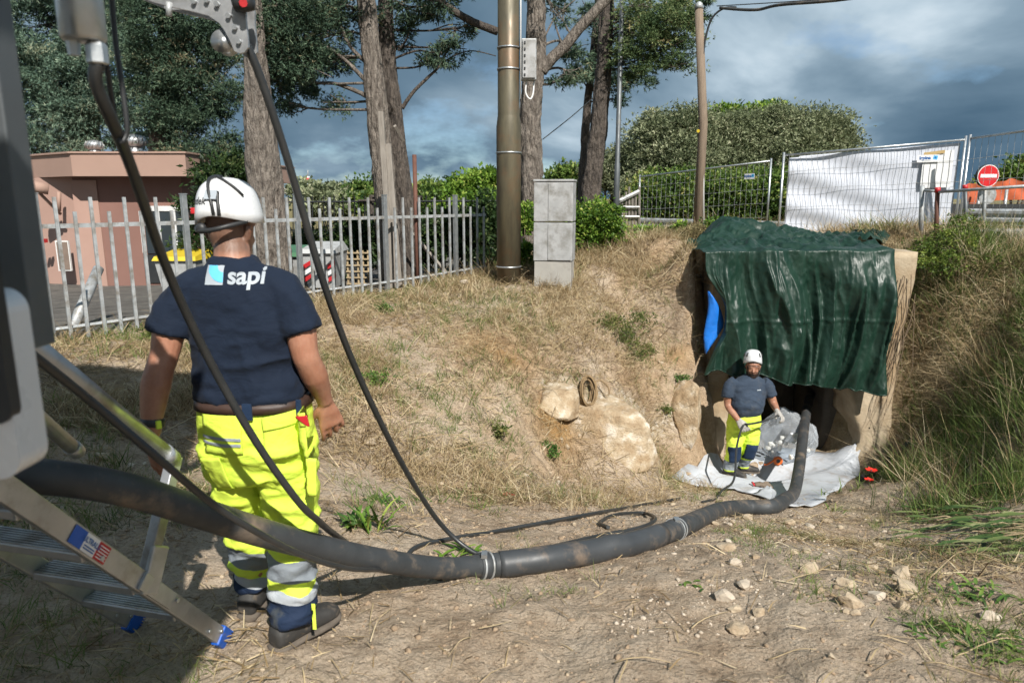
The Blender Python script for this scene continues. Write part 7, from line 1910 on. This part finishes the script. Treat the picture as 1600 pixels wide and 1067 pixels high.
# foreground right corner weeds and sparse grass on the path
pt_ = sample(12000, 1.2, 4.5, 1.9, 4.6, lambda p: np.clip(n2(p, 1.6, 75, -.15, .35) * smooth(.9, 2.2, p[:, 0]), 0, 1), 10)
tufts('green_grass', pt_[:1000], 12, .075, .0017, .03, 11, M['grass_green'], 'low green grass in the right foreground', .7)
pt_ = sample(6000, -3.2, 3.4, 1.9, 7.0, lambda p: n2(p, 1.3, 77, .12, .5) * .6, 12)
tufts('path_grass', pt_[:330], 10, .06, .0016, .022, 13, M['grass_green'], 'sparse low grass tufts on the path', .8, .1)
pt_ = sample(6000, -3.4, -1.1, 1.6, 4.4, lambda p: n2(p, 1.6, 78, -.1, .4), 16)
tufts('path_grass', pt_[:420], 12, .085, .0018, .03, 17, M['grass_green'], 'low grass in the shade beside the ladder', .8, -.1)
# pebbles
ico = bmesh.new(); bmesh.ops.create_icosphere(ico, subdivisions=1, radius=1)
iv = np.array([v.co for v in ico.verts]); if_ = np.array([[v.index for v in f.verts] for f in ico.faces]); ico.free()
def pebbles(name, pts, rmin, rmax, seed, matl, label):
    rr = np.random.default_rng(seed); n = len(pts); m_ = len(iv)
    r = rmin * (rmax / rmin) ** (rr.uniform(0, 1, n) ** 2.2)
    a = rr.uniform(0, 6.283, n)
    base = iv[None] * (1 + rr.uniform(-.42, .42, (n, m_, 1))) * np.stack([rr.uniform(.7, 1.3, n), rr.uniform(.6, 1.0, n), rr.uniform(.4, .8, n)], 1)[:, None, :]
    x = base[..., 0] * np.cos(a)[:, None] - base[..., 1] * np.sin(a)[:, None]; y = base[..., 0] * np.sin(a)[:, None] + base[..., 1] * np.cos(a)[:, None]
    V_ = np.stack([x, y, base[..., 2]], -1) * r[:, None, None] + pts[:, None, :] + np.array([0, 0, 1]) * (r * .02)[:, None, None]
    F_ = (if_[None] + (np.arange(n) * m_)[:, None, None]).reshape(-1, 3)
    o_ = link(name, np_mesh(name, V_.reshape(-1, 3), F_), matl); tag(o_, label, 'stones', None, 'stuff'); return o_
pp = sample(60000, -3.5, 5.0, 1.7, 8.5, lambda p: np.clip(.16 + .8 * n2(p, 1.1, 81, .0, .4), 0, 1) * (1 - .75 * bankw(p)), 20)
pebbles('pebbles', pp[:4600], .003, .017, 21, M['rock'], 'small tan stones strewn over the path')
pp = sample(60000, 0.4, 3.6, 2.6, 7.2, lambda p: np.clip(1.1 * np.exp(-((p[:, 0] - (.42 * p[:, 1] - .35)) / .42) ** 2) * n2(p, 2.0, 83, -.25, .3) + .05, 0, 1), 22)
pebbles('pale_chippings', pp[:1500], .003, .015, 23, M['rock_white'], 'pale limestone chippings beside the hose')
pp = sample(30000, -3.2, 5.0, 5.0, 10.0, lambda p: .25 * bankw(p) * n2(p, 1.5, 85, .0, .4), 26)
pebbles('bank_stones', pp[:700], .006, .04, 27, M['rock'], 'small stones lodged in the bank')
clods = mat('soil_clod', (.36, .265, .175), (.24, .17, .108), rough=.95, scale=20, bump=.8, bscale=60, bdist=.01)
pp = sample(90000, -3.2, 5.0, 1.7, 10.0, lambda p: np.clip(.2 + .7 * n2(p, 1.7, 87, -.05, .35), 0, 1), 28)
pebbles('soil_clods', pp[:17000], .004, .020, 29, clods, 'crumbled soil clods')
# rubble lumps between the hose and the cut weeds
rr_ = random.Random(21)
for k in range(34):
    px = rr_.uniform(1110, 1420); py = rr_.uniform(805, 965); q = Pg(px, py); r = rr_.uniform(.022, .055) * (1.0 if k % 3 else 1.4)
    me = rock_mesh(r, 700 + k, 2, (1, .85, .6), .25); me.materials.append(M['rock'] if k % 4 else M['rock_white']); o = bpy.data.objects.new('rubble_lump', me); COL.objects.link(o)
    o.location = (q.x, q.y, h1(q.x, q.y) + r * .12); o.rotation_euler = (rr_.uniform(-.4, .4), rr_.uniform(-.4, .4), rr_.uniform(0, 6)); tag(o, 'tan limestone lump in the rubble between the hose and the cut weeds', 'rock', 'rubble lumps beside the hose')
# single rocks
rocks = [(566, 668, 22, 'pale rock above the other one at the foot of the bank near the hand', 0), (579, 690, 24, 'pale blocky rock at the foot of the bank below its neighbour', 0), (160, 712, 24, 'brown rock in the shade beside the truck', 0),
         (205, 728, 13, 'small white broken rock in the shade by the handrail', 1), (226, 724, 8, 'smallest white stone in the shade by the handrail', 1), (1152, 980, 30, 'flat tan rock alone in the lower right foreground', 0), (1400, 902, 20, 'rounded tan rock among the cut weeds', 0),
         (1547, 960, 26, 'pale rock in the weeds at the lower right', 1), (1233, 814, 17, 'long pale rock just below the riser of the hose', 0), (1180, 868, 15, 'blocky tan rock among the white chippings', 0), (1138, 846, 11, 'white lump under the bend of the hose', 1),
         (1298, 1025, 14, 'pinkish stone at the bottom edge right of middle', 0), (1262, 860, 13, 'half buried stone right of the chippings', 0), (1305, 885, 13, 'flat stone between the chippings and the cut weeds', 0), (1075, 746, 9, 'small stone on the left corner of the white sheet', 0),
         (820, 742, 11, 'upright pale stone at the foot of the straw bank', 1), (872, 752, 8, 'white stone at the toe of the bank below the ochre patch', 1), (878, 772, 9, 'tan stone beside the upper ground cable', 0), (896, 818, 9, 'tan stone inside the ground cable bend', 0), (1063, 760, 10, 'stone just before the left corner of the sheet', 0),
         (1098, 768, 8, 'stone at the foot of the hand held lead', 0), (1530, 812, 8, 'stone on the edge of the right bank', 0), (855, 440, 10, 'small stone at the foot of the cabinet', 1), (724, 440, 16, 'white lump at the foot of the last fence post', 1), (1305, 905, 9, 'little white stone right of the dry stalk', 1), (690, 755, 9, 'tan stone on the path behind the hanging cable', 0), (1060, 905, 8, 'single white pebble right of the dirt mound', 1)]
for k, (px, py, w, lab, wh) in enumerate(rocks):
    q = Pg(px, py + w * .25); zc = q.y * .98 + (CAMZ - q.z) * .2
    r = w / FPX * zc * .62
    me = rock_mesh(r, 500 + k, 3, (1, .8, .62), .22); me.materials.append(M['rock_white'] if wh else M['rock'])
    o = bpy.data.objects.new('rock', me); COL.objects.link(o)
    zz = on_sheet(q.x, q.y) if 'on the left corner' in lab else h1(q.x, q.y)
    o.location = (q.x, q.y, zz + r * .25); o.rotation_euler = (RNG.uniform(-.3, .3), RNG.uniform(-.3, .3), RNG.uniform(0, 6))
    tag(o, lab, 'rock', 'loose rocks')
# pale outcrop of bedrock in the bank
def outcrop(px, py, Y, sx, sy, sz, seed, label, cuts, rz):
    c = P(px, py, Y); me = rock_mesh(1.0, seed, 5, (1, 1, 1), .10)
    co = get_co(me)
    for n_, d_ in cuts:
        n_ = np.array(n_, float); n_ /= np.linalg.norm(n_); s__ = co @ n_ - d_; co -= np.where(s__ > 0, s__, 0)[:, None] * n_ * .95
    co = co * np.array([sx, sy, sz]); cz, sn = math.cos(rz), math.sin(rz)
    co = np.c_[co[:, 0] * cz - co[:, 1] * sn, co[:, 0] * sn + co[:, 1] * cz, co[:, 2]]
    co *= (1 + .05 * fbm(co * 4.5, 4, seed) + .035 * (0.3 - np.abs(fbm(co * 9, 3, seed + 2))))[:, None]
    set_co(me, co); me.polygons.foreach_set('use_smooth', np.ones(len(me.polygons), bool))
    me.materials.append(M['outcrop']); o = bpy.data.objects.new('rock_outcrop', me); COL.objects.link(o); o.location = c; tag(o, label, 'rock'); return o
m_o, nt_, b_ = new_mat('bedrock'); M['outcrop'] = m_o; p_ = pos(nt_)
co_ = ramp(nt_, noise_(nt_, p_, 5, 8, .65), [(.30, (.26, .18, .105)), (.44, (.40, .305, .20)), (.54, (.50, .41, .29)), (.62, (.66, .59, .49))])
co_ = mixc(nt_, ramp(nt_, noise_(nt_, p_, 2.2, 6, .6), [(.46, 0.0), (.60, .85)]), co_, (.34, .235, .135))
nt_.links.new(co_, b_.inputs['Base Color']); b_.inputs['Roughness'].default_value = .95; b_.inputs['Specular IOR Level'].default_value = .15
q1_ = bump_(nt_, b_, noise_(nt_, p_, 7, 8, .65), .8, .06); q2_ = bump_(nt_, b_, noise_(nt_, p_, 30, 6, .65), .8, .02, q1_)
oc1 = outcrop(955, 685, 7.72, .66, .55, .66, 611, 'large pale angular rock outcrop in the bank left of the trench worker', [((-.25, -1, .35), .52), ((.9, -.55, .15), .70), ((-.1, -.4, 1), .66)], -.15)
oc2 = outcrop(872, 622, 7.66, .40, .36, .26, 612, 'smaller pale rock ledge left of the rope coil', [((-.1, -1, .5), .55), ((0, -.2, 1), .55)], .2)
oc3 = outcrop(1072, 660, 9.05, .28, .36, .60, 613, 'brown weathered rock rib beside the shadow of the trench worker', [((-.5, -1, .2), .55), ((.8, -.6, .1), .6)], .1)
# fallen stalks
stk = [((1228, 913), (1337, 895)), ((1392, 828), (1476, 776)), ((1446, 912), (1522, 852)), ((888, 772), (1000, 788)), ((205, 985), (232, 1030)), ((140, 1022), (250, 1035)), ((960, 1040), (1060, 1045)), ((1200, 1035), (1275, 1020)), ((1490, 1030), (1600, 1005)), ((1080, 985), (1140, 960)), ((735, 1000), (700, 1030)), ((520, 800), (560, 815)), ((820, 640), (880, 690)), ((700, 600), (770, 560)), ((540, 560), (620, 530)), ((1440, 1040), (1530, 1060))]
STL = ['pale stalk lying left of the rounded tan rock', 'long slanting stalk on the edge of the right bank above the cut weeds', 'slanting stalk across the lower edge of the cut weeds', 'thin stalk on the path above the upper ground cable', 'short thick stalk stub pointing down in the ladder shade', 'long stalk at the bottom edge below the ladder foot',
       'stalk at the bottom edge below the dirt mound', 'stalk at the bottom edge left of the pinkish stone', 'long stalk reaching the right edge in the bottom corner', 'short stalk left of the flat tan rock', 'short stalk on the bare soil below the hose clamp', 'short stalk on the path right of the yellow trousers',
       'dry stem slanting down the straw bank towards the ochre patch', 'dry stem in the middle of the straw bank', 'dry stem on the upper bank right of the near worker', 'lowest dry stalk at the bottom right']
for k, (a, b_) in enumerate(stk):
    A = Pg(*a); B = Pg(*b_); mdp = (A + B) / 2; pts_ = []
    for t_ in np.linspace(0, 1, 7):
        q = A.lerp(B, t_); pts_.append(Vector((q.x, q.y, h1(q.x, q.y) + .012 + .02 * math.sin(t_ * 3.1))))
    o = MB().tube(pts_, list(np.linspace(.0034, .0012, 7)), 6).build('dry_stalk', M['twig']); recenter(o, mdp); tag(o, STL[k], 'stalk', 'fallen dry stalks')
# broken stake standing in the shade
# rope coil on the rock face
rq = Pg(914, 610); q_ = oc1.data
bv_ = BVHTree.FromPolygons([v.co + oc1.location for v in q_.vertices], [tuple(f_.vertices) for f_ in q_.polygons]); d_r = (P(914, 612, 1.0) - Vector((0, 0, CAMZ))).normalized(); h_ = bv_.ray_cast(Vector((0, 0, CAMZ)), d_r)
if h_[0] is not None and h_[0].y < rq.y: rq = h_[0].copy()
rc_ = thing('rope_coil', 'coil of brown rope hanging on the pale rock face', 'rope', rq)
nn_ = Vector(tuple(Hn(np.array([rq.x]), np.array([rq.y]), .15)[0])); nn_ = (nn_ + Vector((0, -1.2, .3))).normalized()
Ur = Vector((1, 0, 0)); Ur = (Ur - nn_ * Ur.dot(nn_)).normalized(); Vr = nn_.cross(Ur)
if Vr.z < 0: Vr = -Vr
rrp = random.Random(4); pts_ = []
for k in range(11):
    a_, b_ = rrp.uniform(.06, .095), rrp.uniform(.15, .19); ox, oy = rrp.uniform(-.02, .03), rrp.uniform(-.03, .02)
    for j in range(18):
        th = 2 * math.pi * j / 18 + .3
        pts_.append(rq + Ur * (ox + a_ * math.cos(th)) + Vr * (oy + b_ * math.sin(th) - .02) + nn_ * (.05 + .03 * math.sin(k * 1.7 + th) + .004 * k))
pts_ += [rq + Ur * .12 + Vr * .10 + nn_ * .05, rq + Ur * .20 + Vr * .11 + nn_ * .03, rq + Ur * .27 + Vr * .04 + nn_ * .03, rq + Ur * .28 - Vr * .04 + nn_ * .03]
MB().tube(catmull(pts_, 2), .0095, 6).build('loops', M['rope'], rc_)
# poppies
for k, (px, py, ly) in enumerate(((1361, 737, 790), (1357, 752, 792))):
    g0 = Pg(px + 3, ly); top = P(px, py, g0.y - .03)
    t = thing('poppy', ('upper' if k == 0 else 'lower') + ' of two red poppies beside the white sheet', 'flower', g0, 'red poppies')
    MB().tube(catmull([g0, g0.lerp(top, .5) + Vector((.03, 0, .02)), top], 5), .0035, 6).build('stem', M['stem'], t)
    for j in range(5):
        a = j * 1.2566 + k; d_ = Vector((math.cos(a), math.sin(a), 0)); e_ = Vector((-d_.y, d_.x, 0)); r_ = .055 if k == 0 else .042
        vs2 = [top, top + d_ * r_ * .5 + e_ * r_ * .5 + Vector((0, 0, .022)), top + d_ * r_ * 1.0 + e_ * r_ * .35 + Vector((0, 0, .03)), top + d_ * r_ * 1.05 - e_ * r_ * .35 + Vector((0, 0, .022)), top + d_ * r_ * .5 - e_ * r_ * .5 + Vector((0, 0, .022))]
        MB().add(vs2, [(0, 1, 2, 3, 4)], True).build('petal', M['poppy'], t)
    MB().sphere(top + Vector((0, 0, .012)), .012, 8, 6).build('centre', M['print_black'], t)
# broad leaved plants: leaf strips with a folded midrib
def broad_leaf(base, d, L, w, droop, m_, par, nm='leaf', seed=0):
    d = Vector(d).normalized(); sd = d.cross(Vector((0, 0, 1)))
    if sd.length < 1e-4: sd = Vector((1, 0, 0))
    sd.normalize(); vs2 = []; n = 7; p_ = Vector(base); cur = d.copy()
    for i in range(n + 1):
        t_ = i / n; ww = w * math.sin(math.pi * min(1, .12 + .88 * t_)) ** .75 * (1 if t_ < .98 else .1)
        wav = .10 * w * math.sin(i * 2.3 + seed)
        up = sd.cross(cur).normalized()
        vs2 += [p_ - sd * ww + up * (.25 * ww + wav), p_, p_ + sd * ww + up * (.25 * ww - wav)]
        p_ = p_ + cur * (L / n); cur = (cur + Vector((0, 0, -droop / n))).normalized()
    fs2 = []
    for i in range(n):
        b_ = i * 3; fs2 += [(b_, b_ + 1, b_ + 4, b_ + 3), (b_ + 1, b_ + 2, b_ + 5, b_ + 4)]
    me = MB().add(vs2, fs2, True).mesh('leaf'); vattr(me, 'var', np.full(len(vs2), random.Random(seed).uniform(.05, .95)))
    return link(nm, me, m_, par)
def rosette(px, py, n, L, w, label, m_, name='broadleaf_weed', lift=.6, spread=.05, seed=0, group=None):
    q = Pg(px, py); t = thing(name, label, 'plant', q, group); rr = random.Random(seed)
    for k in range(n):
        a = k * 2.4 + rr.uniform(-.4, .4); b_ = q + Vector((rr.uniform(-spread, spread), rr.uniform(-spread, spread), 0)); b_.z = h1(b_.x, b_.y)
        broad_leaf(b_, (math.cos(a), math.sin(a), rr.uniform(.3, 1) * lift), L * rr.uniform(.6, 1.2), w * rr.uniform(.7, 1.2), rr.uniform(.6, 1.6), m_, t, seed=seed * 31 + k)
    return t
rosette(560, 822, 20, .15, .016, 'broad leaved green weed right of the near worker', M['weed'], lift=1.5, seed=1)
rosette(598, 782, 40, .12, .006, 'feathery green weed behind the broad leaved one', M['weed'], lift=1.0, spread=.10, seed=2)
rosette(585, 830, 14, .22, .009, 'upright grassy clump beside the broad leaved weed', M['bright'], lift=2.6, seed=3)
rosette(1495, 700, 14, .18, .018, 'broad leaved plant standing in the right bank grass', M['weed'], lift=1.4, seed=4)
rosette(700, 880, 10, .10, .010, 'small weed against the hose left of the clamp', M['bright'], lift=1.8, seed=5)
rosette(730, 865, 10, .11, .010, 'yellow green weed touching the hanging cable', M['bright'], lift=1.6, seed=6)
rosette(1080, 915, 9, .04, .008, 'tiny dark weed right of the dirt mound', M['weed'], lift=.9, seed=7)
rosette(1530, 930, 44, .075, .007, 'leafy green weed by the lower right rock', M['weed'], lift=1.1, spread=.12, seed=8)
rosette(1480, 990, 44, .07, .006, 'green weed patch in the bottom right corner', M['weed'], lift=1.0, spread=.14, seed=9)
rosette(1575, 1010, 44, .075, .007, 'green weed patch at the right edge of the bottom corner', M['weed'], lift=1.0, spread=.14, seed=10)
rosette(1310, 800, 14, .10, .008, 'grassy tuft just below the poppies', M['grass_green'], lift=2.0, spread=.08, seed=11)
rosette(1290, 775, 14, .13, .006, 'grass blades over the near edge of the white sheet', M['grass_green'], lift=2.6, spread=.12, seed=12)
rosette(1335, 765, 16, .20, .006, 'taller grass clump left of the poppies', M['grass_green'], lift=2.8, spread=.12, seed=13)
rosette(1395, 745, 16, .24, .006, 'tall grass clump right of the poppies', M['grass_green'], lift=2.8, spread=.14, seed=14)
# heap of cut plants
M['weed_dark'] = leaf_mat('cut_leaf', [(0.0, (0.03, 0.06, 0.015)), (0.4, (0.06, 0.11, 0.03)), (0.75, (0.15, 0.19, 0.06)), (1.0, (0.33, 0.33, 0.17))], .5, .2)
qh = Pg(1500, 830); hp_t = thing('cut_weed_heap', 'heap of freshly cut green weeds lying at the right', 'cut plants', qh)
rr = random.Random(9)
for k in range(70):
    px = rr.uniform(1425, 1615); py = 830 + (px - 1500) * .12 + rr.uniform(-32, 32); q = Pg(px, py); q.z += rr.uniform(.02, .08)
    a = rr.uniform(-.5, .5) + (math.pi if rr.random() < .5 else 0)
    broad_leaf(q, (math.cos(a), math.sin(a) * .6, rr.uniform(-.05, .25)), rr.uniform(.12, .30), rr.uniform(.008, .024), rr.uniform(.1, .7), M['weed_dark'], hp_t, seed=k + 400)
for k in range(60):
    px = rr.uniform(1420, 1610); py = 835 + (px - 1500) * .12 + rr.uniform(-36, 36); q = Pg(px, py); q.z += rr.uniform(.02, .10); a = rr.uniform(-.9, .5)
    e_ = q + Vector((math.cos(a), math.sin(a) * .5, rr.uniform(-.05, .12))) * rr.uniform(.2, .5)
    MB().tube([q, q.lerp(e_, .5) + Vector((0, 0, .03)), e_], [.004, .0035, .002], 5).build('stalk', M['stem'] if k % 2 else M['twig'], hp_t)
# dark hose lying in the grass to the right of the culvert
q = [Pg(1345, 752), Pg(1372, 738), Pg(1400, 715), Pg(1425, 690)]
o = MB().tube(catmull([v + Vector((0, 0, .04)) for v in q], 6), .04, 10).build('black_pipe', M['black']); recenter(o, q[0]); tag(o, 'black pipe lying in the grass right of the culvert wall', 'pipe')
# grey strap bundle and scrap of plastic on the path
q = Pg(790, 776); o = MB().add([q + Vector((-.06, 0, .01)), q + Vector((.02, -.02, .02)), q + Vector((.08, .01, .012)), q + Vector((.01, .03, .03))], [(0, 1, 2, 3)], True).build('litter_scrap', M['print_red']); recenter(o, q); tag(o, 'scrap of red and white plastic litter on the path', 'litter')
